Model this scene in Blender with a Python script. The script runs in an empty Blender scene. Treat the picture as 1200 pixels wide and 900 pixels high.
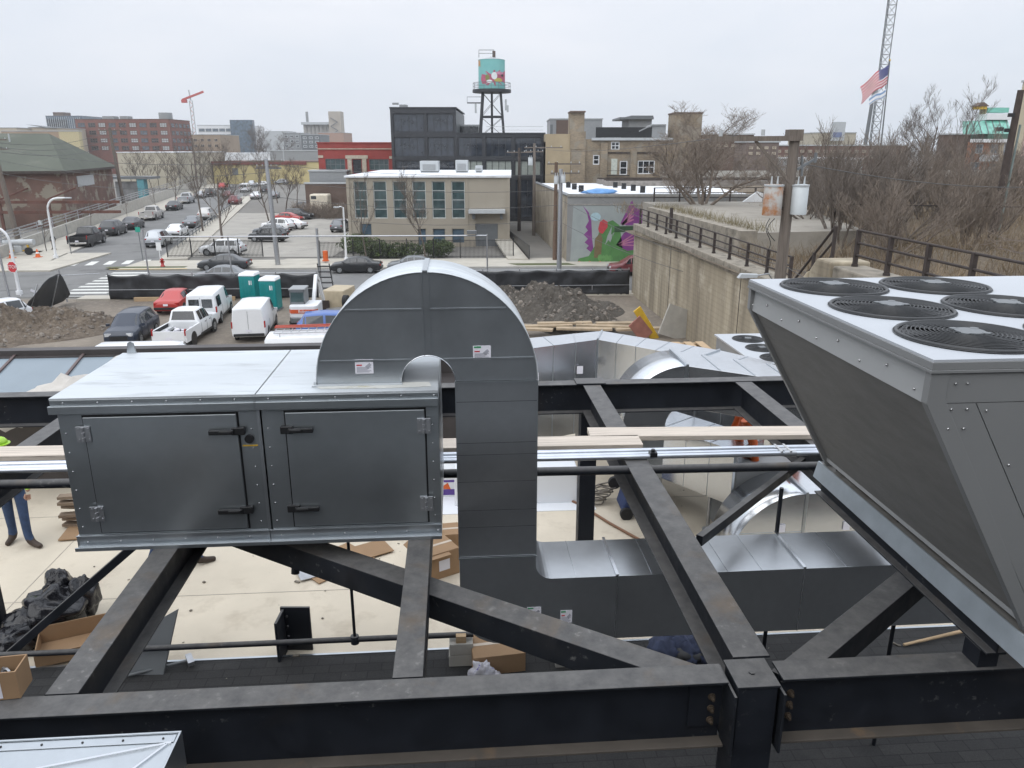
import bpy, bmesh, math, random
from mathutils import Vector, Matrix, noise
R = random.Random(7)
C = bpy.context.scene.collection
PI = math.pi
SA = math.radians(4.2)                      # heading of the roof steelwork
# ------------------------------------------------------------------ camera model (used to read positions off the ground plane)
TH = math.radians(17); CT, ST = math.cos(TH), math.sin(TH); FO = 900.0; EYE = 11.0
def ray(px, py):
    x = (px-600)/FO; v = (450-py)/FO
    return Vector((x, CT+v*ST, -ST+v*CT))
def G(px, py, z=0.0):
    d = ray(px, py); t = (z-EYE)/d.z
    return (d.x*t, d.y*t)
def Y(px, py, D):
    d = ray(px, py); t = D/d.y
    return (d.x*t, D, EYE+d.z*t)
def rz(p, a):
    c, s = math.cos(a), math.sin(a)
    return (p[0]*c-p[1]*s, p[0]*s+p[1]*c) + tuple(p[2:])
def Sg(px, py, z):
    return rz(G(px, py, z), -SA)
# ------------------------------------------------------------------ materials
MATS = {}
def nt(name):
    m = bpy.data.materials.new(name); m.use_nodes = True
    t = m.node_tree; b = t.nodes['Principled BSDF']
    return m, t, b
def ramp(t, fac, a, b, ca, cb):
    n = t.nodes.new('ShaderNodeValToRGB'); t.links.new(fac, n.inputs[0])
    n.color_ramp.elements[0].position = a; n.color_ramp.elements[1].position = b
    n.color_ramp.elements[0].color = (*ca, 1) if len(ca) == 3 else ca
    n.color_ramp.elements[1].color = (*cb, 1) if len(cb) == 3 else cb
    return n.outputs[0]
def noi(t, vec, scale, detail=4, rough=.55, dist=0):
    n = t.nodes.new('ShaderNodeTexNoise'); n.inputs['Scale'].default_value = scale
    n.inputs['Detail'].default_value = detail; n.inputs['Roughness'].default_value = rough
    n.inputs['Distortion'].default_value = dist
    t.links.new(vec, n.inputs['Vector']); return n.outputs['Fac']
def mixc(t, fac, a, b, mode='MIX'):
    n = t.nodes.new('ShaderNodeMix'); n.data_type = 'RGBA'; n.blend_type = mode
    for s, v in ((n.inputs[0], fac), (n.inputs[6], a), (n.inputs[7], b)):
        if isinstance(v, bpy.types.NodeSocket): t.links.new(v, s)
        elif isinstance(v, (int, float)): s.default_value = v
        else: s.default_value = (*v, 1) if len(v) == 3 else v
    return n.outputs[2]
def mapv(t, scale=(1, 1, 1), rot=(0, 0, 0), loc=(0, 0, 0)):
    c = t.nodes.new('ShaderNodeTexCoord'); m = t.nodes.new('ShaderNodeMapping')
    m.inputs['Scale'].default_value = scale; m.inputs['Rotation'].default_value = rot; m.inputs['Location'].default_value = loc
    t.links.new(c.outputs['Object'], m.inputs['Vector']); return m.outputs[0]
def bumpn(t, b, h, strength, dist=.01):
    n = t.nodes.new('ShaderNodeBump'); n.inputs['Strength'].default_value = strength; n.inputs['Distance'].default_value = dist
    t.links.new(h, n.inputs['Height']); t.links.new(n.outputs[0], b.inputs['Normal'])
def sc(c, k): return tuple(min(1, x*k) for x in c)
def M(name, col, rough=.6, metal=0.0, var=.15, scale=3.0, bump=0.0, bs=None, spec=.5, dirt=None, stretch=(1, 1, 1), rvar=0.0, coat=0.0):
    if name in MATS: return MATS[name]
    m, t, b = nt(name)
    v = mapv(t, stretch)
    n = noi(t, v, scale)
    c = ramp(t, n, .3, .7, sc(col, 1-var), sc(col, 1+var))
    if dirt:
        dc, lo, hi, ds = dirt
        n2 = noi(t, v, ds, 6, .65)
        c = mixc(t, ramp(t, n2, lo, hi, (0, 0, 0), (1, 1, 1)), c, dc)
    t.links.new(c, b.inputs['Base Color'])
    b.inputs['Roughness'].default_value = rough; b.inputs['Metallic'].default_value = metal
    b.inputs['Specular IOR Level'].default_value = spec; b.inputs['Coat Weight'].default_value = coat
    if rvar:
        n3 = noi(t, v, scale*1.7, 5)
        t.links.new(ramp(t, n3, .3, .7, (rough-rvar,)*3, (rough+rvar,)*3), b.inputs['Roughness'])
    if bump:
        bumpn(t, b, noi(t, v, bs or scale*6, 5), bump, .02)
    MATS[name] = m; return m
def brick(name, c1, c2, mortar, scale=1.0, bw=.22, bh=.07, rough=.85, var=.3, wallx=True, patch=None):
    m, t, b = nt(name)
    tc = t.nodes.new('ShaderNodeTexCoord'); sx = t.nodes.new('ShaderNodeSeparateXYZ'); t.links.new(tc.outputs['Object'], sx.inputs[0])
    ad = t.nodes.new('ShaderNodeMath'); ad.operation = 'ADD'; t.links.new(sx.outputs[0], ad.inputs[0]); t.links.new(sx.outputs[1], ad.inputs[1])
    cb = t.nodes.new('ShaderNodeCombineXYZ'); t.links.new(ad.outputs[0], cb.inputs[0]); t.links.new(sx.outputs[2], cb.inputs[1])
    n = t.nodes.new('ShaderNodeTexBrick'); t.links.new(cb.outputs[0], n.inputs['Vector'])
    n.inputs['Scale'].default_value = scale; n.inputs['Brick Width'].default_value = bw; n.inputs['Row Height'].default_value = bh
    n.inputs['Mortar Size'].default_value = .012; n.inputs['Color1'].default_value = (*c1, 1); n.inputs['Color2'].default_value = (*c2, 1)
    n.inputs['Mortar'].default_value = (*mortar, 1)
    big = noi(t, tc.outputs['Object'], .35, 5, .6)
    c = mixc(t, 1.0, n.outputs[0], ramp(t, big, .3, .7, (1-var,)*3, (1.0, 1.0, 1.0)), 'MULTIPLY')
    if patch:
        n2 = noi(t, tc.outputs['Object'], patch[1], 2, .4)
        c = mixc(t, ramp(t, n2, patch[2], patch[2]+.05, (0, 0, 0), (.4, .4, .4)), c, patch[0])
    t.links.new(c, b.inputs['Base Color']); b.inputs['Roughness'].default_value = rough
    MATS[name] = m; return m
def galv(name, col=(.62, .64, .665), rough=.22, metal=.95, spang=60, rv=.04):
    m, t, b = nt(name)
    v = mapv(t)
    vo = noi(t, v, spang*.25, 2)
    n = noi(t, v, 2.2, 6, .6)
    c1 = ramp(t, vo, .3, .7, sc(col, .95), sc(col, 1.05))
    c = mixc(t, .5, c1, ramp(t, n, .3, .72, sc(col, .90), sc(col, 1.08)))
    t.links.new(c, b.inputs['Base Color'])
    b.inputs['Metallic'].default_value = metal
    t.links.new(ramp(t, n, .3, .7, (rough-rv,)*3, (rough+rv,)*3), b.inputs['Roughness'])
    bumpn(t, b, noi(t, v, 1.1, 1), .07, .05)
    MATS[name] = m; return m
def steel(name, col=(.011, .013, .018), rust=.62):
    m, t, b = nt(name)
    v = mapv(t)
    n = noi(t, v, 5, 8, .65); c = ramp(t, n, .25, .75, sc(col, .7), sc(col, 1.5))
    sepg = t.nodes.new('ShaderNodeNewGeometry'); sx = t.nodes.new('ShaderNodeSeparateXYZ'); t.links.new(sepg.outputs['Normal'], sx.inputs[0])
    up_grey_noise = noi(t, v, 9, 6, .7)
    up_grey = t.nodes.new('ShaderNodeMath'); up_grey.operation = 'MULTIPLY'; up_grey.use_clamp = True
    t.links.new(sx.outputs[2], up_grey.inputs[0]); t.links.new(ramp(t, up_grey_noise, .25, .8, (.26,)*3, (.72,)*3), up_grey.inputs[1])
    c = mixc(t, up_grey.outputs[0], c, (.200, .192, .182))           # upward faces greyed: sky sheen painted in, with dusty mottling
    r = noi(t, v, 1.6, 7, .6, .4)
    up = t.nodes.new('ShaderNodeMath'); up.operation = 'MULTIPLY_ADD'; up.use_clamp = True; up.inputs[1].default_value = .75; up.inputs[2].default_value = .12
    t.links.new(sx.outputs[2], up.inputs[0])
    rm = t.nodes.new('ShaderNodeMath'); rm.operation = 'MULTIPLY'; t.links.new(ramp(t, r, rust, rust+.16, (0, 0, 0), (.8, .8, .8)), rm.inputs[0]); t.links.new(up.outputs[0], rm.inputs[1])
    c = mixc(t, rm.outputs[0], c, (.130, .098, .068))             # rust film, mostly where water lies
    ch = noi(t, v, 18, 4, .6); big = noi(t, v, 1.3, 3)
    sm_ = t.nodes.new('ShaderNodeMath'); sm_.operation = 'MULTIPLY'; t.links.new(ramp(t, ch, .60, .72, (0, 0, 0), (.4, .4, .4)), sm_.inputs[0]); t.links.new(ramp(t, big, .54, .66, (0, 0, 0), (1, 1, 1)), sm_.inputs[1])
    c = mixc(t, sm_.outputs[0], c, (.27, .265, .25))                 # chalky scuffs and scraped primer
    t.links.new(c, b.inputs['Base Color']); b.inputs['Specular IOR Level'].default_value = .3
    t.links.new(ramp(t, n, .3, .7, (.42,)*3, (.68,)*3), b.inputs['Roughness'])
    bumpn(t, b, n, .12, .004)
    MATS[name] = m; return m
def glassm(name, col, rough=.08, metal=.0, spec=.9):
    return M(name, col, rough, metal, .5, .9, spec=spec)  # pane colour is mottled to stand in for patchy reflections
# ------------------------------------------------------------------ mesh building
class MB:
    def __init__(s): s.v = []; s.f = []; s.m = []; s.sm = []
    def add(s, vs, fs, mi=0, smooth=False):
        o = len(s.v); s.v += [tuple(x) for x in vs]
        for f in fs: s.f.append([i+o for i in f]); s.m.append(mi); s.sm.append(smooth)
        return s
    def box(s, x0, x1, y0, y1, z0, z1, mi=0):
        v = [(x, y, z) for z in (z0, z1) for y in (y0, y1) for x in (x0, x1)]
        return s.add(v, [(0, 2, 3, 1), (4, 5, 7, 6), (0, 1, 5, 4), (2, 6, 7, 3), (0, 4, 6, 2), (1, 3, 7, 5)], mi)
    def obox(s, c, size, a=0, mi=0, tilt=0):
        hx, hy, hz = size[0]/2, size[1]/2, size[2]/2
        mt = Matrix.Rotation(a, 3, 'Z') @ Matrix.Rotation(tilt, 3, 'Y')
        v = [tuple(mt @ Vector((x, y, z)) + Vector(c)) for z in (-hz, hz) for y in (-hy, hy) for x in (-hx, hx)]
        return s.add(v, [(0, 2, 3, 1), (4, 5, 7, 6), (0, 1, 5, 4), (2, 6, 7, 3), (0, 4, 6, 2), (1, 3, 7, 5)], mi)
    def frame(s, p0, p1, up=(0, 0, 1)):
        d = (Vector(p1)-Vector(p0)).normalized(); u = Vector(up)
        if abs(d.dot(u)) > .98: u = Vector((0, 1, 0))
        r = d.cross(u).normalized(); u = r.cross(d).normalized()
        return d, r, u
    def sweep(s, prof, p0, p1, up=(0, 0, 1), mi=0, smooth=False):
        d, r, u = s.frame(p0, p1, up); n = len(prof)
        v = [Vector(p)+r*a+u*b for p in (p0, p1) for a, b in prof]
        fs = [(i, (i+1) % n, n+(i+1) % n, n+i) for i in range(n)]
        s.add(v, fs, mi, smooth)
        return s.add(v, [list(range(n))[::-1], list(range(n, 2*n))], mi)
    def bar(s, p0, p1, w, h, up=(0, 0, 1), mi=0):
        return s.sweep([(-w/2, -h/2), (w/2, -h/2), (w/2, h/2), (-w/2, h/2)], p0, p1, up, mi)
    def ibeam(s, p0, p1, h, w, tf=.014, tw=.01, mi=0):        # p0,p1 at the centre of the top face
        a, b, c = w/2, tw/2, h
        return s.sweep([(-a, 0), (-a, -tf), (-b, -tf), (-b, -c+tf), (-a, -c+tf), (-a, -c), (a, -c), (a, -c+tf), (b, -c+tf), (b, -tf), (a, -tf), (a, 0)], p0, p1, (0, 0, 1), mi)
    def tube(s, pts, r, n=8, mi=0, caps=True):
        pts = [Vector(p) for p in pts]; rs = r if isinstance(r, (list, tuple)) else [r]*len(pts)
        rings = []
        for i, p in enumerate(pts):
            a = pts[max(0, i-1)]; b = pts[min(len(pts)-1, i+1)]
            d, rr, u = s.frame(a, b)
            rings.append([p+(rr*math.cos(2*PI*k/n)+u*math.sin(2*PI*k/n))*rs[i] for k in range(n)])
        v = [q for g in rings for q in g]
        fs = [(i*n+k, i*n+(k+1) % n, (i+1)*n+(k+1) % n, (i+1)*n+k) for i in range(len(pts)-1) for k in range(n)]
        s.add(v, fs, mi, n > 4)
        if caps: s.add(rings[0], [list(range(n))[::-1]], mi); s.add(rings[-1], [list(range(n))], mi)
        return s
    def cyl(s, c, r, h, n=20, mi=0, axis='z', r2=None):
        c = Vector(c); ax = {'z': Vector((0, 0, 1)), 'y': Vector((0, 1, 0)), 'x': Vector((1, 0, 0))}[axis]
        return s.tube([c, c+ax*h], [r, r if r2 is None else r2], n, mi)
    def poly(s, pts, ext=None, mi=0):
        n = len(pts)
        if ext is None: return s.add(pts, [list(range(n))], mi)
        e = Vector(ext); v = [Vector(p) for p in pts] + [Vector(p)+e for p in pts]
        return s.add(v, [list(range(n))[::-1], list(range(n, 2*n))] + [(i, (i+1) % n, n+(i+1) % n, n+i) for i in range(n)], mi)
    def blob(s, c, rad, n=10, m=7, amp=.15, fr=1.5, seed=0, mi=0, smooth=True, flat=False):
        vs = []; rad = rad if isinstance(rad, (tuple, list)) else (rad,)*3
        for j in range(m+1):
            t = PI*j/m
            for i in range(n):
                p = 2*PI*i/n
                d = Vector((math.sin(t)*math.cos(p), math.sin(t)*math.sin(p), math.cos(t)))
                k = 1+amp*noise.noise(d*fr+Vector((seed*7.3, seed*3.1, seed)))*2
                z = d.z*rad[2]*k
                if flat and z < 0: z *= .1
                vs.append((c[0]+d.x*rad[0]*k, c[1]+d.y*rad[1]*k, c[2]+z))
        fs = [(j*n+i, j*n+(i+1) % n, (j+1)*n+(i+1) % n, (j+1)*n+i) for j in range(m) for i in range(n)]
        return s.add(vs, fs, mi, smooth)
    def disc(s, c, r, n=24, mi=0, axis='z', r0=0):
        f = {'z': lambda a, q: (c[0]+q*math.cos(a), c[1]+q*math.sin(a), c[2]), 'y': lambda a, q: (c[0]+q*math.cos(a), c[1], c[2]+q*math.sin(a)), 'x': lambda a, q: (c[0], c[1]+q*math.cos(a), c[2]+q*math.sin(a))}[axis]
        o = [f(2*PI*k/n, r) for k in range(n)]
        if not r0: return s.add(o, [list(range(n))], mi)
        return s.add(o+[f(2*PI*k/n, r0) for k in range(n)], [(k, (k+1) % n, n+(k+1) % n, n+k) for k in range(n)], mi)
ORG = {}
def link(o, parent=None):
    C.objects.link(o)
    if parent: o.parent = parent; ORG[o.name] = ORG.get(parent.name, Vector((0, 0, 0)))
    return o
def tag(o, label=None, cat=None, group=None, kind=None):
    if label: o['label'] = label
    if cat: o['category'] = cat
    if group: o['group'] = group
    if kind: o['kind'] = kind
    return o
def thing(name, label, cat, o=(0, 0, 0), ang=0.0, group=None):
    e = bpy.data.objects.new(name, None); C.objects.link(e); e.empty_display_size = .2
    e.location = rz(o, ang); e.rotation_euler = (0, 0, ang); ORG[e.name] = Vector(o)
    return tag(e, label, cat, group)
def mesh(name, mb, mats, off=Vector((0, 0, 0)), recalc=True):
    me = bpy.data.meshes.new(name)
    me.from_pydata([tuple(Vector(v)-off) for v in mb.v], [], mb.f)
    for m in (mats if isinstance(mats, (list, tuple)) else [mats]): me.materials.append(m)
    me.polygons.foreach_set('material_index', mb.m); me.polygons.foreach_set('use_smooth', mb.sm)
    if recalc:
        bm = bmesh.new(); bm.from_mesh(me); bmesh.ops.recalc_face_normals(bm, faces=bm.faces); bm.to_mesh(me); bm.free()
    me.update(); return me
def obj(name, mb, mats, parent=None, label=None, cat=None, group=None, kind=None, ang=0.0, o=None, bevel=0, recalc=True):
    if parent is None:
        if o is None:
            xs = [v[0] for v in mb.v]; ys = [v[1] for v in mb.v]; zs = [v[2] for v in mb.v]
            o = ((min(xs)+max(xs))/2, (min(ys)+max(ys))/2, min(zs))
        ob = bpy.data.objects.new(name, mesh(name, mb, mats, Vector(o), recalc)); link(ob)
        ob.location = rz(o, ang); ob.rotation_euler = (0, 0, ang); ORG[ob.name] = Vector(o)
    else:
        ob = bpy.data.objects.new(name, mesh(name, mb, mats, ORG[parent.name], recalc)); link(ob, parent)
    if bevel:
        bv = ob.modifiers.new('Bevel', 'BEVEL'); bv.width = bevel; bv.segments = 2; bv.limit_method = 'ANGLE'; bv.angle_limit = .7
    return tag(ob, label, cat, group, kind)
def shared(name, me, parent, loc, rot=(0, 0, 0), scale=None):
    o = bpy.data.objects.new(name, me); link(o, parent)
    o.location = Vector(loc); o.rotation_euler = rot
    if scale: o.scale = scale
    return o
def copy_tree(o, parent=None):
    c = o.copy(); C.objects.link(c)
    if parent: c.parent = parent
    for ch in o.children: copy_tree(ch, c)
    return c
def dup(root, loc, rot=0.0, label=None, group=None, scale=None):
    c = copy_tree(root); c.location = loc; c.rotation_euler = (0, 0, rot)
    if label: c['label'] = label
    if group: c['group'] = group
    if scale: c.scale = (scale,)*3 if isinstance(scale, (int, float)) else scale
    return c
def text(body, size, mat, parent, loc, rot, name='lettering', ext=.004):
    cu = bpy.data.curves.new(name, 'FONT'); cu.body = body; cu.size = size; cu.align_x = 'CENTER'; cu.align_y = 'CENTER'; cu.extrude = ext
    to = bpy.data.objects.new(name, cu); C.objects.link(to)
    bpy.context.view_layer.update()
    me = bpy.data.meshes.new_from_object(to.evaluated_get(bpy.context.evaluated_depsgraph_get()))
    C.objects.unlink(to); bpy.data.objects.remove(to)
    me.materials.clear(); me.materials.append(mat)
    o = bpy.data.objects.new(name, me); link(o, parent)
    o.location = Vector(loc); o.rotation_euler = rot
    return o
# ------------------------------------------------------------------ palette
m_galv = galv('galvanized_sheet')
m_galv2 = galv('galvanized_dull', (.50, .53, .555), .335)
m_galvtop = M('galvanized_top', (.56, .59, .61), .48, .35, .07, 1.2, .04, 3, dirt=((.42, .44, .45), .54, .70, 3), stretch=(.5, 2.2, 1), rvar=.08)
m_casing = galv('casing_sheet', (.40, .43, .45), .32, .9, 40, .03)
m_flange = M('rust_filmed_flange', (.080, .068, .056), .75, .0, .25, 2.5, .1, 30, dirt=((.16, .105, .06), .56, .68, 1.8))
m_steel = steel('black_steel'); m_steel2 = steel('black_steel_rusty', (.012, .014, .018), .565)
m_blk = M('black_plastic', (.012, .012, .013), .4); m_rub = M('rubber', (.018, .018, .019), .8)
m_chrome = M('bright_metal', (.6, .6, .6), .25, .9); m_alu = M('aluminium', (.45, .46, .48), .35, .85, .1, 9)
m_conduit = M('steel_conduit', (.56, .59, .64), .3, .8, .08, 6)
m_wood = M('weathered_plank', (.57, .50, .425), .85, 0, .18, 4, .3, 30, stretch=(.25, 8, 8), dirt=((.24, .20, .17), .58, .72, 7))
m_wood2 = M('raw_lumber', (.42, .30, .18), .85, 0, .2, 4, .3, 30, stretch=(.3, 7, 7))
m_card = M('cardboard', (.30, .19, .105), .85, 0, .1, 2)
m_paper = M('paper_label', (.70, .69, .74), .7, 0, .04)
m_white = M('white_paint', (.72, .73, .74), .45, 0, .05, 1.2)
m_membrane = M('white_membrane', (.74, .76, .79), .6, 0, .06, .6)
m_grey = M('grey_paint', (.27, .28, .285), .5, 0, .06, 2); m_greyl = M('light_grey_paint', (.43, .45, .46), .5, 0, .05, 2)
m_greyd = M('dark_grey_paint', (.135, .145, .152), .45, 0, .07, 2)
m_conc = M('concrete', (.40, .385, .35), .9, 0, .14, 1.5, .2, 20)
m_walk = M('sidewalk_concrete', (.44, .41, .35), .9, 0, .10, .6, .1, 12, dirt=((.33, .30, .26), .55, .75, .5))
m_asph = M('asphalt', (.165, .163, .158), .9, 0, .13, .35, .1, 40, dirt=((.11, .108, .105), .56, .66, .22))
m_paintw = M('road_paint', (.62, .62, .58), .8, 0, .12, 3, dirt=((.25, .24, .23), .6, .7, 3))
m_glass = glassm('dark_glass', (.02, .024, .028)); m_glassb = glassm('blue_glass', (.07, .105, .14), .1)
m_glassg = glassm('green_tint_glass', (.045, .075, .078), .06)
m_tyre = M('tyre', (.016, .016, .016), .85); m_rim = M('wheel_rim', (.34, .35, .36), .35, .6, .05)
m_red = M('red_lamp', (.35, .012, .012), .25); m_lamp = M('headlamp', (.62, .64, .66), .15, .2)
m_black = M('black_paint', (.014, .015, .016), .35, 0, .1)
m_iron = M('rusty_iron', (.055, .042, .035), .8, 0, .3, 4)
m_rust = M('rusty_tank', (.36, .35, .33), .7, 0, .1, 3, dirt=((.32, .13, .04), .42, .55, 1.4))
m_pole = M('weathered_pole', (.155, .13, .11), .95, 0, .25, 4, .4, 20, stretch=(6, 6, .4))
m_bark = M('bark', (.12, .098, .082), .95, 0, .25, 5); m_bark2 = M('brown_bark', (.20, .163, .132), .95, 0, .25, 5)
m_bark3 = M('dark_bark', (.155, .130, .110), .95, 0, .25, 5)
m_orange = M('safety_orange', (.62, .115, .02), .5); m_yel = M('yellow_paint', (.6, .38, .03), .5, 0, .12)
m_teal = M('teal_plastic', (.0, .21, .21), .4, 0, .08); m_green = M('green_paint', (.06, .20, .045), .7, 0, .2, 2)
m_jean = M('denim', (.035, .062, .13), .9, 0, .25, 9); m_boot = M('boot_leather', (.05, .034, .025), .7)
m_lime = M('lime_fabric', (.30, .62, .05), .8); m_skin = M('skin', (.42, .24, .17), .6); m_dark = M('dark_cloth', (.02, .021, .026), .9)
m_brickred = brick('red_brick', (.26, .075, .055), (.20, .06, .045), (.22, .15, .12), var=.25)
m_brickcream = brick('common_brick', (.38, .295, .19), (.27, .205, .135), (.30, .27, .23), bw=.3, bh=.1, var=.45, patch=((.27, .26, .225), .6, .56))
m_brickbrown = brick('brown_brick', (.16, .095, .07), (.12, .075, .055), (.16, .13, .11), var=.3)
m_brickdark = brick('dark_brick', (.035, .032, .03), (.028, .026, .025), (.04, .038, .036), var=.3)
# ================================================================== ROOF OF THE NEAR BUILDING (z = 5)
RF = 5.0
def shingles():
    m, t, b = nt('roof_shingles'); v = mapv(t)
    n = t.nodes.new('ShaderNodeTexBrick'); t.links.new(v, n.inputs['Vector'])
    n.inputs['Scale'].default_value = 1; n.inputs['Brick Width'].default_value = .31; n.inputs['Row Height'].default_value = .145; n.inputs['Mortar Size'].default_value = .006
    n.inputs['Color1'].default_value = (.026, .026, .0265, 1); n.inputs['Color2'].default_value = (.037, .0365, .036, 1); n.inputs['Mortar'].default_value = (.015, .015, .015, 1)
    g = noi(t, v, 90, 3); c = mixc(t, 1, n.outputs[0], ramp(t, g, .3, .7, (.65,)*3, (1.15,)*3), 'MULTIPLY')
    d = noi(t, v, 1.1, 6, .7); c = mixc(t, ramp(t, d, .5, .75, (0, 0, 0), (.22, .22, .22)), c, (.10, .095, .09))
    t.links.new(c, b.inputs['Base Color']); b.inputs['Roughness'].default_value = .95
    bumpn(t, b, n.outputs[1], -.5, .01); return m
m_shing = shingles()
m_roofconc = M('pale_roof_deck', (.61, .54, .43), .9, 0, .09, .9, .15, 14, dirt=((.40, .335, .25), .54, .80, 1.3))
cr = MB().box(-15, 12.4, 8.23, 20, 4.7, RF)
for k, v in enumerate((9.75, 12.4, 15.6)): cr.box(-15, 12.4, v, v+.012, RF, RF+.0035, 1)
for k, u in enumerate((-10.4, -6.2, 3.0, 7.3)): cr.box(u, u+.012, 8.25, 20, RF+.0005, RF+.0036, 1)
obj('roof_deck', cr, [m_roofconc, M('deck_joint', (.36, .32, .27), .95)], kind='structure', ang=SA)
obj('shingle_roof', MB().box(-15, 12.4, -9, 8.2, 4.7, RF+.05), m_shing, kind='structure', ang=SA)
obj('roof_edge_flashing', MB().box(-15, 12.4, 8.2, 8.232, 4.7, RF+.06), m_galv2, kind='structure', ang=SA)
own = thing('host_building', 'building whose pale roof deck and black shingle roof carry the steel frame and ductwork', 'building', (0, 0, 0), SA)
wl = MB().box(-15, 12.4, -9, 20, 0, 4.7); obj('wall', wl, m_brickdark, own)
par = MB().box(-15, 12.4, 19.7, 20, 4.7, 5.35).box(-15, -14.7, -9, 19.7, 4.7, 5.35).box(12.1, 12.4, -9, 19.7, 4.7, 5.35)
obj('parapet', par, m_greyd, own)
ph = thing('unseen_backdrop_building', 'unseen dark brick storey added behind the viewpoint to darken reflections', 'building', (0, -6, RF), SA)  # unseen block added for dark reflections and to cut the sky behind
obj('wall', MB().box(-13, 11, -8.5, -3.4, RF, 12.6), m_brickdark, ph)
obj('roof', MB().box(-13.15, 11.15, -8.65, -3.25, 12.6, 12.75), m_greyd, ph)
obj('reflection_panel', MB().box(-2.2, 3.2, -3.398, -3.34, RF+.05, 6.75), m_greyl, ph); obj('reflection_strip', MB().box(-12, 10, -3.398, -3.3, 8.3, 8.5), m_greyl, ph)  # unseen pale panel and strip, added to brighten the duct reflections
ins = thing('reflector_stack', 'unseen white insulation boards stacked behind the viewpoint', 'reflector', (-5.6, -2.4, RF+.05), SA)  # unseen pale stack, added to put a soft highlight on the door
for k in range(5): obj('reflector_board', MB().box(-6.9+.05*(k % 2), -4.7+.05*(k % 2), -3.1, -1.9, RF+.06+.33*k, RF+.37+.33*k), m_membrane, ins, bevel=.02)
# ================================================================== STEEL FRAME, top of steel z = 8.1
ZT = 8.1; GS = 'black steel beams of the roof frame'
def beam(p0, p1, h, w, label, group=GS, box=False, z=ZT, mat=None, name='steel_beam', tf=.014):
    b = MB()
    if box: b.bar((p0[0], p0[1], z-h/2), (p1[0], p1[1], z-h/2), w, h)
    else: b.ibeam((p0[0], p0[1], z), (p1[0], p1[1], z), h, w, tf)
    return obj(name, b, mat or m_steel, None, label, 'beam', group, ang=SA, bevel=.004)
def bolts(parent, u, v, zs, side=-1):
    for z in zs:
        b = MB().cyl((u, v-.008, z), .022, .008, 14, 0, 'y').cyl((u, v-.022, z), .017, .014, 6, 0, 'y').cyl((u, v-.040, z), .009, .018, 8, 0, 'y')
        obj('bolt', b, MATS['bolt_rust'], parent)
M('bolt_rust', (.075, .055, .038), .8, .3, .3, 30)
b1 = thing('steel_beam', 'long black front beam with greyish top flange, left of the front column', 'beam', (-3, 3.665, 7.65), SA, GS)
def girder(a, b, t):
    obj('top_flange', MB().box(a, b, 3.58, 3.75, ZT-.016, ZT), m_steel2, t, bevel=.003); obj('web', MB().box(a+.01, b-.01, 3.659, 3.671, ZT-.434, ZT-.016), m_steel, t); obj('bottom_flange', MB().box(a, b, 3.58, 3.75, ZT-.45, ZT-.434), m_flange, t, bevel=.003)
girder(-8, 1.50, b1)
obj('end_plate', MB().box(1.30, 1.49, 3.645, 3.659, 7.75, 8.03), m_steel, b1); bolts(b1, 1.43, 3.642, (7.80, 7.88, 7.96))
b2 = thing('steel_beam', 'black front beam with scuffed white marks, right of the front column', 'beam', (5, 3.665, 7.65), SA, GS)
girder(1.82, 8, b2)
obj('end_plate', MB().box(1.84, 2.05, 3.645, 3.659, 7.75, 8.03), m_steel, b2); bolts(b2, 1.90, 3.642, (7.80, 7.88, 7.96))
c1 = thing('steel_column', 'black square front column with capped top between the two front beams', 'column', (1.66, 3.66, RF), SA, 'black steel columns')
obj('shaft', MB().box(1.545, 1.775, 3.54, 3.77, RF+.06, 8.085), m_steel, c1, bevel=.006)
obj('cap_plate', MB().box(1.535, 1.785, 3.53, 3.78, 8.086, 8.102).cyl((1.66, 3.65, 8.102), .02, .008, 6), m_steel2, c1, bevel=.003)
for u in (1.51, 1.795): obj('side_plate', MB().box(u, u+.014, 3.50, 3.79, 7.66, 8.06), m_steel2, c1)
beam((-2.24, 3.76), (-2.24, 9.38), .33, .18, 'black rust-spotted beam running back under the left end of the equipment cabinet', mat=m_steel2)
beam((-.325, 3.76), (-.325, 9.38), .26, .175, 'black tube beam running back under the right end of the equipment cabinet', box=True, mat=m_steel2)
beam((1.715, 3.80), (1.715, 9.33), .36, .225, 'wide black beam running straight back from the front column under the planks', mat=m_steel2)
beam((3.71, 3.76), (3.71, 9.33), .36, .22, 'black beam with pale flange running back under the fan unit')
beam((-4.42, 3.76), (-4.42, 9.33), .33, .2, 'black beam crossing below the pipes at the left edge')
beam((3.05, 3.55), (3.05, 5.75), .15, .12, 'short black beam directly under the galvanized rail of the fan unit', z=8.372, mat=m_steel2)
beam((4.0, 3.5), (4.0, 5.75), .15, .12, 'short black beam hidden under the right side of the fan unit', z=8.372)
beam((-9, 9.47), (9, 9.47), .40, .2, 'long black back beam crossing the view behind the big duct', tf=.018)
obj('bolt_plate', MB().box(1.52, 1.90, 9.35, 9.60, 8.102, 8.118), m_steel, None, 'dark cap plate on the back beam where the wide beam meets it', 'plate', ang=SA)
cb = thing('steel_column', 'black back column standing on the pale roof deck behind the big duct', 'column', (1.72, 9.5, RF), SA, 'black steel columns')
obj('shaft', MB().box(1.60, 1.82, 9.40, 9.60, RF+.03, 7.69), m_steel, cb, bevel=.006); obj('base_plate', MB().box(1.50, 1.92, 9.3, 9.7, RF, RF+.03), m_steel, cb)
obj('packer_block', MB().box(2.99, 3.11, 3.6, 3.74, 8.103, 8.22), m_steel, None, 'black packer block carrying the fan unit beam on the front beam', 'block', ang=SA)
cl = thing('steel_column', 'black column with base plate at the left edge of the frame', 'column', (-5.95, 8.9, RF), SA, 'black steel columns')
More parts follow.
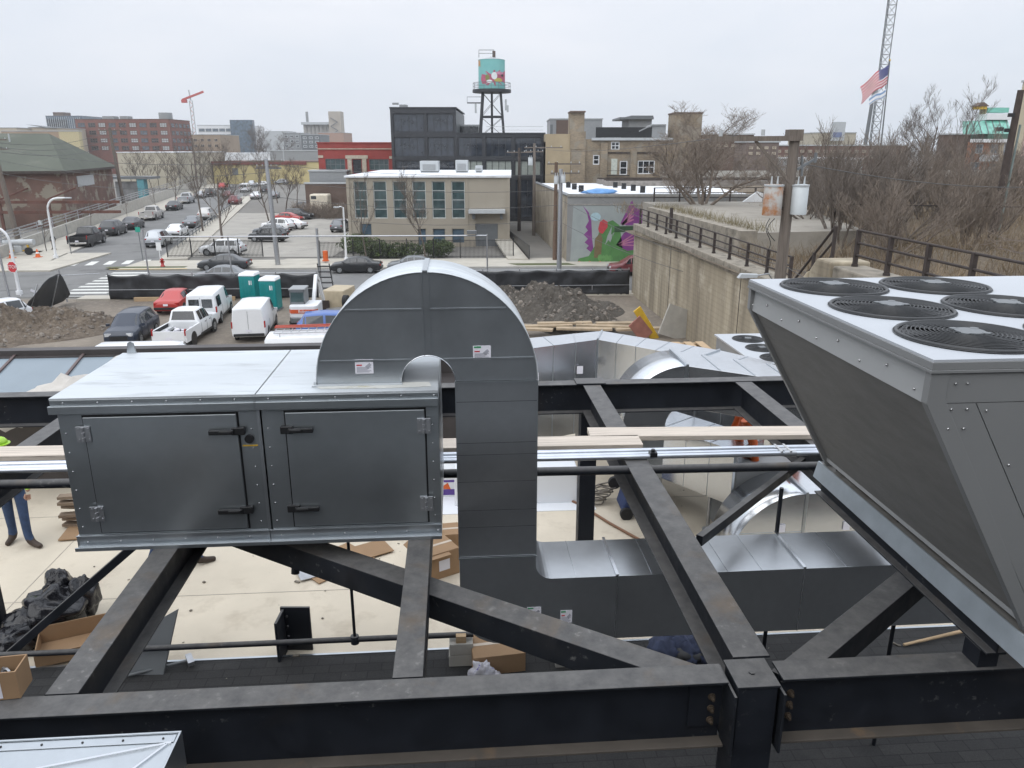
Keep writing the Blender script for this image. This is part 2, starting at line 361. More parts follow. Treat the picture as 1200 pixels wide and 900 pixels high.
obj('shaft', MB().box(-6.05, -5.83, 8.8, 9.0, RF+.03, 7.75), m_steel, cl, bevel=.006); obj('base_plate', MB().box(-6.2, -5.35, 8.65, 9.1, RF, RF+.03), m_steel, cl)
BR = 'black steel diagonal braces'
def brace(p0, p1, w, h, label, mat=None): return obj('diagonal_brace', MB().bar(p0, p1, w, h), mat or m_steel, None, label, 'brace', BR, ang=SA, bevel=.004)
brace((1.45, 3.83, 7.84), (-2.15, 6.30, 7.84), .2, .2, 'thick black diagonal tube brace running from the front column back under the cabinet', m_steel2)
brace((1.93, 3.80, 7.84), (3.62, 5.07, 7.84), .17, .2, 'thick black diagonal brace rising right of the front column towards the fan unit', m_steel2)
brace((1.99, 5.65, 7.86), (3.6, 7.25, 7.86), .06, .09, 'thin black brace in front of the curved duct right of centre')
p = Sg(10, 767, RF+.3); q = Sg(160, 637, 6.7)
brace((p[0], p[1], RF+.3), (q[0]+.45*(q[0]-p[0]), q[1]+.45*(q[1]-p[1]), 6.7+.45*(6.4-RF)), .09, .09, 'thin black brace rising from the left column past the garbage bag')
brace((-6.0, 8.75, 8.0), (-4.55, 7.2, 8.0), .18, .05, 'flat grey brace meeting the beam at the left edge behind the pipes')
me_screw = mesh('screw', MB().tube([(0, 0, 0), (0, .003, 0), (0, .009, 0)], [.004, .0065, .0065], 8), m_chrome)
me_screwx = mesh('screw', MB().tube([(0, 0, 0), (.004, 0, 0), (.012, 0, 0)], [.005, .008, .008], 8), m_chrome)
def screws(parent, pts, axis):
    for p in pts: shared('screw', me_screw if axis == 'y' else me_screwx, parent, Vector(p)-ORG[parent.name])
# ================================================================== EQUIPMENT CABINET
u0, u1, v0, v1, zb, zt = -2.90, -.15, 5.44, 6.72, 8.10, 9.30
ah = thing('equipment_cabinet', 'big galvanized equipment cabinet with two latched access doors on the steel frame', 'air handler', ((u0+u1)/2, (v0+v1)/2, zb), SA)
US = -1.465
for a, b in ((u0, US-.002), (US+.002, u1)):
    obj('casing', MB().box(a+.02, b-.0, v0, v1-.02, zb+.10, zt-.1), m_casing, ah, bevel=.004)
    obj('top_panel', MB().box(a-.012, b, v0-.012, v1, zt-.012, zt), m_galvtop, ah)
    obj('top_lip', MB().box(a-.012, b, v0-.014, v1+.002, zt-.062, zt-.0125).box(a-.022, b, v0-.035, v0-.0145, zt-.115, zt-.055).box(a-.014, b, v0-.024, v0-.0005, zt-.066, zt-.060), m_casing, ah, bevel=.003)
    obj('base_rail', MB().box(a, b, v0-.004, v1, zb+.004, zb+.10).box(a, b, v0-.05, v0-.0045, zb, zb+.012).box(a, b, v0-.055, v0-.0455, zb+.0, zb+.03).box(a, b, v0-.012, v0-.0045, zb+.099, zb+.108), m_galv2, ah, bevel=.002)
obj('joint_cover', MB().box(US-.012, US+.012, v0-.006, v0-.0005, zb+.11, zt-.12), m_galv2, ah)
def door(a, b, za, zc, hs):
    obj('door_gap', MB().box(a-.012, b+.012, v0-.003, v0-.0002, za-.012, zc+.012), m_blk, ah)  # black plate drawn in as the dark gap around the door
    d = obj('door', MB().box(a, b, v0-.022, v0-.0035, za, zc), m_casing, ah, bevel=.004)
    hu = b if hs > 0 else a
    for z in (zc-.13, za+.155):
        s = -hs
        h = MB().box(min(hu-.02*s*-1, hu+.2*s), max(hu-.02*s*-1, hu+.2*s), v0-.062, v0-.034, z-.018, z+.018)
        h.box(hu-.04, hu+.055, v0-.045, v0-.004, z-.028, z+.03).box(min(hu+.03*s, hu+.12*s), max(hu+.03*s, hu+.12*s), v0-.075, v0-.063, z-.012, z+.016)
        obj('handle', h, m_blk, d, bevel=.006)
        hg = a if hs > 0 else b
        k = MB().box(hg-.055, hg+.045, v0-.034, v0-.0235, z-.055, z+.065)
        for dz in (-.035, .005, .045): k.cyl((hg-.005, v0-.04, z+dz-.014), .011, .028, 10)
        for dx in (-.038, .03):
            for dz in (-.035, .045): k.cyl((hg+dx, v0-.04, z+dz), .008, .008, 8, 0, 'y')
        obj('hinge', k, m_alu, d, bevel=.002)
door(-2.70, -1.62, 8.235, 9.155, 1); door(-1.27, -.255, 8.235, 9.155, -1)
obj('inspection_port', MB().cyl((-1.545, v0-.02, 8.955), .033, .02, 20, 0, 'y'), m_blk, ah)
obj('yellow_label', MB().box(-1.60, -1.49, v0-.0035, v0-.0005, 8.895, 8.905), m_yel, ah)
spts = []
for u in [u0+.08+.24*i for i in range(12)]:
    spts += [(u, v0-.020, zt-.035), (u, v0-.010, zb+.055)]
for z in [zb+.18+.15*i for i in range(7)]:
    for u in (u0+.06, US-.06, US+.06, u1-.05): spts.append((u, v0-.006, z))
screws(ah, spts, 'y')
obj('lifting_lug', MB().poly([(-2.87, 6.70, 9.30), (-2.79, 6.70, 9.30), (-2.805, 6.70, 9.39), (-2.83, 6.70, 9.405), (-2.855, 6.70, 9.39)], (0, .012, 0)), m_galv2, ah)
st = MB()                                              # sealant smears and scratches on the top
obj('sealant', MB().poly([(-1.02, 5.52, 9.3015), (-.5, 5.5, 9.3015), (-.2, 5.53, 9.3015), (-.22, 5.64, 9.3015), (-.6, 5.66, 9.3015), (-1.1, 5.64, 9.3015)], (0, 0, .002)), M('sealant', (.62, .62, .58), .5, .1, .1, 12, dirt=((.45, .42, .25), .55, .7, 5)), ah)
# ================================================================== GOOSENECK DUCT
UC, ZC, RO, RI, VA, VB = -.225, 9.31, .835, .205, 5.62, 6.25
gd = thing('gooseneck_duct', 'large arched galvanized duct rising from the cabinet and turning down in front of the view', 'duct', (UC, VA, 6.95), SA)
def ring_profile(n=40):
    o = [(UC+RO*math.cos(PI*k/n), ZC+RO*math.sin(PI*k/n)) for k in range(n+1)]
    i = [(UC+RI*math.cos(PI*k/n), ZC+RI*math.sin(PI*k/n)) for k in range(n+1)]
    return o, i
o_, i_ = ring_profile(); n = len(o_)
g = MB()
for vv in (VA, VB): obj('arch_face', MB().add([(a, vv, b) for a, b in o_+i_], [(k, k+1, n+k+1, n+k) for k in range(n-1)]), m_galv2, gd)
g = MB().add([(a, vv, b) for vv in (VA-.012, VB+.012) for a, b in o_], [(k, k+1, n+k+1, n+k) for k in range(n-1)], 0, True)
ro = obj('arch_outer_wrap', g, m_galvtop, gd); sd = ro.modifiers.new('Thickness', 'SOLIDIFY'); sd.thickness = .006; sd.offset = 0
g = MB().add([(a, vv, b) for vv in (VA-.008, VB+.008) for a, b in i_], [(k, k+1, n+k+1, n+k) for k in range(n-1)], 0, True)
ri = obj('arch_inner_wrap', g, m_galv, gd); sd = ri.modifiers.new('Thickness', 'SOLIDIFY'); sd.thickness = .006; sd.offset = 0
fl = MB().box(UC-RO-.03, UC-RI+.01, VA-.05, VA-.001, 9.303, 9.309).box(UC-RO-.02, UC-RO-.0, VA-.02, VB+.02, 9.303, 9.33)
obj('foot_flange', fl, m_galvtop, gd)
sm = MB()
for z in (9.87, 9.485):
    h = z-ZC; w = math.sqrt(RO*RO-h*h); wi = math.sqrt(max(0, RI*RI-h*h))
    for a, b in ((UC-w+.015, UC-max(wi, .02)-.012), (UC+max(wi, .02)+.012, UC+w-.015)): sm.box(a, b, VA-.007, VA-.0005, z-.006, z+.006)
sm.box(UC-.028, UC-.020, VA-.010, VA-.0006, ZC+RI+.01, ZC+RO-.01).box(UC+.020, UC+.028, VA-.010, VA-.0006, ZC+RI+.01, ZC+RO-.01)
sm.box(UC-.018, UC+.018, VA-.016, VB+.015, ZC+RO+.0, ZC+RO+.014)
D0, D1 = UC+RI, UC+RO
for z in (9.30, 7.79): sm.box(D0-.006, D1+.006, VA-.012, VA-.0004, z-.006, z+.006)
cr_ = MB()
for z in (9.14, 8.80, 8.70, 8.47, 8.22, 8.07): cr_.box(D0, D1, VA-.0018, VA-.0004, z-.0015, z+.0015)
obj('cross_creases', cr_, m_steel, gd)
sm.box(D0-.004, D0+.004, VA-.008, VA-.0005, 7.8, 9.29).box(D1-.004, D1+.004, VA-.008, VA-.0005, 7.8, 9.29)
obj('seams', sm, m_galv2, gd)
obj('drop_section', MB().box(D0, D1, VA, VB, 7.80, 9.295), galv('galvanized_drop', (.52, .54, .56), .305, .95, 60, .02), gd, bevel=.003)
# elbow at the foot of the drop and the long horizontal run
ZB, ZH = 6.96, 7.57
pr = [(D0, 7.79), (D1, 7.79)]
for k in range(1, 9): a = PI+PI/2*k/8; pr.append((D1+.14+.14*math.cos(a), ZH+.14+.14*math.sin(a)))
pr += [(1.30, ZH), (1.30, ZB), (D0+.35, ZB)]
for k in range(1, 8): a = -PI/2-PI/2*k/8; pr.append((D0+.35+.35*math.cos(a), ZB+.35+.35*math.sin(a)))
pr.append((D0, ZB+.35))
el = MB(); N = len(pr)
el.poly([(a, VA+.001, b) for a, b in pr], (0, VB-VA-.002, 0))
m_darkduct = galv('galvanized_side', (.52, .54, .56), .315, .95, 60, .03)
obj('elbow', el, m_darkduct, gd, bevel=.002)
hd = thing('horizontal_duct', 'long galvanized rectangular duct running right under the fan unit', 'duct', (3.5, VA, ZB), SA)
obj('duct_body', MB().box(1.303, 6.6, VA+.001, VB-.001, ZB, ZH), m_darkduct, hd, bevel=.003)
for u in (1.30, 2.92, 4.45): obj('standing_seam', MB().box(u-.012, u+.012, VA-.010, VB+.01, ZH+.0005, ZH+.022).box(u-.004, u+.004, VA-.006, VA+.0005, ZB, ZH), m_galv, hd)
for u in (.95, 1.6, 2.25, 2.55, 3.3, 3.7, 4.1): obj('cross_crease', MB().box(u-.002, u+.002, VA+.003, VB-.003, ZH+.0006, ZH+.004), m_galv, hd)
for u in (2.95, 4.25): obj('hanger_rod', MB().cyl((u, VB+.03, RF), .02, ZH-RF+.45, 8), m_steel, hd)
m_green_ink = M('green_ink', (.05, .28, .12), .7); m_red_ink = M('red_ink', (.5, .05, .06), .7); m_grey_ink = M('grey_ink', (.34, .34, .38), .7)
def sticker(parent, u, v, z, w=.135, h=.11, full=True):
    s = obj('paper_sticker', MB().box(u-w/2, u+w/2, v-.003, v-.0005, z-h/2, z+h/2), m_paper, parent)
    k = MB()
    obj('print', MB().box(u-w*.45, u-w*.05, v-.0045, v-.0032, z+h*.34, z+h*.46), m_green_ink, s)
    k.box(u-w*.42, u-w*.12, v-.0045, v-.0032, z+.05*h, z+.14*h); obj('print', k, m_red_ink, s)
    k = MB()
    for j in range(5): k.box(u-w*.42, u+w*(.38-.1*(j % 3)), v-.0045, v-.0032, z-h*(.08+.08*j), z-h*(.04+.08*j))
    k.poly([(u+w*.05, v-.0045, z), (u+w*.3, v-.0045, z+h*.25), (u+w*.4, v-.0045, z+h*.1), (u+w*.2, v-.0045, z-h*.2)], (0, .001, 0))
    obj('print', k, m_grey_ink, s)
sticker(gd, -.70, VA, 9.44); sticker(gd, .185, VA, 9.53)
sticker(gd, .875, VA, 7.20, .1, .12); sticker(gd, .60, VA, 7.255, .12, .1)
# ================================================================== V-SHAPED FAN UNIT (air-cooled condenser)
cu = thing('fan_condenser_unit', 'large grey v-shaped rooftop condenser unit with black fan grilles on top', 'condenser unit', (3.4, 4.5, 8.38), SA)
UL, UR, VF, VK, ZTOP = 2.24, 4.56, 3.34, 5.70, 10.05
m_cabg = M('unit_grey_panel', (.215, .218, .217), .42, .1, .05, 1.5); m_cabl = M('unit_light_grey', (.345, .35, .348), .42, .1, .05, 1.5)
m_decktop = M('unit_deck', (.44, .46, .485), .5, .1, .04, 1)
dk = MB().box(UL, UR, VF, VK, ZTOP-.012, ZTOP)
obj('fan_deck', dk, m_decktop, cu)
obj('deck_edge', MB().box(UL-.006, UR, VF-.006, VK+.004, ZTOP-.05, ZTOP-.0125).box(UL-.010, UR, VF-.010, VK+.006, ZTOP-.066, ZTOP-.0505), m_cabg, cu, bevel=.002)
LB = [(2.24, 9.83), (3.02, 8.50)]                                  # the sloping left side in u-z
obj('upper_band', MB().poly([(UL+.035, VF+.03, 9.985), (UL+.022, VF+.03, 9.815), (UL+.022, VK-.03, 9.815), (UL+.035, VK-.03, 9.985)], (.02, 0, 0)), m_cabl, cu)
0 and obj('upper_band', MB().poly([(UL+.07, VF+.03, 9.98), (UL+.02, VF+.03, 9.81), (UL+.02, VK-.03, 9.81), (UL+.07, VK-.03, 9.98)], (.03, 0, 0)).poly([(UL+.05, VF+.03, 9.82), (UL+.23, VF+.03, 9.50), (UL+.23, VK-.03, 9.50), (UL+.05, VK-.03, 9.82)][:0] or [(UL+.02, VF+.03, 9.81), (UL+.11, VF+.03, 9.66), (UL+.11, VK-.03, 9.66), (UL+.02, VK-.03, 9.81)], (.02, 0, .01)), m_cabl, cu)
def coilmat():
    m, t, b = nt('coil_fins'); v = mapv(t)
    w = t.nodes.new('ShaderNodeTexWave'); w.inputs['Scale'].default_value = 55; w.bands_direction = 'Y'; t.links.new(v, w.inputs['Vector'])
    n = noi(t, mapv(t, (3, .8, 3), (.3, .5, .6)), 3.5, 8, .7)
    c = mixc(t, ramp(t, n, .35, .75, (0, 0, 0), (1, 1, 1)), (.185, .179, .168), (.245, .238, .224))
    c = mixc(t, 1, c, ramp(t, w.outputs[0], .0, 1, (.75,)*3, (1,)*3), 'MULTIPLY')
    t.links.new(c, b.inputs['Base Color']); b.inputs['Roughness'].default_value = .6
    bumpn(t, b, w.outputs[0], .3, .004); return m
def lerp(a, b, k): return a+(b-a)*k
def lpt(k, off=0): return (lerp(LB[0][0], LB[1][0], k)+off*.86, lerp(LB[0][1], LB[1][1], k)+off*.5)
a_, b_ = lpt(.03, .03), lpt(.965, .03)
obj('condenser_coil', MB().poly([(a_[0], VF+.05, a_[1]), (b_[0], VF+.05, b_[1]), (b_[0], VK-.05, b_[1]), (a_[0], VK-.05, a_[1])], (.05, 0, .03)), coilmat(), cu)
obj('coil_trim', MB().bar((b_[0], VF+.05, b_[1]), (b_[0], VK-.05, b_[1]), .02, .03), m_cabl, cu)
for vv, nm in ((VF, 0), (VK-.05, 1)):
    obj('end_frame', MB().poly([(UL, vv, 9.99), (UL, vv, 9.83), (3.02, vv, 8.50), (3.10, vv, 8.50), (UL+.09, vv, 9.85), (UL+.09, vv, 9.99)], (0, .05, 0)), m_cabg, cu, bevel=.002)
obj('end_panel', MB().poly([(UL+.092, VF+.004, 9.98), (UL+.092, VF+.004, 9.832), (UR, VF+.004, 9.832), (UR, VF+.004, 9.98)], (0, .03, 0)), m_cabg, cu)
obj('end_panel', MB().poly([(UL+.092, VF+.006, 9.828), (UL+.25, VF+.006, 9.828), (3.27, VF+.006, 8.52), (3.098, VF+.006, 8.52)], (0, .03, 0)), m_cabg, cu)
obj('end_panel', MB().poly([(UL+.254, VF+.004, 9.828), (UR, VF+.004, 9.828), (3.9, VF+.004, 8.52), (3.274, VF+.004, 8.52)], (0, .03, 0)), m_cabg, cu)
obj('inner_core', MB().poly([(UL+.2, VF+.06, 9.9), (UR-.2, VF+.06, 9.9), (3.8, VF+.06, 8.55), (3.15, VF+.06, 8.55)], (0, VK-VF-.12, 0)), m_blk, cu)
spts = []
for z, u in ((9.93, UL+.13), (9.93, UL+.19), (9.70, UL+.13), (9.70, UL+.21), (9.80, UL+.13), (9.80, UL+.21), (9.79, 2.55), (9.79, 2.85), (9.5, 2.72), (9.2, 2.90), (8.9, 3.07)): spts.append((u, VF-.004, z))
screws(cu, spts, 'y'); screws(cu, [(UL+.017, VF+.15+.27*i, 9.86+.05*(i % 2)) for i in range(9)], 'x')
obj('base_tray', MB().box(2.985, 3.35, VF, VK+.02, 8.475, 8.50), M('tray_grey', (.22, .21, .195), .6, .1, .2, 3, dirt=((.13, .11, .09), .5, .7, 4)), cu)
obj('base_rail', MB().poly([(2.955, VF-.1, 8.375), (2.985, VF-.1, 8.512), (2.995, VF-.1, 8.512), (2.968, VF-.1, 8.375)], (0, VK-VF+.14, 0)).box(2.972, 3.08, VF-.1, VK+.04, 8.374, 8.384), M('rail_zinc', (.36, .40, .43), .45, .45, .12, 5), cu)
gs = MB()
for v in (3.75, 4.65, 5.55): gs.poly([(3.05, v, 8.502), (3.20, v, 8.502), (3.05, v, 8.60)], (0, .012, 0))
obj('gusset', gs, m_blk, cu)
# fans
fr = .352
fm = MB(); 
for k in range(1, 14):
    r = .085+.0215*k
    pts = [(r*math.cos(2*PI*i/36), r*math.sin(2*PI*i/36), .030-.022*(r/fr)**3) for i in range(37)]
    fm.tube(pts, .0034, 4, 0, False)
for a in range(5): 
    q = 2*PI*a/5+.3; fm.bar((.06*math.cos(q), .06*math.sin(q), .027), (fr*math.cos(q), fr*math.sin(q), .006), .008, .006)
me_guard = mesh('grille', fm, m_black)
me_well = mesh('fan_well', MB().disc((0, 0, .002), fr, 36), m_blk)
me_rim = mesh('fan_rim', MB().tube([(fr*math.cos(2*PI*i/40), fr*math.sin(2*PI*i/40), .008) for i in range(41)], .011, 6, 0, False), m_black)
bl = MB()
for a in range(5):
    q = 2*PI*a/5
    bl.poly([(.07*math.cos(q), .07*math.sin(q), .004), (.33*math.cos(q+.1), .33*math.sin(q+.1), .004), (.33*math.cos(q+.75), .33*math.sin(q+.75), .014), (.08*math.cos(q+.5), .08*math.sin(q+.5), .010)])
me_blade = mesh('fan_blades', bl, M('fan_blade', (.03, .031, .033), .5))
hb = MB().cyl((0, 0, .028), .075, .008, 24)
for a in range(4): q = 2*PI*a/4+.4; hb.cyl((.078*math.cos(q), .078*math.sin(q), .030), .022, .007, 12)
me_hub = mesh('fan_hub', hb, m_greyd)
def fan(parent, u, v, z, s=1.0):
    f = shared('fan', me_guard, parent, Vector((u, v, z))-ORG[parent.name], (0, 0, R.random()), (s, s, s))
    for nm, me in (('fan_well', me_well), ('rim', me_rim), ('fan_blades', me_blade), ('hub', me_hub)): shared(nm, me, f, (0, 0, 0))
for v in (3.77, 4.53, 5.29):
    for u in (2.70, 3.455): fan(cu, u, v, ZTOP)
# ================================================================== PLANKS AND CONDUITS
PL = 'weathered planks across the beams'
def plank(p0, p1, w, h, z, label, mat=None): return obj('plank', MB().bar((p0[0], p0[1], z+h/2), (p1[0], p1[1], z+h/2), w, h), mat or m_wood, None, label, 'plank', PL, ang=SA, bevel=.006)
plank((1.36, 7.50), (4.6, 7.33), .27, .055, 8.103, 'pale weathered plank lying across the beams left of the fan unit')
plank((-6.5, 7.43), (1.85, 7.24), .27, .055, 8.103, 'weathered plank lying behind the cabinet under the other plank end')
CO = 'bundled steel conduits across the frame'
def conduit(v, z, r, label, a=-8, b=5.2, slope=-.017, mat=None, n=12):
    return obj('conduit_pipe', MB().tube([(a, v-slope*0+slope*a, z), (b, v+slope*b, z)], r, n), mat or m_conduit, None, label, 'pipe', CO, ang=SA)
for nm, v, z, r, l in ((0, 7.02, 8.135, .028, 'upper rear silver conduit of the bundle across the frame'), (1, 6.95, 8.128, .024, 'middle silver conduit of the bundle across the frame'), (2, 6.885, 8.128, .026, 'front silver conduit of the bundle across the frame')): conduit(v, z, r, l)
cp = thing('conduit_clamp', 'silver clamp strapping the conduits near the fan unit', 'clamp', (3.2, 6.9, 8.1), SA)
obj('strap', MB().box(3.15, 3.17, 6.80, 7.0, 8.15, 8.166).box(3.24, 3.26, 6.80, 7.0, 8.15, 8.166), m_chrome, cp)
obj('couplings', MB().cyl((3.15, 6.895, 8.128), .034, .12, 10, 0, 'x').cyl((3.19, 6.83, 8.128), .034, .12, 10, 0, 'x'), m_alu, cp)
obj('conduit_clamp', MB().box(1.85, 1.92, 6.82, 6.9, 8.13, 8.175).cyl((1.885, 6.86, 8.17), .02, .03, 8), m_blk, None, 'small black clamp on the conduits above the wide beam', 'clamp', ang=SA)
bp = thing('black_pipe', 'black pipe with brown threaded end left of the cabinet', 'pipe', (-5, 6.85, 8.05), SA, CO)
obj('pipe', MB().tube([(-8, 6.95, 8.03), (-3.05, 6.83, 8.03)], .045, 14), m_steel, bp); obj('pipe_end', MB().tube([(-3.14, 6.833, 8.03), (-2.97, 6.83, 8.03)], .058, 14), M('brass_end', (.20, .13, .06), .5, .5, .2, 20), bp)
obj('black_pipe', MB().tube([(-.2, 6.74, 8.06), (4.4, 6.64, 8.06)], .043, 14), m_steel, None, 'black pipe running below the silver conduits right of the big duct', 'pipe', CO, ang=SA)
obj('low_rail_pipe', MB().tube([(-8, 7.97, 5.42), (.12, 7.97, 5.42)], .034, 12).cyl((-1.29, 7.97, 5.37), .05, .1, 10), m_steel, None, 'low black pipe running along the edge of the pale roof deck', 'pipe', ang=SA)
obj('hanger_rod', MB().tube([(-1.29, 7.97, 5.46), (-1.29, 7.97, 7.75)], .018, 8), m_steel, None, 'thin black vertical rod standing on the low pipe', 'rod', ang=SA)
obj('pipe_stub', MB().tube([(-1.55, 6.9, 7.95), (-1.62, 6.75, 7.05)], .04, 12), m_steel, None, 'short black open pipe hanging below the cabinet', 'pipe', ang=SA)
# ================================================================== ROOF CLUTTER
def duct_poly(name, label, pts, w, z0, z1, seams=True, stickers=()):
    """straight-sided duct along a plan polyline of its front side (site u,v), width w behind it"""
    t = thing(name, label, 'duct', (pts[0][0], pts[0][1], z0), SA)
    n = len(pts); back = []
    for i, p in enumerate(pts):
        a = Vector(pts[max(0, i-1)]); b = Vector(pts[min(n-1, i+1)]); d = (b-a).normalized(); back.append((p[0]-d.y*w, p[1]+d.x*w))
    for i in range(n-1):
        q = [pts[i], pts[i+1], back[i+1], back[i]]
        obj('duct_section', MB().poly([(x, y, z0) for x, y in q], (0, 0, z1-z0)), m_galv, t, bevel=.004)
    s = MB()
    for i in range(n):
        a, b = Vector(pts[i]), Vector(back[i])
        s.bar((*a, z1+.012), (*b, z1+.012), .03, .024); s.bar((a.x, a.y-.008, z0), (a.x, a.y-.008, z1+.02), .035, .016, (0, 1, 0))
    for i in range(n-1):
        L = (Vector(pts[i+1])-Vector(pts[i])).length
        for k in range(1, int(L/.42)):
            f = k/int(L/.42); a = Vector(pts[i]).lerp(Vector(pts[i+1]), f); b = Vector(back[i]).lerp(Vector(back[i+1]), f)
            s.bar((*a, z1+.004), (*b, z1+.004), .008, .008); s.bar((a.x, a.y-.003, z0), (a.x, a.y-.003, z1), .008, .006, (0, 1, 0))
    obj('seams', s, m_galv2, t)
    return t
d1 = duct_poly('roof_duct', 'widest shiny duct bending twice behind the back beam', [(.55, 13.45), (1.35, 13.75), (2.72, 14.35), (4.25, 12.85), (4.9, 11.95)], .75, 5.6, 7.47)
for u, v in ((1.45, 13.76), (2.35, 14.15)): obj('paper_sticker', MB().box(u-.06, u+.06, v-.035, v-.02, 6.85, 7.0), m_paper, d1)
lg = MB()
for u, v in ((.8, 13.9), (2.4, 14.6), (4.4, 13.2), (5.2, 12.2)): lg.box(u-.03, u+.03, v-.03, v+.03, RF, 5.6)
obj('support_leg', lg, m_alu, d1)
def elbow_duct(label, uc, zc, ro, ri, v0, v1, run, drop=None, name='curved_duct'):
    """quarter bend in the u-z plane: top runs right (+u), left end turns down"""
    t = thing(name, label, 'duct', (uc, v0, zc), SA)
    n = 14
    o = [(uc+ro*math.cos(PI/2+PI/2*k/n), zc+ro*math.sin(PI/2+PI/2*k/n)) for k in range(n+1)]
    i = [(uc+ri*math.cos(PI/2+PI/2*k/n), zc+ri*math.sin(PI/2+PI/2*k/n)) for k in range(n+1)]
    g = MB(); N = n+1
    for vv in (v0, v1): obj('bend_face', MB().add([(a, vv, b) for a, b in o+i], [(k, k+1, N+k+1, N+k) for k in range(n)]), m_galv, t)
    g = MB().add([(a, vv, b) for vv in (v0-.01, v1+.01) for a, b in o], [(k, k+1, N+k+1, N+k) for k in range(n)], 0, True).add([(a, vv, b) for vv in (v0-.004, v1+.004) for a, b in i], [(k, k+1, N+k+1, N+k) for k in range(n)], 0, True)
    w = obj('bend_wrap', g, m_galv, t); sd = w.modifiers.new('Thickness', 'SOLIDIFY'); sd.thickness = .005; sd.offset = 0
    e = (uc+run[0], run[1])
    pts = [(uc, v0), (uc, v1), (e[0], v1+e[1]), (e[0], v0+e[1])]
    obj('straight_section', MB().poly([(a+.002, b, zc+ri) for a, b in pts], (0, 0, ro-ri-.002)), m_galv, t, bevel=.003)
    s = MB().box(uc-.02, uc+.02, v0-.014, v1+.014, zc+ro+.001, zc+ro+.026).box(uc-.02, uc+.02, v0-.016, v0-.001, zc+ri, zc+ro)
    k = 1
    while k*.4 < run[0]:
        f = k*.4/run[0]; s.bar((uc+k*.4, v0+f*e[1]+.01, zc+ro+.003), (uc+k*.4, v1+f*e[1]-.01, zc+ro+.003), .01, .01); k += 1
    s.box(uc-ro+.1, uc-.02, v0-.005, v0-.0005, zc+ro*.42, zc+ro*.42+.01)
    obj('seams', s, m_galv2, t)
    if drop is not None: obj('drop_section', MB().box(uc-ro, uc-ri, v0, v1, drop, zc-.002), m_galv2, t)
    return t
e2 = elbow_duct('curved duct turning down just behind the back beam', 3.35, 7.05, .92, .28, 10.6, 11.5, (1.55, -1.1), 6.2)
e3 = elbow_duct('curved duct rising from the pale deck, right of the wide beam', 5.02, 5.16, 1.06, .12, 9.85, 10.7, (3.2, .0), None)
obj('paper_sticker', MB().box(4.62, 4.74, 9.83, 9.845, 5.62, 5.74), m_paper, e3); obj('paper_sticker', MB().box(5.62, 5.72, 9.83, 9.845, 5.62, 5.75), m_paper, e3)
d4 = duct_poly('roof_duct', 'plain grey duct in shade behind the silver conduits and above the support posts', [(2.6, 13.0), (4.25, 10.75)], .8, 5.62, 6.55)
p4 = MB()
for u, v in ((3.45, 12.0), (4.05, 11.15), (3.0, 12.7)): p4.tube([(u, v, RF), (u, v, 5.62)], .03, 8).cyl((u, v, RF), .09, .015, 12)
obj('support_post', p4, m_alu, d4)
cb2 = thing('roof_curb', 'white membrane-wrapped roof curb behind the big duct', 'curb', (1.0, 12.4, RF), SA)
obj('curb', MB().box(-.1, 2.05, 12.3, 12.9, RF, 5.68), m_membrane, cb2, bevel=.02); obj('skirt', MB().box(-.35, 2.35, 12.0, 13.2, RF, RF+.012), m_membrane, cb2)
# small condenser with six fans, far right on the roof
c2 = thing('small_condenser', 'smaller low grey condenser with several black fans, at the roof edge below the concrete wall', 'condenser unit', (7.4, 16.8, RF), SA)
obj('cabinet', MB().box(6.55, 9.5, 13.2, 18.5, RF+.1, 6.48), m_grey, c2, bevel=.01)
obj('fan_deck', MB().box(6.5, 9.55, 13.15, 18.55, 6.482, 6.52), m_decktop, c2)
obj('seam_strip', MB().box(6.5, 9.55, 15.2, 15.25, 6.521, 6.53), m_grey, c2)
for v in (17.95, 17.05, 16.15):
    for u in (7.15, 8.05, 8.95): fan(c2, u, v, 6.522, 1.05)
obj('valve', MB().cyl((6.5, 14.6, 6.0), .08, .1, 10).cyl((6.5, 14.6, 6.1), .03, .2, 8), m_chrome, c2)
ob = Sg(905, 497, 6.82); os_ = thing('pipe_stand', 'grey metal stand under the short orange pipes', 'stand', (ob[0], ob[1], RF), SA)
obj('cabinet', MB().box(ob[0]-.75, ob[0]+1.3, ob[1]-.35, ob[1]+.4, RF, 6.3), m_grey, os_, bevel=.01)
# orange capped pipes
for k, (px, py, tilt) in enumerate(((868, 497, .25), (884, 503, -.5), (930, 492, .2), (938, 497, -.15), (862, 488, .3))):
    u, v = Sg(px, py, 6.82)[:2]
    lab = ['upright orange pipe, leftmost and blurred behind the beam', 'orange pipe leaning right under the fan unit beam', 'orange capped pipe nearest the fan unit edge', 'short orange pipe end just right of the beam', 'fat orange pipe behind the leaning one'][k]
    o = thing('orange_pipe', lab, 'pipe', (u, v, 6.3), SA, 'orange pipes on the roof')
    obj('pipe', MB().tube([(u-tilt*.1, v, 6.3), (u, v, 6.6), (u+tilt*.25, v, 6.93)], .075, 12), m_orange, o)
    obj('cap', MB().tube([(u+tilt*.24, v, 6.92), (u+tilt*.28, v, 6.98)], .086, 12), m_orange, o)
pl = thing('pallet_stack', 'stack of raw wooden pallets and lumber beside the small condenser', 'pallets', (5.2, 18.3, RF), SA)
for k in range(6):
    b = MB(); z = RF+.02+.21*k
    for i in range(7): b.box(4.3+.31*i, 4.5+.31*i, 17.5+.05*(k % 2), 19.0, z+.13, z+.155)
    for v in (17.52, 18.2, 18.9): b.box(4.3, 6.4, v, v+.09, z+.03, z+.13)
    for i in range(3): b.box(4.3, 6.4, 17.49+.6*i, 17.6+.6*i, z, z+.028)
    obj('pallet', b, m_wood2, pl)
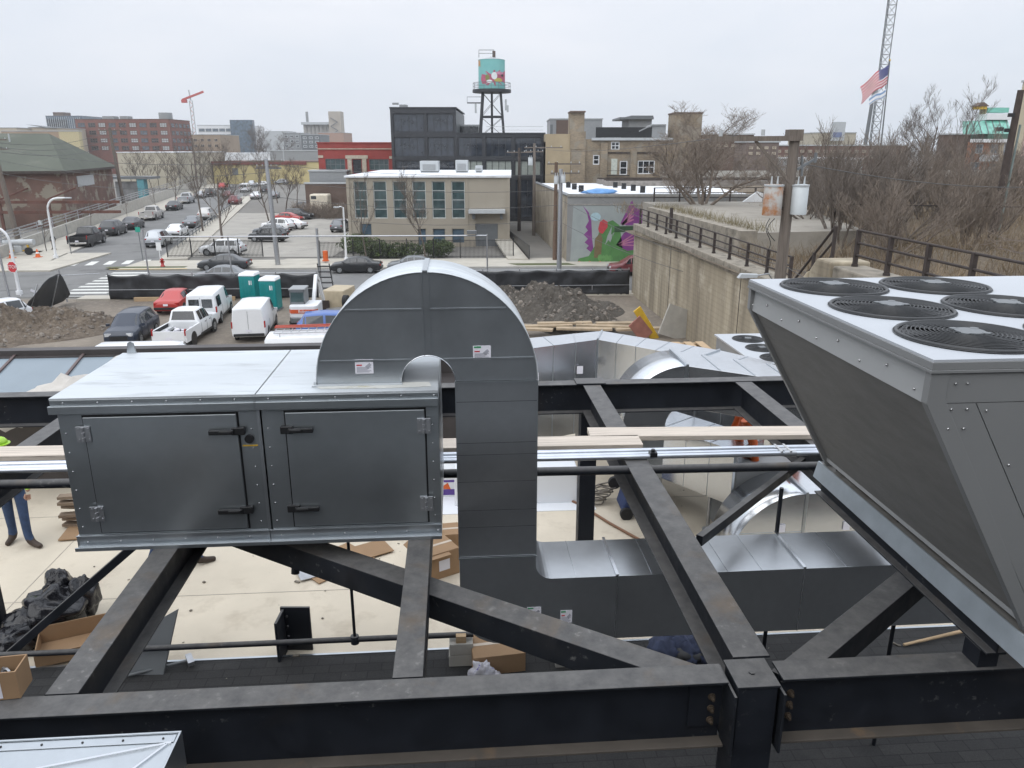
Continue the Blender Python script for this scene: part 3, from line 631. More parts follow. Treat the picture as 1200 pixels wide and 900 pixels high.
obj('orange_tube', MB().tube([(4.6, 16.8, 5.72), (6.45, 16.5, 5.72)], .12, 12), M('clay_orange', (.5, .2, .08), .7), None, 'orange drain tube lying in front of the pallets', 'tube', ang=SA)
# skylight at the roof edge
sk = thing('skylight', 'long dark-framed skylight with blue-grey glass panes at the far edge of the roof', 'skylight', (-8, 14.3, RF), SA)
a = (-16, .35)
obj('frame', MB().box(a[0], a[1], 13.9, 15.7, RF, 6.52).box(a[0], a[1], 13.7, 13.9, 6.4, 6.60).box(a[0], a[1], 15.5, 15.75, 6.5, 7.16).box(a[0], a[1], 15.40, 15.5, 6.95, 7.05), M('bronze_frame', (.07, .062, .06), .5, .3), sk)
mul = MB(); u = -15.4; panes = []
while u < a[1]:
    mul.bar((u, 13.85, 6.63), (u, 15.5, 7.06), .05, .05); panes.append(u); u += 1.32
obj('mullions', mul, M('bronze_bar', (.13, .095, .09), .5, .3), sk)
for u in panes[:-1]: obj('glass_pane', MB().poly([(u+.026, 13.88, 6.62), (u+1.294, 13.88, 6.62), (u+1.294, 15.48, 7.035), (u+.026, 15.48, 7.035)], (0, 0, .012)), M('skylight_glass', (.20, .245, .28), .25, .0, .08, .8, spec=.6), sk)
# crumpled tarp
tp = MB(); nx, ny = 26, 14
for j in range(ny+1):
    for i in range(nx+1):
        s, t = i/nx, j/ny
        u = -8.75+2.5*s; v = 13.1+1.6*t*(.35+.65*s)-.5*(1-s)*(1-t)
        z = 6.62+.38*t*s+.10*s+.28*noise.noise(Vector((s*5, t*4, 2.2)))+.14*noise.noise(Vector((s*13, t*9, 5)))-.35*(1-t)*(1-s)
        tp.v.append((u+.1*noise.noise(Vector((s*8, t*8, 9))), v, z))
tp.f = [(j*(nx+1)+i, j*(nx+1)+i+1, (j+1)*(nx+1)+i+1, (j+1)*(nx+1)+i) for j in range(ny) for i in range(nx)]; tp.m = [0]*len(tp.f); tp.sm = [True]*len(tp.f)
to = obj('crumpled_tarp', tp, M('dirty_sheet', (.50, .47, .43), .8, 0, .1, 3), None, 'crumpled off-white plastic sheet draped over the skylight edge beside the cabinet', 'tarp', ang=SA)
sd = to.modifiers.new('Thickness', 'SOLIDIFY'); sd.thickness = .012
# ------------------------------------------------------------------ people
def skin_body(verts, edges, radii, root=0, sub=2):
    me = bpy.data.meshes.new('body'); me.from_pydata(verts, edges, [])
    o = bpy.data.objects.new('body', me); C.objects.link(o)
    sk = o.modifiers.new('s', 'SKIN')
    for i, r in enumerate(radii): me.skin_vertices[0].data[i].radius = (r, r) if isinstance(r, (int, float)) else r
    me.skin_vertices[0].data[root].use_root = True
    ss = o.modifiers.new('u', 'SUBSURF'); ss.levels = sub; ss.render_levels = sub
    bpy.context.view_layer.update()
    m2 = bpy.data.meshes.new_from_object(o.evaluated_get(bpy.context.evaluated_depsgraph_get()))
    C.objects.unlink(o); bpy.data.objects.remove(o)
    for p in m2.polygons: p.use_smooth = True
    return m2
def person(label, x, y, z, heading, shirt, trousers, hat, stride=.22, bend=.1, feet=(0.35, -.15)):
    """standing adult facing local +x; returns the thing"""
    t = thing('person', label, 'person', (0, 0, 0)); t.location = (x, y, z); t.rotation_euler = (0, 0, heading)
    s = stride/2; b = bend
    V = [(0, 0, .95), (b*.4, 0, 1.12), (b*.9, 0, 1.32), (b*1.1, 0, 1.46), (b*1.3, 0, 1.53), (b*1.5+.01, 0, 1.64), (b*1.5+.01, 0, 1.74),
         (0, .10, .90), (s*.7, .11, .52), (s, .12, .10), (0, -.10, .90), (-s*.4, -.11, .52), (-s, -.12, .10),
         (b*1.05, .19, 1.42), (b+.03, .25, 1.15), (b+.13, .24, .92), (b*1.05, -.19, 1.42), (b+.02, -.26, 1.15), (b+.16, -.22, .93),
         (s+.09, .13+feet[0]*.25, .05), (s+.19, .13+feet[0]*.5, .035), (-s+.09, -.13+feet[1]*.25, .05), (-s+.19, -.13+feet[1]*.5, .035), (s-.05, .12, .05), (-s-.05, -.12, .05)]
    E = [(0, 1), (1, 2), (2, 3), (3, 4), (4, 5), (5, 6), (0, 7), (7, 8), (8, 9), (0, 10), (10, 11), (11, 12), (3, 13), (13, 14), (14, 15), (3, 16), (16, 17), (17, 18), (9, 19), (19, 20), (12, 21), (21, 22), (9, 23), (12, 24)]
    rad = [(.13, .16), (.12, .15), (.13, .17), (.10, .13), .055, .085, .07, .095, .075, .06, .095, .075, .06, .065, .05, .035, .065, .05, .035, .05, .04, .05, .04, .045, .045]
    me = skin_body(V, E, rad)
    for m in (trousers, shirt, m_skin, m_boot): me.materials.append(m)
    for p in me.polygons:
        c = p.center
        p.material_index = 3 if c.z < .135 else (2 if (c.z > 1.52 or (abs(c.y) > .16 and .86 < c.z < .97 and c.x > b+.06)) else (0 if c.z < .99 and not (abs(c.y) > .19 and c.z > .8) else 1))
    o = bpy.data.objects.new('body', me); link(o, t)
    fx = b*1.5+.01
    f = MB()
    for sgn in (1, -1):
        f.blob((fx+.078, sgn*.032, 1.675), (.012, .014, .009), 8, 5, 0)
        hx, hy, hz = (b+.15, .235*sgn, .86)
        for q, (dy, L) in enumerate(((-.030, .075), (-.011, .085), (.009, .08), (.028, .062))): f.tube([(hx+.01, hy+dy, hz+.03), (hx+.025, hy+dy, hz-.02), (hx+.02, hy+dy, hz-L*.7)], [.011, .010, .008], 6)
        f.tube([(hx, hy-.03*sgn, hz+.04), (hx+.04, hy-.045*sgn, hz+.01), (hx+.05, hy-.04*sgn, hz-.02)], [.012, .011, .009], 6)
    fo = mesh('fingers', f, m_skin); link(bpy.data.objects.new('fingers_and_eyes', fo), t)
    h = MB().blob((fx, 0, 1.745), (.115, .10, .095), 14, 8, 0, flat=True)
    if hat: h.cyl((fx+.02, 0, 1.735), .135, .012, 18)
    link(bpy.data.objects.new('hard_hat' if hat else 'hair', mesh('hat', h, hat or m_dark)), t)
    return t
x, y = G(33, 640, RF)
person('worker in blue jeans and brown boots standing at the left edge, body behind the pipes', x-.15, y+.1, RF, math.radians(-65), m_lime, m_jean, M('lime_hat', (.35, .6, .05), .4), .30, .06)
x, y = G(205, 665, RF)
person('worker mostly hidden behind the cabinet, one brown boot showing beneath it', x, y, RF, math.radians(-10), M('blue_shirt', (.06, .09, .16), .9), m_jean, m_white, .62, .05)
# ------------------------------------------------------------------ bags, boxes and tools on the roof
def site(px, py, z=RF): return Sg(px, py, z)
u, v = site(70, 735)
gbm = MB()
for k, (du, dv, dz, r) in enumerate(((0, 0, .27, (.42, .36, .34)), (-.25, -.22, .2, (.3, .26, .26)), (.28, .2, .34, (.2, .2, .3)), (-.05, .25, .42, (.2, .2, .3)), (-.3, -.5, .16, (.26, .2, .18)))):
    gbm.blob((u+du, v+dv, RF+dz), r, 56, 40, .13, 2.1, k+1)
for i_, v_ in enumerate(gbm.v):
    q_ = Vector(v_); k_ = -.075*abs(noise.noise(Vector((q_.x*4.2, q_.y*4.2, q_.z*1.8))))-.03*abs(noise.noise(Vector((q_.x*10, q_.y*10, q_.z*3))+Vector((3, 1, 7)))); c_ = Vector((u, v, RF+.2)); d_ = (q_-c_); q_ = c_+d_*(1+k_*2.2); gbm.v[i_] = (q_.x, q_.y, max(RF+.004, q_.z))
bag = obj('garbage_bag', gbm, M('black_bag', (.012, .012, .015), .2, 0, .3, 8, .5, 7), None, 'wrinkled black plastic garbage bag on the pale deck at the left', 'bag', ang=SA)
u, v = site(95, 762)
bx = thing('cardboard_tray', 'open brown cardboard tray beside the garbage bag', 'box', (u, v, RF), SA)
obj('base', MB().obox((u, v, RF+.06), (.9, .5, .012), .35), m_card, bx)
obj('sides', MB().obox((u+.09, v-.25+.02, RF+.13), (.9, .012, .16), .35).obox((u-.09, v+.25, RF+.17), (.9, .012, .24), .35).obox((u+.43, v+.16, RF+.13), (.012, .5, .16), .35).obox((u-.43, v-.14, RF+.13), (.012, .5, .16), .35), m_card, bx)
u, v = site(82, 618); lb = thing('lumber_pile', 'untidy pile of short boards on the deck behind the cabinet left end', 'lumber', (u, v, RF), SA)
for k in range(6):
    w = .7+.1*(k % 3); obj('board', MB().obox((u+.25+.05*((k*7) % 3), v+.06*(k % 2), RF+.05+.10*k), (w, .14, .045), .12*((k % 3)-1)), M('grey_board', (.24, .18, .13), .9, 0, .2, 5), lb)
obj('plywood_sheet', MB().obox((u+.4, v-.22, RF+.03), (.75, .5, .02), .1), m_card, lb)
u, v = site(372, 668); sh = thing('flat_cardboard', 'flattened tan cardboard sheets lying on the deck under the cabinet', 'cardboard', (u, v, RF), SA)
obj('sheet', MB().obox((u+.22, v+.18, RF+.02), (1.0, .7, .012), .75), m_card, sh); obj('sheet', MB().obox((u+.6, v+.42, RF+.035), (.9, .45, .01), .5), m_card, sh)
obj('grey_sheet', MB().obox((u-.25, v+.12, RF+.035), (.24, .9, .012), .42), m_alu, None, 'narrow grey metal offcut beside the flattened cardboard', 'metal sheet', ang=SA)
def carton(label, px, py, size, a, closed=True, z=RF, tape=True, frame=SA, mat=None):
    u, v = Sg(px, py, z); t = thing('cardboard_box', label, 'box', (u, v, z), frame)
    w, d, h = size
    obj('carton', MB().obox((u, v, z+h/2), (w, d, h), a), mat or m_card, t, bevel=.006)
    ca, sa = math.cos(a), math.sin(a)
    if tape: obj('tape', MB().obox((u, v, z+h/2+.001), (w+.004, .05, h+.004), a), M('packing_tape', (.5, .42, .33), .35), t)
    obj('label', MB().obox((u-sa*-(-d/2-.003)*1-0*ca, v-ca*(d/2+.003), z+h*.5), (w*.35, .004, h*.4), a) if abs(a) < .3 else MB().obox((u+sa*(d/2+.003), v-ca*(d/2+.003), z+h*.5), (w*.35, .004, h*.4), a), m_paper, t)
    if not closed:
        obj('flap', MB().obox((u-.02, v-d/2-.06, z+h-.02), (w*.95, .16, .008), a, 0, 0).obox((u-w/2-.07, v, z+h-.04), (.16, d*.95, .008), a, 0, -.5), m_card, t)
    return t
carton('taped brown carton with printed end lying beside the cinder blocks', 582, 778, (.62, .5, .3), .10)
carton('open carton behind the cabinet right end, flaps up', 512, 668, (.5, .5, .42), .5, False)
carton('small carton stacked on others right of the cabinet', 520, 640, (.5, .4, .3), .1)
pb = thing('print_box', 'purple and white printed supply box beside the cabinet right end', 'box', (*site(522, 583), RF), SA); u, v = site(522, 583)
obj('carton', MB().box(u-.25, u+.25, v, v+.4, RF, RF+.55), m_white, pb); obj('print_bands', MB().box(u-.25, u+.25, v-.006, v-.001, RF+.05, RF+.16).box(u-.25, u+.25, v-.006, v-.001, RF+.3, RF+.34), M('purple_ink', (.10, .05, .25), .6), pb)
obj('orange_print', MB().poly([(u-.1, v-.006, RF+.18), (u+.1, v-.006, RF+.16), (u+.05, v-.006, RF+.29)], (0, .004, 0)), m_orange, pb)
u, v = site(540, 779); cbk = thing('cinder_blocks', 'two stacked grey concrete blocks holding the end of the low pipe', 'concrete block', (u, v, RF), SA)
obj('block', MB().box(u-.14, u+.14, v-.1, v+.1, RF+.05, RF+.2), m_conc, cbk, bevel=.008); obj('block', MB().box(u-.13, u+.15, v-.1, v+.1, RF+.205, RF+.36), m_conc, cbk, bevel=.008); obj('wood_wedge', MB().box(u-.05, u+.07, v-.08, v+.02, RF+.362, RF+.45), m_wood2, cbk)
u, v = site(565, 786); obj('crumpled_bag', MB().blob((u-.02, v-.25, RF+.14), (.13, .10, .15), 22, 14, .3, 3.5, 4).blob((u+.12, v-.28, RF+.1), (.12, .09, .07), 18, 10, .3, 3.5, 5), M('printed_plastic', (.55, .54, .58), .4, 0, .1, 8, dirt=((.12, .10, .3), .58, .64, 9)), None, 'crumpled white and blue plastic bag by the taped carton', 'bag', ang=SA)
u, v = site(665, 780); bl = thing('white_block', 'pale block standing under the thick diagonal brace', 'concrete block', (u, v, RF), SA); obj('block', MB().box(u-.16, u+.22, v-.1, v+.12, RF+.05, RF+.36), m_conc, bl, bevel=.01); obj('joint', MB().box(u+.04, u+.055, v-.102, v-.1, RF+.05, RF+.36), m_grey, bl)
u, v = site(800, 775); nb = MB()
for k in range(5): nb.blob((u-.25+.14*k, v+.05*math.sin(k*2), RF+.15), (.2, .22, .17), 20, 12, .2, 3, k+11)
nbo = thing('tool_bag', 'open navy canvas tool bag under the horizontal duct', 'bag', (u, v, RF), SA)
obj('canvas', nb, M('navy_canvas', (.035, .045, .085), .85, 0, .3, 12), nbo); obj('dark_opening', MB().blob((u+.02, v-.1, RF+.16), (.26, .16, .12), 14, 8, .1, 2, 3), m_blk, nbo)
obj('tools', MB().tube([(u+.2, v-.1, RF+.2), (u+.32, v-.2, RF+.33)], .015, 6).tube([(u+.25, v-.1, RF+.2), (u+.36, v-.12, RF+.3)], .012, 6), m_orange, nbo)
obj('white_cable', MB().tube([(u-.75+.06*i, v+.0+.10*math.sin(i*1.5), RF+.07+.01*(i % 2)) for i in range(9)], .012, 6), m_white, None, 'white cable looped on the shingles beside the navy bag', 'cable', ang=SA)
u, v = site(348, 768); bp2 = thing('steel_plate', 'black bolted steel plate standing upright on the deck by the low pipe', 'plate', (u, v, RF), SA)
obj('plate', MB().obox((u, v+.12, RF+.30), (.36, .03, .62), -.08), m_steel, bp2); obj('flange', MB().obox((u-.16, v-.04, RF+.29), (.03, .3, .6), -.08), m_steel, bp2)
obj('bolt_holes', MB().cyl((u-.1, v+.09, RF+.5), .015, .01, 8, 0, 'y').cyl((u-.1, v+.09, RF+.36), .015, .01, 8, 0, 'y').cyl((u-.1, v+.09, RF+.22), .015, .01, 8, 0, 'y'), m_chrome, bp2)
u, v = site(158, 795); obj('leaning_plate', MB().poly([(u-.1, v, RF+.05), (u+.34, v-.02, RF+.05), (u+.5, v+.25, RF+.75), (u+.2, v+.2, RF+.6)], (.01, .02, .0)), m_greyd, None, 'dark grey plate leaning under the left beam', 'plate', ang=SA)
a = site(140, 802); b = site(222, 783)
hm = thing('hammer', 'grey long-handled tool lying on the shingles near the left beam', 'tool', (*a, RF+.05), SA)
obj('handle', MB().tube([(*a, RF+.09), (*b, RF+.11)], .018, 8), m_greyd, hm); obj('head', MB().obox((b[0]+.02, b[1], RF+.12), (.07, .2, .05), .5), m_alu, hm)
a = site(1058, 762); b = site(1135, 747)
br_ = thing('broom', 'tan wooden broom with yellow cord lying on the shingles right of the front column', 'broom', (*b, RF+.05), SA)
obj('handle', MB().tube([(*a, RF+.08), (*b, RF+.12)], [.018, .024], 8), m_wood2, br_); obj('brush_head', MB().tube([(*b, RF+.12), (b[0]+.45, b[1]+.12, RF+.12)], [.05, .09], 10), M('bristles', (.34, .25, .15), .95, 0, .3, 20), br_)
obj('yellow_cord', MB().tube([(b[0]+.12+.16*math.cos(i*.55)+.03*i, b[1]-.02+.13*math.sin(i*.55), RF+.10+.012*i) for i in range(16)]+[(b[0]+.9, b[1]-.2, RF+.1)], .014, 6), m_yel, br_)
obj('dark_box', MB().obox((b[0]+.42, b[1]-.02, RF+.13), (.35, .16, .15), .1), m_card, br_)
u, v = Sg(14, 812, ZT); fb = thing('parts_box', 'open cardboard box of small bolts on the left end of the front beam', 'box', (u, v, ZT), SA)
obj('carton', MB().obox((u-.04, v-.06, ZT+.09), (.22, .008, .17), .1).obox((u-.05, v+.09, ZT+.09), (.22, .008, .17), .1).obox((u+.065, v+.02, ZT+.09), (.008, .15, .17), .1).obox((u-.16, v+.01, ZT+.09), (.008, .15, .17), .1).obox((u-.045, v+.015, ZT+.008), (.22, .15, .008), .1), m_card, fb)
obj('white_label', MB().obox((u-.075, v-.068, ZT+.09), (.13, .003, .15), .1), m_paper, fb)
bt = MB()
for k in range(60): bt.obox((u-.045+R.uniform(-.09, .09), v+.015+R.uniform(-.06, .06), ZT+.08+R.uniform(0, .03)), (.03, .012, .012), R.uniform(0, 3), 0, R.uniform(-1, 1))
obj('bolts', bt, m_alu, fb)
# near left galvanized hood
hd_ = thing('duct_cover', 'flat galvanized sheet-metal cover with folded ribs in the near left corner', 'metal cover', (-2.1, 2.7, 8.2), SA)
pa = Sg(212, 857, 8.12); pb_ = Sg(208, 900, 8.05); zc_ = 8.12
ux = pa[0]; vx = pa[1]
obj('top_sheet', MB().box(ux-2.6, ux-.012, vx-.62, vx, 8.085, 8.10), m_galv2, hd_, bevel=.003)
obj('rim', MB().box(ux-2.6, ux, vx+.001, vx+.012, 7.9, 8.115).box(ux-.012, ux, vx-.62, vx, 7.9, 8.115).box(ux-2.6, ux-.02, vx-.055, vx-.002, 8.101, 8.106), m_galv2, hd_, bevel=.002)
u0_ = 0
rb = MB()
rb.bar((ux-.03, vx-.06, 8.104), (ux-1.4, vx-.36, 8.104), .012, .010).bar((ux-.05, vx-.07, 8.104), (ux-.4, vx-.6, 8.104), .012, .010); obj('cross_ribs', rb, m_galv, hd_)
sb = MB()
for i in range(9): sb.cyl((ux-.08-.2*i, vx-.03, 8.106), .006, .004, 8)
obj('screws', sb, m_blk, hd_); obj('paper_sticker', MB().box(ux-1.0, ux-.84, vx-.30, vx-.22, 8.101, 8.104), m_paper, hd_)
# hose, rope and blue cart
hp = [Sg(628, 568, RF+.02), Sg(680, 592, RF+.02), Sg(715, 614, RF+.02), Sg(762, 640, RF+.02)]
obj('air_hose', MB().tube([(*p, RF+.03) for p in hp], .022, 8), M('hose_brown', (.20, .10, .055), .6), None, 'brown air hose trailing across the pale deck', 'hose', ang=SA)
u, v = Sg(702, 590, RF)
rp = MB()
for k in range(7): rp.tube([(u+.18*math.cos(i*.5+k)+.04*k-.1, v+.12*math.sin(i*.5+k), RF+.05+.05*k+.02*math.sin(i)) for i in range(14)], .014, 5)
obj('rope_coil', rp, M('grey_rope', (.20, .18, .155), .9), None, 'tangled grey rope coil beside the back column', 'rope', ang=SA)
u, v = Sg(738, 600, RF); ct = thing('wheeled_bin', 'blue wheeled bin tipped behind the wide beam', 'bin', (u, v, RF), SA)
obj('tub', MB().poly([(u-.2, v-.25, RF+.12), (u+.25, v-.25, RF+.06), (u+.35, v-.2, RF+.5), (u-.05, v-.2, RF+.62)], (0, .5, 0)), M('navy_plastic', (.02, .04, .12), .45), ct, bevel=.03)
for du, dv, dz in ((-.12, -.3, .1), (-.22, .28, .42)): obj('wheel', MB().cyl((u+du, v+dv, RF+dz), .11, .07, 16, 0, 'y').cyl((u+du, v+dv-.005, RF+dz), .045, .08, 10, 0, 'y'), m_rub, ct)
dbm = MB()
for k in range(150):
    u = R.uniform(-6, 6); v = R.uniform(7, 13.5); s = .004+.035*R.random()**3
    dbm.obox((u, v, (RF if v > 8.25 else RF+.05)+.004+s*.3), (s*R.uniform(1, 3), s, s*.5), R.uniform(0, 3), 0)
obj('roof_debris', dbm, M('debris', (.18, .16, .13), .9, 0, .6, 8), kind='stuff', ang=SA)
# ================================================================== GROUND, STREETS
CA = math.radians(3.0); RA = math.radians(14.5)
def gmat(name, c1, c2, c3, s1=.25, s2=2.5, bump=.5, rough=.95):
    m, t, b = nt(name); v = mapv(t)
    c = ramp(t, noi(t, v, s1, 8, .65), .35, .65, c1, c2)
    c = mixc(t, ramp(t, noi(t, v, s2, 8, .7), .5, .7, (0, 0, 0), (.85, .85, .85)), c, c3)
    t.links.new(c, b.inputs['Base Color']); b.inputs['Roughness'].default_value = rough
    bumpn(t, b, noi(t, v, s2*3, 8, .7), bump, .08); return m
m_dirt = gmat('site_dirt', (.23, .195, .155), (.16, .135, .11), (.29, .25, .20))
m_clod = gmat('dirt_mound_brown', (.085, .064, .048), (.17, .135, .10), (.24, .195, .15), .8, 4, 1)
m_clodg = gmat('dirt_mound_grey', (.058, .050, .041), (.095, .083, .069), (.150, .134, .114), .8, 4, 1)
m_earth = gmat('far_ground', (.16, .15, .135), (.20, .19, .17), (.13, .125, .115), .03, .3, .1)
m_grassy = gmat('dry_earth', (.17, .135, .095), (.12, .095, .07), (.23, .19, .13), .3, 3, 1)
m_verge = gmat('grass_verge', (.075, .095, .035), (.10, .105, .05), (.16, .145, .09), .8, 5, .6)
def sheet(name, pts, z, mat, ang=0, label=None):
    return obj(name, MB().poly([(x, y, z) for x, y in pts]), mat, kind='structure', ang=ang, o=(0, 0, 0))
S_ = 4000
sheet('ground', [(-S_, -400), (S_, -400), (S_, S_), (-S_, S_)], -.03, m_earth)
sheet('site_lot', [(-48, 18), (14, 18), (14, 60), (-48, 60)], -.004, m_dirt, CA)
sheet('cross_street', [(-170, 60.8), (90, 60.8), (90, 74.4), (-170, 74.4)], .004, m_asph, CA)
sheet('side_road', [(-25.8, 70), (-15.4, 70), (-14.2, 430), (-25.8, 430)], .008, m_asph, RA)
sheet('parking_lot', [rz(p, -CA) for p in ((-37.5, 82.3), (-19.2, 82.3), (-19.2, 141), (-53, 141))], .012, M('lot_concrete', (.33, .31, .275), .9, 0, .12, .3, .1, 15, dirt=((.22, .21, .195), .55, .7, .4)), CA)
sheet('driveway', [(-26.6+4.2, 74.4), (-17.4+4.2, 74.4), (-15.5+4.2, 81), (-22.4+3.4, 81)], .156, m_walk, CA)
def kerb(name, x0, x1, y0, y1, ang, mat=None, h=.14): return obj(name, MB().box(x0, x1, y0, y1, -.02, h), mat or m_walk, kind='structure', ang=ang, o=(0, 0, 0))
kerb('far_sidewalk', -33.5, 60, 74.6, 80.4, CA); kerb('kerb', -33.6, 60, 74.4, 74.6, CA, m_conc)
kerb('near_sidewalk', -30, 16, 59.2, 60.7, CA)
kerb('corner_sidewalk', -60, -39.5, 74.2, 87, CA)
kerb('road_sidewalk', -31.2, -25.95, 88, 330, RA, None, .146); kerb('kerb', -25.95, -25.8, 88, 330, RA, m_conc)
kerb('road_sidewalk', -15.3, -12.6, 86, 200, RA, None, .15)
sheet('grass_verge', [(-35, 75.2), (-27.5, 75.2), (-27.5, 76.2), (-35, 76.2)], .146, m_verge, CA)
sheet('grass_verge', [(4.5, 75.0), (10.3, 75.0), (9.6, 76.5), (3.5, 76.5)], .146, m_verge, CA)
sheet('kerb_paint', [(-34.2, 74.36), (-27, 74.36), (-27, 74.6), (-34.2, 74.6)], .145, m_yel, CA)
cw = MB()
for k in range(6): x = -25.2+1.65*k; cw.poly([(x, 84.2, .014), (x+.75, 84.2, .014), (x+.75, 87.0, .014), (x, 87.0, .014)])
obj('crosswalk', cw, m_paintw, kind='structure', ang=RA, o=(0, 0, 0))
cw = MB()
for k in range(8): y = 62.2+1.5*k; x = -32.5-.12*k; cw.poly([(x, y, .016), (x+3.4, y, .016), (x+3.4, y+.65, .016), (x, y+.65, .016)])
obj('crosswalk', cw, m_paintw, kind='structure', ang=CA, o=(0, 0, 0))
cwr = MB().poly([(-31.8, 60.95, .016), (-3, 60.95, .016), (-3, 61.1, .016), (-31.8, 61.1, .016)])
obj('road_line', cwr, m_paintw, kind='structure', ang=CA, o=(0, 0, 0))
sheet('tree_pit', [(-30.6, 95), (-29, 95), (-29, 96.8), (-30.6, 96.8)], .146, M('mulch', (.035, .03, .028), .95), RA)
sheet('red_paver', [(-53.6+4, 75.2), (-51+4, 75.4), (-50.5+4, 76.6), (-53+4, 76.3)], .147, M('red_paving', (.26, .10, .075), .9), CA)
# ================================================================== VEHICLES
def paint(name, col, metal=.0): return M(name, col, .32, metal, .03, 2, coat=.3)
P = dict(black=paint('black_car', (.012, .013, .015)), white=paint('white_car', (.74, .75, .76)), silver=paint('silver_car', (.42, .44, .46), .4), grey=paint('grey_car', (.16, .17, .18), .3),
         dark=paint('charcoal_car', (.035, .038, .042)), navy=paint('navy_car', (.018, .026, .045)), red=paint('red_car', (.42, .03, .025)), maroon=paint('maroon_car', (.16, .03, .035)), tan=paint('pale_silver_car', (.50, .49, .47), .2), blue=paint('blue_car', (.05, .12, .36)))
SPEC = {
 'sedan': dict(st=[(-2.35, .42, .72, .74, .74, .78, .62), (-2.25, .28, .90, .94, .86, .88, .72), (-1.55, .24, .97, 1.01, .89, .90, .72), (-.95, .22, .96, 1.38, .90, .91, .58), (-.2, .22, .95, 1.46, .90, .91, .60), (.45, .22, .94, 1.40, .90, .91, .60), (1.3, .22, .92, .97, .90, .91, .74), (2.05, .24, .80, .86, .88, .88, .70), (2.3, .30, .62, .66, .80, .80, .62)],
   rear=(2, 3), front=(5, 6), side=[(2, 3, .25, .97), (3, 4, .05, .96), (4, 5, .06, .97), (5, 6, .04, .72)], wheels=(-1.38, 1.42, .33), L=4.7, lz=.70),
 'suv': dict(st=[(-2.3, .45, .75, .78, .76, .80, .66), (-2.24, .32, 1.02, 1.05, .88, .90, .72), (-2.12, .30, 1.06, 1.12, .90, .91, .74), (-1.72, .28, 1.05, 1.66, .91, .92, .60), (-.6, .28, 1.03, 1.72, .91, .92, .64), (.4, .28, 1.02, 1.66, .91, .92, .63), (1.25, .28, 1.02, 1.07, .91, .92, .76), (2.1, .30, .92, .98, .89, .89, .74), (2.3, .38, .70, .74, .82, .82, .66)],
   rear=(2, 3), front=(5, 6), side=[(2, 3, .45, .97), (3, 4, .04, .97), (4, 5, .05, .97), (5, 6, .04, .70)], wheels=(-1.38, 1.42, .37), L=4.6, lz=.85),
 'pickup': dict(st=[(-.62, .34, 1.10, 1.13, .92, .94, .84), (-.60, .34, 1.14, 1.2, .93, .95, .82), (-.42, .34, 1.14, 1.82, .93, .95, .68), (.6, .34, 1.12, 1.84, .93, .95, .68), (.9, .34, 1.12, 1.78, .93, .95, .67), (1.5, .34, 1.12, 1.17, .93, .95, .80), (2.65, .36, 1.04, 1.10, .92, .93, .78), (2.88, .44, .82, .86, .88, .88, .74)],
   rear=(1, 2), front=(4, 5), side=[(2, 3, .06, .56), (2, 3, .60, .99), (3, 4, .02, .9), (4, 5, .04, .62)], wheels=(-1.75, 1.85, .39), L=5.8, lz=.95),
 'van': dict(st=[(-2.75, .46, 1.10, 1.95, .92, .95, .80), (-2.68, .34, 1.12, 2.08, .95, .98, .82), (.55, .34, 1.12, 2.08, .95, .98, .82), (1.0, .34, 1.12, 2.02, .95, .98, .80), (1.72, .34, 1.12, 1.18, .95, .97, .82), (2.55, .36, .98, 1.04, .94, .94, .78), (2.75, .44, .74, .78, .88, .88, .72)],
   rear=None, front=(3, 4), side=[(2, 3, .0, .95), (3, 4, .05, .72)], wheels=(-1.65, 1.75, .36), L=5.5, lz=1.0)}
BC = {}
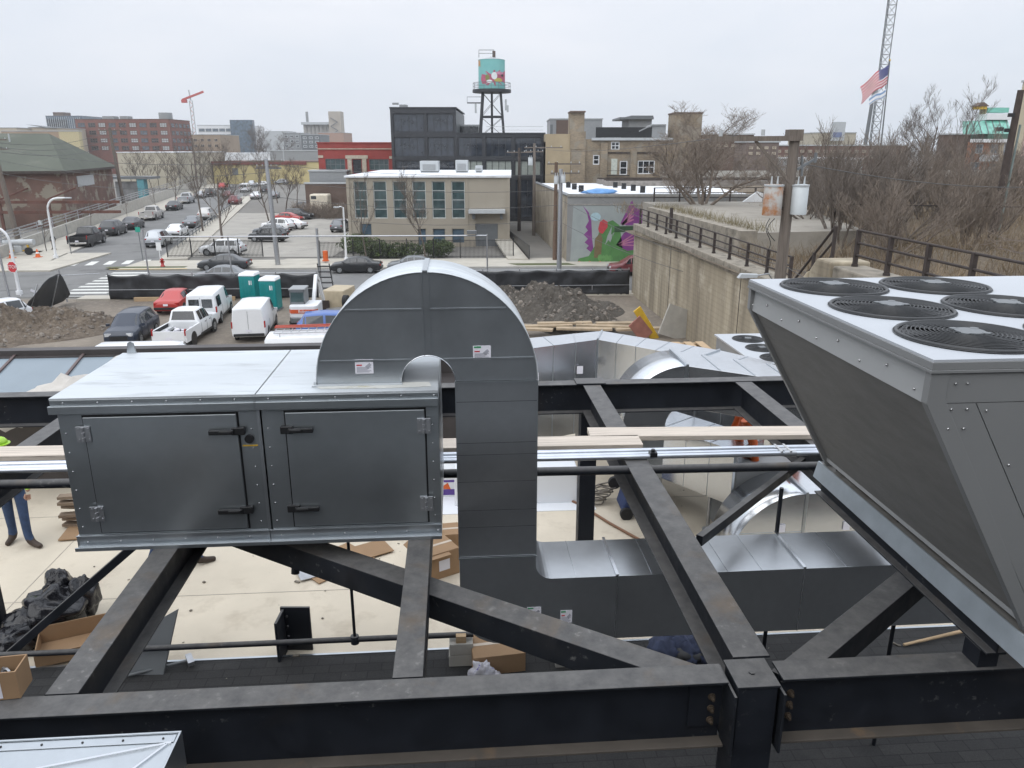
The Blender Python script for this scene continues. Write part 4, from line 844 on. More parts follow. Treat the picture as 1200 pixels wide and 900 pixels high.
def car_proto(kind, body, windows=True):
    S = SPEC[kind]; st = S['st']
    def ring(s):
        x, zl, zb, zt, wl, wb, wt = s; zm = zl+(zb-zl)*.62; cr = .03 if zt-zb < .2 else .05
        h = [(-wl*.96, zl), (-wb*.995, zl+.12), (-wb, zm), (-wb*.97, zb), (-wt, zt), (-wt*.55, zt+cr)]
        return [Vector((x, a, b)) for a, b in h] + [Vector((x, -a, b)) for a, b in h[::-1]]
    rs = [ring(s) for s in st]; n = 12
    mb = MB()
    for i in range(len(rs)): mb.v += [tuple(p) for p in rs[i]]
    for i in range(len(rs)-1):
        for k in range(n): mb.f.append((i*n+k, i*n+(k+1) % n, (i+1)*n+(k+1) % n, (i+1)*n+k)); mb.m.append(0); mb.sm.append(True)
    mb.f += [list(range(n))[::-1], list(range((len(rs)-1)*n, len(rs)*n))]; mb.m += [0, 0]; mb.sm += [False, False]
    t = thing('parked_'+{'sedan': 'car', 'suv': 'suv', 'pickup': 'pickup', 'van': 'van'}[kind], 'x', {'sedan': 'car', 'suv': 'car', 'pickup': 'pickup', 'van': 'van'}[kind])
    if kind == 'pickup':
        for s in (-1, 1): mb.box(-2.88, -.61, s*.93-.05, s*.93+.05, .42, 1.12).box(-2.86, -.63, min(s*.62, s*.87), max(s*.62, s*.87), .72, .90)
        mb.box(-2.90, -2.83, -.88, .88, .50, 1.10).box(-2.83, -.62, -.88, .88, .5, .72)
    body_o = obj('body', mb, body, t)
    bv = body_o.modifiers.new('Smooth', 'BEVEL'); bv.width = .03; bv.segments = 2; bv.limit_method = 'ANGLE'; bv.angle_limit = .5; bv.harden_normals = False
    if kind == 'pickup':
        obj('bed_liner', MB().box(-2.82, -.63, -.86, .86, .722, .735).box(-2.82, -.64, -.875, -.872, .73, 1.1).box(-2.82, -.64, .872, .875, .73, 1.1).box(-2.826, -2.822, -.86, .86, .73, 1.1), m_rub, t)
    def patch(name, A, B, Cc, D, u0=.06, u1=.94, v0=.08, v1=.93, mat=m_glass, off=.012):
        def at(u, v): return A.lerp(B, u).lerp(D.lerp(Cc, u), v)
        q = [at(u0, v0), at(u1, v0), at(u1, v1), at(u0, v1)]
        nn = (q[1]-q[0]).cross(q[3]-q[0]).normalized(); cen = sum(q, Vector())/4
        if nn.dot(cen-Vector((cen.x*.6, 0, .7))) < 0: nn = -nn
        obj(name, MB().poly([p+nn*off for p in q], nn*.004), mat, t)
    if S['rear']: i, j = S['rear']; patch('rear_window', rs[i][4], rs[i][7], rs[j][7], rs[j][4], .07, .93, .12, .92)
    i, j = S['front']; patch('windshield', rs[i][4], rs[i][7], rs[j][7], rs[j][4], .05, .95, .06, .93)
    for (i, j, a, b) in S['side']:
        for l, u in ((3, 4), (8, 7)):
            if i+1 == j and (i, j) == tuple(S['front']): patch('side_window', rs[i][l], rs[i][l].lerp(rs[j][l], b), rs[i][u].lerp(rs[j][l], .25), rs[i][u], .06, .9, .1, .9)
            elif (i, j) == S['rear']: patch('side_window', rs[i][l].lerp(rs[j][l], .55), rs[j][l], rs[j][u], rs[j][u].lerp(rs[i][u], .2), .1, .98, .1, .9)
            else: patch('side_window', rs[i][l].lerp(rs[j][l], a), rs[i][l].lerp(rs[j][l], b), rs[i][u].lerp(rs[j][u], b), rs[i][u].lerp(rs[j][u], a), .03, .97, .12, .88)
    zl_, wl_, wB = st[3][1], st[3][4], st[3][5]; zb3 = st[3][2]
    for s in (-1, 1):
        prof_ = [(wB*.995+.005, zl_+.14), (wB+.006, zl_+(zb3-zl_)*.62), (wB*.97+.008, zb3-.02)]
        sx = {'sedan': (-.98, .10, 1.12), 'suv': (-1.0, .05, 1.08), 'pickup': (-.30, .62, 1.42), 'van': ()}[kind]
        if sx:
            q_ = MB()
            for x_ in sx: q_.tube([(x_, s*y_, z_) for y_, z_ in prof_], .008, 4, 0, False)
            obj('door_seams', q_, m_blk, t)
            for x_ in sx[1:]: obj('door_handle', MB().box(x_-.30, x_-.14, min(s*(wB*.975), s*(wB*.975+.035)), max(s*(wB*.975), s*(wB*.975+.035)), zb3-.14, zb3-.105), body if kind != 'pickup' else m_blk, t)
        obj('sill', MB().bar((S['wheels'][0]+S['wheels'][2]*1.2, s*(wB*.985), zl_+.06), (S['wheels'][1]-S['wheels'][2]*1.2, s*(wB*.985), zl_+.06), .05, .14), m_blk, t)
    xr = st[0][0] if kind != 'pickup' else -2.9; xf = st[-1][0]; w = st[-2][5]
    if kind == 'van':
        if windows:
            for s in (-1, 1): obj('rear_window', MB().box(xr-.02, xr-.005, min(s*.08, s*.72), max(s*.08, s*.72), 1.22, 1.78), m_glass, t)
        obj('door_seam', MB().box(xr-.012, xr-.002, -.008, .008, .5, 1.9), m_greyd, t)
        for s in (-1, 1): obj('side_door_seam', MB().box(-1.0, -.985, s*.985-.006, s*.985+.006, .5, 1.1).box(.5, .515, s*.985-.006, s*.985+.006, .5, 1.1), m_greyd, t)
        if windows: 
            for s in (-1, 1): obj('side_window', MB().poly([(-2.3, s*.968, 1.2), (-1.2, s*.968, 1.2), (-1.2, s*.876, 1.85), (-2.3, s*.876, 1.85)], (0, s*.012, 0)), m_glass, t)
    lz = S['lz']
    for s in (-1, 1):
        obj('headlight', MB().obox((xf-.06, s*(w-.30), lz-.05), (.14, .34, .16), s*.35*-1), m_lamp, t)
        if kind in ('van', 'pickup'): obj('taillight', MB().box(xr-.015, xr+.14, min(s*(w-.04), s*(w+.03)), max(s*(w-.04), s*(w+.03)), lz-.1, lz+.28), m_red, t)
        else: obj('taillight', MB().obox((xr+.10, s*(w-.22), lz+.08), (.16, .36, .15), s*.25), m_red, t)
        obj('mirror', MB().obox((st[S['front'][1]][0]-.28, s*(w+.10), st[3][2]+.08), (.10, .2, .15), 0), body, t)
    obj('bumper', MB().box(xr-.07, xr+.12, -w*.93, w*.93, .40, .56), m_chrome if kind == 'pickup' else (m_rub if kind == 'van' else m_blk), t, bevel=.02)
    obj('front_bumper', MB().box(xf-.10, xf+.05, -w*.9, w*.9, .30, .46), m_blk, t, bevel=.02)
    obj('grille', MB().box(xf-.05, xf+.025, -w*.55, w*.55, .50, lz-.12), m_blk, t)
    obj('licence_plate', MB().box(xr-.085 if kind != 'van' else xr-.02, xr-.072 if kind != 'van' else xr-.006, -.16, .16, .62 if kind == 'pickup' else .66, .76 if kind == 'pickup' else .80), m_paper, t)
    wr = S['wheels'][2]
    if kind not in BC:
        ty = MB().tube([(0, -.115, 0), (0, -.10, 0), (0, .10, 0), (0, .115, 0)], [wr*.88, wr, wr, wr*.88], 20, 0)
        ri = MB().cyl((0, .112, 0), wr*.62, .014, 16, 0, 'y').cyl((0, -.126, 0), wr*.62, .014, 16, 0, 'y')
        sp = MB()
        for k in range(5):
            q = 2*PI*k/5
            for yy in (.128, -.128): sp.obox((wr*.4*math.cos(q), yy, wr*.4*math.sin(q)), (wr*.18, .006, wr*.16), 0, 0, 0)
        ar = MB().cyl((0, -.003, 0), wr*1.17, .006, 20, 0, 'y')
        BC[kind] = (mesh('tyre', ty, m_tyre), mesh('rim', ri, m_rim), mesh('spoke_gaps', sp, m_blk), mesh('wheel_arch', ar, m_blk))
    tm, rm, sm_, am = BC[kind]
    wb_ = st[2][5]
    for x in S['wheels'][:2]:
        for s in (-1, 1):
            shared('wheel_arch', am, t, (x, s*(wb_+.004 if not (kind == 'pickup' and x < 0) else .984), wr+.02))
            wh = shared('wheel', tm, t, (x, s*(wb_-.09), wr)); shared('rim', rm, wh, (0, 0, 0)); shared('spoke_gaps', sm_, wh, (0, 0, 0))
    return t
PROTO = {}
def recolour(o, old, new):
    for ch in [o]+list(o.children_recursive):
        if ch.type == 'MESH':
            for sl in ch.material_slots:
                if sl.material == old: sl.link = 'OBJECT'; sl.material = new
def car(kind, col, pos, heading, label, group, windows=True, scale=None):
    key = (kind, windows)
    m = P[col]
    if key not in PROTO:
        t = car_proto(kind, P['white'], windows); PROTO[key] = t; first = True
    else: t = copy_tree(PROTO[key])
    t.location = (pos[0], pos[1], .012 if len(pos) < 3 else pos[2]); t.rotation_euler = (0, 0, heading)
    t['label'] = label; t['group'] = group
    if scale: t.scale = (scale,)*3
    for ch in [t]+list(t.children_recursive):
        if ch.type == 'MESH':
            for sl in ch.material_slots:
                if sl.material in list(P.values()): sl.link = 'OBJECT'; sl.material = m
    return t
D = math.radians
GL = 'vehicles parked on the construction lot'; GRL = 'cars parked along the left kerb of the side road'; GRR = 'cars along the right side of the side road'; GP = 'cars in the concrete parking lot'; GSx = 'cars on the cross street'
def rear(px, py, L_, h): x, y = G(px, py); return (x+math.cos(h)*L_/2, y+math.sin(h)*L_/2)
car('van', 'white', rear(238, 383, 5.5, D(99)), D(99), 'white passenger van with dark rear windows behind the white pickup', GL)
car('van', 'white', rear(293, 402, 5.5, D(99)), D(99), 'white windowless cargo van in front of the teal toilets', GL, False)
pk = car('pickup', 'white', rear(200, 411, 5.8, D(92)), D(92), 'white pickup with rubble in its open bed', GL)
rub = MB()
for k in range(16): rub.blob((-1.7+R.uniform(-.9, .9), R.uniform(-.6, .6), .82+R.uniform(-.05, .1)), R.uniform(.07, .16), 7, 5, .3, 3, k)
obj_r = bpy.data.objects.new('bed_rubble', mesh('bed_rubble', rub, m_paper)); link(obj_r); obj_r.location = pk.location; obj_r.rotation_euler = pk.rotation_euler; tag(obj_r, 'pale rubble and bags lying in the bed of the white pickup', 'rubble')
car('suv', 'navy', rear(141, 409, 4.6, D(97)), D(277), 'dark navy crossover facing the dirt mound', GL)
car('sedan', 'red', G(209, 362), D(95), 'red car half hidden behind the white passenger van', GL)
car('van', 'white', (-17.0, 35.6, 0), D(5), 'white van roof just showing above the skylight frame', GL, False)
lv = car('van', 'white', (-9.6, 38.0, 0), D(8), 'white van with ladder rack beside the arched duct', GL, False)
rk = MB()
for s in (-.6, 0, .6): rk.tube([(-2.3, s, 2.28), (1.0, s, 2.28)], .03, 6)
for k in range(9): rk.bar((-2.3+.4*k, -.6, 2.29), (-2.3+.4*k, .6, 2.29), .05, .03)
for x in (-2, .6):
    for s in (-.7, .7): rk.bar((x, s, 2.05), (x, s, 2.28), .03, .03)
o = bpy.data.objects.new('ladder_rack', mesh('ladder_rack', rk, m_alu)); link(o, lv)
o = bpy.data.objects.new('red_ladder', mesh('red_ladder', MB().bar((-2.4, .75, 2.36), (1.2, .75, 2.36), .08, .06).bar((-2.4, .4, 2.36), (1.2, .4, 2.36), .08, .06), M('ladder_red', (.45, .08, .05), .5))); link(o, lv)
car('suv', 'blue', (-10.6, 45.2, 0), D(10), 'blue car tucked between ladder van and grey pickup by the arched duct', GL)
car('pickup', 'dark', (-9.3, 49.2, 0), D(195), 'dark grey pickup beside the excavator next to the arched duct', GL)
car('suv', 'white', G(4, 425-20), D(250), 'white car cut off by the left frame edge beyond the torn fence', GSx).location = (*G(-8, 385), .012)
hr = D(99)
def L(px, py): return G(px, py)
for kind, col, px, py, lb in (('pickup', 'black', 104, 287, 'black crew-cab pickup parked nearest the corner on the side road'), ('suv', 'dark', 134, 275, 'black SUV parked behind the black pickup'), ('sedan', 'dark', 156, 268, 'charcoal sedan between the black SUV and the silver pickup'),
        ('pickup', 'tan', 179, 257, 'silver pickup with tan tones parked mid-row on the side road'), ('sedan', 'dark', 205, 246, 'dark sedan parked between the two silver pickups'), ('pickup', 'silver', 219, 238, 'farther silver pickup parked at the left kerb')):
    x, y = L(px, py); car(kind, col, (x, y), hr, lb, GRL, True, 1.16)
for kind, col, px, py, lb in (('suv', 'silver', 187, 288, 'silver hatchback nearest the picket fence on the side road'), ('sedan', 'white', 208, 277, 'white sedan ahead of the silver hatchback'), ('sedan', 'grey', 227, 266, 'grey car with red lamps behind the bare median tree'), ('suv', 'tan', 243, 257, 'pale car farther up the right side of the side road'),
        ('suv', 'red', 262, 222, 'red SUV far up the side road'), ('van', 'white', 288, 225, 'white van far up the side road'), ('suv', 'maroon', 276, 240, 'maroon car behind the bare tree far up the road'), ('sedan', 'white', 300, 233, 'white car far up the road beside the lot fence'), ('suv', 'dark', 247, 230, 'dark SUV far up the road left of the red one'), ('sedan', 'silver', 235, 232, 'silver car beyond the farther silver pickup'),
        ('suv', 'black', 311, 226, 'black SUV far up the road right of the white van'), ('sedan', 'maroon', 268, 232, 'dark red car between the red SUV and the maroon car'), ('suv', 'silver', 296, 219, 'silver SUV at the far end of the side road'), ('sedan', 'grey', 322, 232, 'grey car in the far corner by the lot fence')):
    x, y = L(px, py); car(kind, col, (x, y), hr, lb, GRR, True, 1.1)
for k, (kind, col, px, py) in enumerate((('sedan', 'white', 268, 212), ('suv', 'dark', 284, 210), ('sedan', 'silver', 298, 211), ('van', 'white', 312, 211), ('suv', 'grey', 326, 210), ('sedan', 'maroon', 340, 211), ('suv', 'white', 352, 210), ('sedan', 'dark', 246, 211), ('suv', 'silver', 330, 216), ('sedan', 'white', 308, 218))):
    x, y = L(px, py); car(kind, col, (x, y), D(90+10*k), ['white car in the far lot before the yellow wall, left of the others', 'dark SUV in the far lot before the yellow wall', 'silver car in the far lot before the yellow wall', 'white van in the far lot before the yellow wall', 'grey SUV in the far lot below the yellow wall', 'maroon car in the far lot near the red building', 'white SUV at the right end of the far lot', 'dark car at the left end of the far lot', 'silver SUV in the nearer row of the far lot', 'white car in the nearer row of the far lot'][k], 'cars in the far lot by the yellow wall')
for kind, col, px, py, h, lb in (('suv', 'white', 262, 299, 178, 'white hatchback behind the black picket fence'), ('suv', 'black', 315, 283, 172, 'black SUV behind the white hatchback in the lot'), ('sedan', 'grey', 318, 276, 165, 'grey-blue sedan next to the black SUV in the lot'), ('suv', 'white', 326, 270, 160, 'white SUV with rear lamps showing in the lot row'),
        ('sedan', 'white', 341, 268, 160, 'white sedan nosing out beyond the white SUV'), ('sedan', 'red', 338, 260, -12, 'red sedan in the middle of the lot row'), ('suv', 'dark', 350, 257, -12, 'dark green-black car behind the red sedan'), ('sedan', 'maroon', 357, 255, -12, 'maroon car behind the dark car in the lot row'),
        ('suv', 'navy', 362, 248, -12, 'big dark blue SUV at the back of the lot row'), ('suv', 'grey', 400, 271, 85, 'grey SUV parked beside the beige two-storey building')):
    x, y = L(px, py); car(kind, col, (x, y), D(h), lb, GP)
for kind, col, px, py, h, lb in (('sedan', 'black', 418, 319, 183, 'black sedan on the cross street, fully visible left of the arched duct'), ('sedan', 'dark', 264, 316, 183, 'dark grey sedan on the cross street behind the black fence screen'), ('sedan', 'grey', 484, 318, 183, 'dark car on the cross street mostly hidden behind the arched duct top'), ('sedan', 'grey', 262, 331, 183, 'grey car whose roof peeks over the black fence screen')):
    x, y = L(px, py); car(kind, col, (x, y), D(h), lb, GSx)
x, y = L(742, 322); car('suv', 'maroon', (x, y), D(183), 'dark red car end showing past the concrete wall corner', GSx)
# ------------------------------------------------------------------ excavator (faces away; rear to the viewer)
x, y = G(362, 383); ex = thing('excavator', 'small white and orange excavator seen from behind', 'excavator', (0, 0, 0)); ex.location = (x, y, 0); ex.rotation_euler = (0, 0, D(4)); ex.scale = (.92,)*3
for s in (-1, 1):
    tr = MB().sweep([(0, .0)]*0 or [(1.2*math.cos(a)*(1) if False else (1.0 if math.cos(a) > 0 else -1.0)+.3*math.cos(a), .32+.32*math.sin(a)) for a in [2*PI*k/16 for k in range(16)]], (s*.85-.2, 0, 0), (s*.85+.2, 0, 0))
    tr2 = obj('track', tr, m_rub, ex)
    lug = MB()
    for k in range(12): lug.box(s*.85-.21, s*.85+.21, -1.15+.2*k, -1.07+.2*k, .0, .68)
    obj('track_lugs', lug, m_tyre, tr2)
obj('turntable', MB().cyl((0, 0, .5), .5, .25, 16), m_blk, ex)
obj('house', MB().poly([(-.95, -1.3, .95), (-.8, -1.55, .95), (.8, -1.55, .95), (.95, -1.3, .95), (.95, .6, .95), (-.95, .6, .95)], (0, 0, .85)), m_white, ex, bevel=.07)
obj('counterweight', MB().poly([(-.97, -1.3, .62), (-.8, -1.62, .62), (.8, -1.62, .62), (.97, -1.3, .62), (.95, .6, .62), (-.95, .6, .62)], (0, 0, .36)), m_greyd, ex, bevel=.05)
bd = obj('orange_band', MB().poly([(-.96, -1.32, 1.28), (-.8, -1.575, 1.28), (.8, -1.575, 1.28), (.96, -1.32, 1.28)], (0, 0, .26)), M('band_orange', (.55, .09, .025), .5), ex)
text('Bobcat', .27, m_white, bd, (.05, -1.585, 1.41), (PI/2, 0, 0))
obj('plate', MB().box(-.12, .12, -1.64, -1.625, .72, .82), m_paper, ex)
cab = obj('cab', MB().box(-.95, -.88, -.95, .5, 1.8, 2.75).box(-.02, .05, -.95, .5, 1.8, 2.75).box(-.95, .05, -.95, -.90, 1.8, 1.95).box(-.95, .05, -.95, -.90, 2.62, 2.75).box(-.95, .05, .45, .5, 1.8, 2.75), m_greyd, ex)
obj('cab_roof', MB().box(-1.0, .1, -1.0, .55, 2.752, 2.87), m_grey, ex, bevel=.05); obj('cab_glass', MB().box(-.88, -.02, -.94, -.925, 1.95, 2.62).box(-.935, -.925, -.85, .42, 1.95, 2.62), m_glassg, ex)
obj('boom', MB().bar((.35, .5, 1.5), (.4, 1.9, 3.3), .22, .3).bar((.4, 1.9, 3.3), (.45, 2.6, 2.9), .2, .26), m_white, ex); obj('boom_cylinder', MB().tube([(.35, .8, 1.5), (.4, 1.6, 2.7)], .06, 8), m_chrome, ex)
obj('arm', MB().bar((.45, 2.55, 3.0), (.6, 3.2, 1.3), .16, .22), m_white, ex); obj('bucket', MB().poly([(.25, 3.0, 1.3), (.25, 3.5, 1.2), (.25, 3.6, .7), (.25, 3.1, .6)], (.7, 0, 0)), m_iron, ex)
# beige tracked trailer/loader beside it
x, y = G(392, 372); ld = thing('loader', 'beige tracked loader right of the excavator', 'loader', (0, 0, 0)); ld.location = (x, y+1.5, 0); ld.rotation_euler = (0, 0, D(-8))
obj('body', MB().poly([(-.9, -1.2, .5), (.9, -1.2, .5), (.75, -1.0, 1.75), (-.75, -1.0, 1.75)], (0, 2.4, 0)), M('beige_machine', (.42, .35, .24), .6, 0, .12, 3), ld, bevel=.06)
for s in (-1, 1): obj('track', MB().box(s*1.1-.22, s*1.1+.22, -1.4, 1.4, 0, .8), m_rub, ld, bevel=.2)
obj('tyre_roll', MB().cyl((.95, -1.5, 1.15), .42, .3, 18, 0, 'x'), m_rub, ld)
for px, py, lb in ((292, 358, 'teal portable toilet with white roof, left one'), (316, 365, 'teal portable toilet with white roof, right and nearer one')):
    x, y = G(px, py); t = thing('portable_toilet', lb, 'portable toilet', (0, 0, 0), 0, 'portable toilets'); t.location = (x, y+.6, 0); t.rotation_euler = (0, 0, D(-2)); t.scale = (1.05,)*3
    obj('cabin', MB().box(-.55, .55, -.58, .58, .1, 2.05), m_teal, t, bevel=.04); obj('skid', MB().box(-.6, .6, -.62, .62, 0, .1), m_greyd, t)
    obj('roof', MB().poly([(-.6, -.62, 2.05), (.6, -.62, 2.05), (.5, -.5, 2.26), (-.5, -.5, 2.26)], (0, 1.2, 0)), m_white, t, bevel=.06)
    pm = MB()
    for k in range(4): pm.box(-.42+.22*k, -.36+.22*k, -.60, -.581, .3, 1.85)
    obj('wall_ribs', pm, m_teal, t); obj('vent', MB().box(.15, .35, -.6, -.582, 1.45, 1.75), m_white, t)
    obj('door', MB().box(.551, .575, -.5, .5, .2, 2.0), m_teal, t)
# ================================================================== DIRT MOUNDS, FENCES, RETAINING WALL
def mound(name, label, cx, cy, rx, ry, h, mat, seed, ang=0, n=90, lumps=.5):
    mb = MB(); 
    for j in range(n+1):
        for i in range(n+1):
            s, t = i/n*2-1, j/n*2-1
            q = Vector((s*rx, t*ry, seed*5.1)); r = math.sqrt(s*s+t*t)
            e = max(0, 1-r**1.6)
            z = h*e*(.66+.55*noise.noise(q*.4)+lumps*.42*noise.noise(q*.95)+lumps*.24*noise.noise(q*2.4)+lumps*.16*noise.noise(q*6)+lumps*.08*noise.noise(q*13))
            mb.v.append((cx+s*rx, cy+t*ry, max(-.05, z) if e > 0 else -.06))
    mb.f = [(j*(n+1)+i, j*(n+1)+i+1, (j+1)*(n+1)+i+1, (j+1)*(n+1)+i) for j in range(n) for i in range(n)]; mb.m = [0]*len(mb.f); mb.sm = [False]*len(mb.f)
    o = obj(name, mb, mat, None, label, 'dirt mound', 'dirt mounds', ang=ang)
    o['kind'] = 'thing'
    k = MB()
    for _ in range(int(420*rx*ry/30)):
        a = R.uniform(0, 2*PI); rr = math.sqrt(R.random())*.95; x = cx+rr*rx*math.cos(a); y = cy+rr*ry*math.sin(a)
        s, t = rr*math.cos(a), rr*math.sin(a); q = Vector((s*rx, t*ry, seed*5.1)); e = max(0, 1-rr**1.6)
        z = h*e*(.66+.55*noise.noise(q*.4)+lumps*.42*noise.noise(q*.95)+lumps*.24*noise.noise(q*2.4)+lumps*.16*noise.noise(q*6)+lumps*.08*noise.noise(q*13))
        k.blob((x, y, max(0, z)+.01), R.choice((.05, .06, .08, .10, .16)), 6, 4, .35, 2, R.random()*50, 0, False)
    rk = bpy.data.objects.new('rubble', mesh('rubble', k, M('rubble_stone', (.19, .165, .14), .95, 0, .35, .7), ORG[o.name])); link(rk, o); rk['kind'] = 'stuff'
    return o
x, y = G(60, 384); mound('dirt_mound', 'long brown dirt mound with rubble at the left of the lot', x+.5, y+1.2, 6.8, 4.8, 1.7, m_clod, 1, CA, 140, .75)
x, y = G(-20, 395); mound('dirt_mound', 'brown dirt mound with scattered stones running out of the left frame edge', x, y, 6, 3.6, 1.3, m_clod, 5, CA, 120, .75)
x, y = G(628, 366); mound('dirt_mound', 'rough grey dirt heap behind the arched duct, left of the pair', x, y+1, 5.2, 4.0, 2.0, m_clodg, 2, CA, 110, .6)
x, y = G(690, 372); mound('dirt_mound', 'tall dark grey dirt heap left of the concrete wall', x, y+2, 5.6, 4.2, 2.5, m_clodg, 3, CA, 110, .5)
x, y = G(752, 392); mound('dirt_mound', 'small heap of rubble at the foot of the concrete wall', x-1.2, y+3, 3.0, 4.2, 1.7, m_clodg, 4, CA, 90, .7)
wp = MB()
for k in range(7):
    x, y = G(615+22*k, 386-(k % 3)*2); wp.obox((x, y-2, .5+.07*(k % 3)), (3.4, .5, .12), R.uniform(-.25, .25))
obj('plywood_scraps', wp, M('plywood_scrap', (.36, .28, .19), .9, 0, .2, 2), None, 'loose planks and plywood lying below the grey dirt heaps', 'lumber')
x, y = G(782, 400); dp = thing('debris_panels', 'yellow, red and grey panels leaning at the foot of the concrete wall', 'panels', (0, 0, 0)); dp.location = (x-.6, y, 0)
obj('yellow_panel', MB().obox((-.6, .6, .9), (.5, .1, 2.4), .3, 0, -.6), m_yel, dp); obj('red_panel', MB().obox((-1.0, .2, .7), (.9, .1, 1.4), .3, 0, -.7), M('dull_red', (.30, .13, .10), .8), dp); obj('grey_panel', MB().obox((1.3, .8, .95), (1.9, .12, 1.9), .25, 0, .35), m_conc, dp)
m_screen = M('black_mesh_screen', (.016, .017, .02), .55, 0, .35, 2)
def screen(label, x0, x1, y, h, seed, posts, ang=CA, sag=.12, z0=.1, rails=True):
    t = thing('fence', label, 'fence', ((x0+x1)/2, y, 0), ang, 'construction fences')
    nx, ny = max(12, int((x1-x0)*5)), 10; mb = MB()
    for j in range(ny+1):
        for i in range(nx+1):
            s, q = i/nx, j/ny; x = x0+(x1-x0)*s; ph = s*len(posts)*PI
            mb.v.append((x, y-.07+.16*noise.noise(Vector((x*1.1, q*2.2, seed)))+.08*noise.noise(Vector((x*3.3, q*1.2+x, seed))), z0+(h-z0-sag*abs(math.sin(ph))*q)*q))
    mb.f = [(j*(nx+1)+i, j*(nx+1)+i+1, (j+1)*(nx+1)+i+1, (j+1)*(nx+1)+i) for j in range(ny) for i in range(nx)]; mb.m = [0]*len(mb.f); mb.sm = [True]*len(mb.f)
    o = obj('screen', mb, m_screen, t); sd = o.modifiers.new('Thickness', 'SOLIDIFY'); sd.thickness = .01
    for px_ in posts: obj('post', MB().tube([(px_, y+.04, 0), (px_, y+.04, h+.12)], .04, 8), m_alu, t)
    if rails: obj('rail', MB().tube([(x0, y+.03, h), (x1, y+.03, h)], .025, 6).tube([(x0, y-.2, h*.42), (x1, y-.2, h*.42)], .018, 6), m_alu, t)
    return t
f1 = screen('long fence with black screen behind the white vans, left of the excavator', -27.4, -11.8, 59.2, 2.0, 1, [-27.4+3.12*k for k in range(6)], sag=.2)
screen('fence with black screen behind the dirt heaps, right of the arched duct', -2.0, 12.3, 59.3, 2.05, 4, [-2+2.85*k for k in range(6)])
obj('timber_base', MB().box(-25.5, -18, 58.7, 58.9, 0, .3), m_wood2, None, 'brown timber lying along the foot of the black-screened fence', 'lumber', ang=CA)
tn = thing('torn_fence_screen', 'collapsed black fence screen leaning over the mound at the left', 'fence', (0, 0, 0)); p0, p1 = G(14, 382), G(75, 356); tn.location = (*p0, 0)
dx, dy = p1[0]-p0[0], p1[1]-p0[1]; mb = MB(); nx, ny = 24, 10
for j in range(ny+1):
    for i in range(nx+1):
        s, q = i/nx, j/ny; hh = (.9+1.3*math.sin(min(1, s*1.15)*PI*.62))*q*(1 if s < .85 else (1-s)/.15*.8+.2)
        mb.v.append((dx*s+.8*q*(1-s*.6)+.0, dy*s+.5*q+.2*noise.noise(Vector((s*6, q*3, 3))), .2+hh+.15*noise.noise(Vector((s*7, q*4, 8)))*q))
mb.f = [(j*(nx+1)+i, j*(nx+1)+i+1, (j+1)*(nx+1)+i+1, (j+1)*(nx+1)+i) for j in range(ny) for i in range(nx)]; mb.m = [0]*len(mb.f); mb.sm = [True]*len(mb.f)
o = obj('screen', mb, m_screen, tn); sd = o.modifiers.new('Thickness', 'SOLIDIFY'); sd.thickness = .012
obj('post', MB().tube([(dx*.3, dy*.3-.15, 0), (dx*.3+.8, dy*.3+.3, 2.3)], .04, 8).tube([(dx*.75, dy*.75-.15, 0), (dx*.75+.7, dy*.75+.3, 2.4)], .04, 8), m_alu, tn)
obj('white_patch', MB().obox((dx*.55, dy*.55-.2, 1.5), (.8, .02, .15), .3, 0, .5), m_paper, tn)
fp = thing('bare_fence', 'bare chain-link fence frame beside the collapsed screen', 'fence', (0, 0, 0), 0, 'construction fences'); p0, p1 = G(79, 354), G(122, 350); fp.location = (*p0, 0)
d_ = (p1[0]-p0[0], p1[1]-p0[1])
obj('post', MB().tube([(0, 0, 0), (-.25, 0, 2.45)], .06, 8), m_alu, fp); obj('rail', MB().tube([(-.2, 0, 2.0), (d_[0], d_[1], 1.95)], .03, 6), m_alu, fp); obj('brace_wire', MB().tube([(-.2, 0, 2.2), (-2.0, -.5, .6)], .012, 4), m_alu, fp)
def pipe_post(label, px, py, top, lean=0, r=.07, name='fence_post', cat='post', mat=None, group='tall posts along the site fence'):
    x, y = G(px, py); z = Y(px, top, y)[2]
    return obj(name, MB().tube([(x, y, 0), (x+lean, y, z)], r, 10), mat or m_alu, None, label, cat, group)
pipe_post('tall leaning grey post at the left frame edge beside the torn screen', 17, 374, 262, -.25, .07)
xl, yl = G(181, 346); oz = Y(300, 275, yl)[2]
oh = thing('overhead_pipe', 'thin grey pipe carried high across the view on slender posts behind the black fence', 'pipe', (0, 0, 0)); oh.location = (0, 59.2, 0)
X = lambda px: (px-600)/900*59.4*1.003
obj('pipe', MB().tube([(X(200), -.9, oz), (X(571), .5, oz-.05)], .055, 8), m_alu, oh)
for px in (181, 275, 376, 571): obj('post', MB().tube([(X(px), (px-380)*.0035, 0), (X(px), (px-380)*.0035, oz+(.55 if px in (181, 376) else .05))], .10 if px == 376 else .06, 8), m_alu, oh)
obj('floodlight', MB().box(X(548), X(559), .1, .5, oz+.1, oz+.35), m_greyd, oh)
lt = thing('caged_ladder', 'black steel step ladder beside the thick grey post', 'ladder', (0, 0, 0)); x, y = G(386, 348); lt.location = (x, y, 0)
lm = MB().bar((-.4, 0, 0), (-.75, 0, 2.6), .07, .07).bar((.45, 0, 0), (.15, 0, 2.6), .07, .07)
for k in range(6): lm.box(-.75+.06*(5-k), .2+.05*(5-k), -.15, .15, .25+.42*k, .33+.42*k)
obj('steps', lm, m_blk, lt)
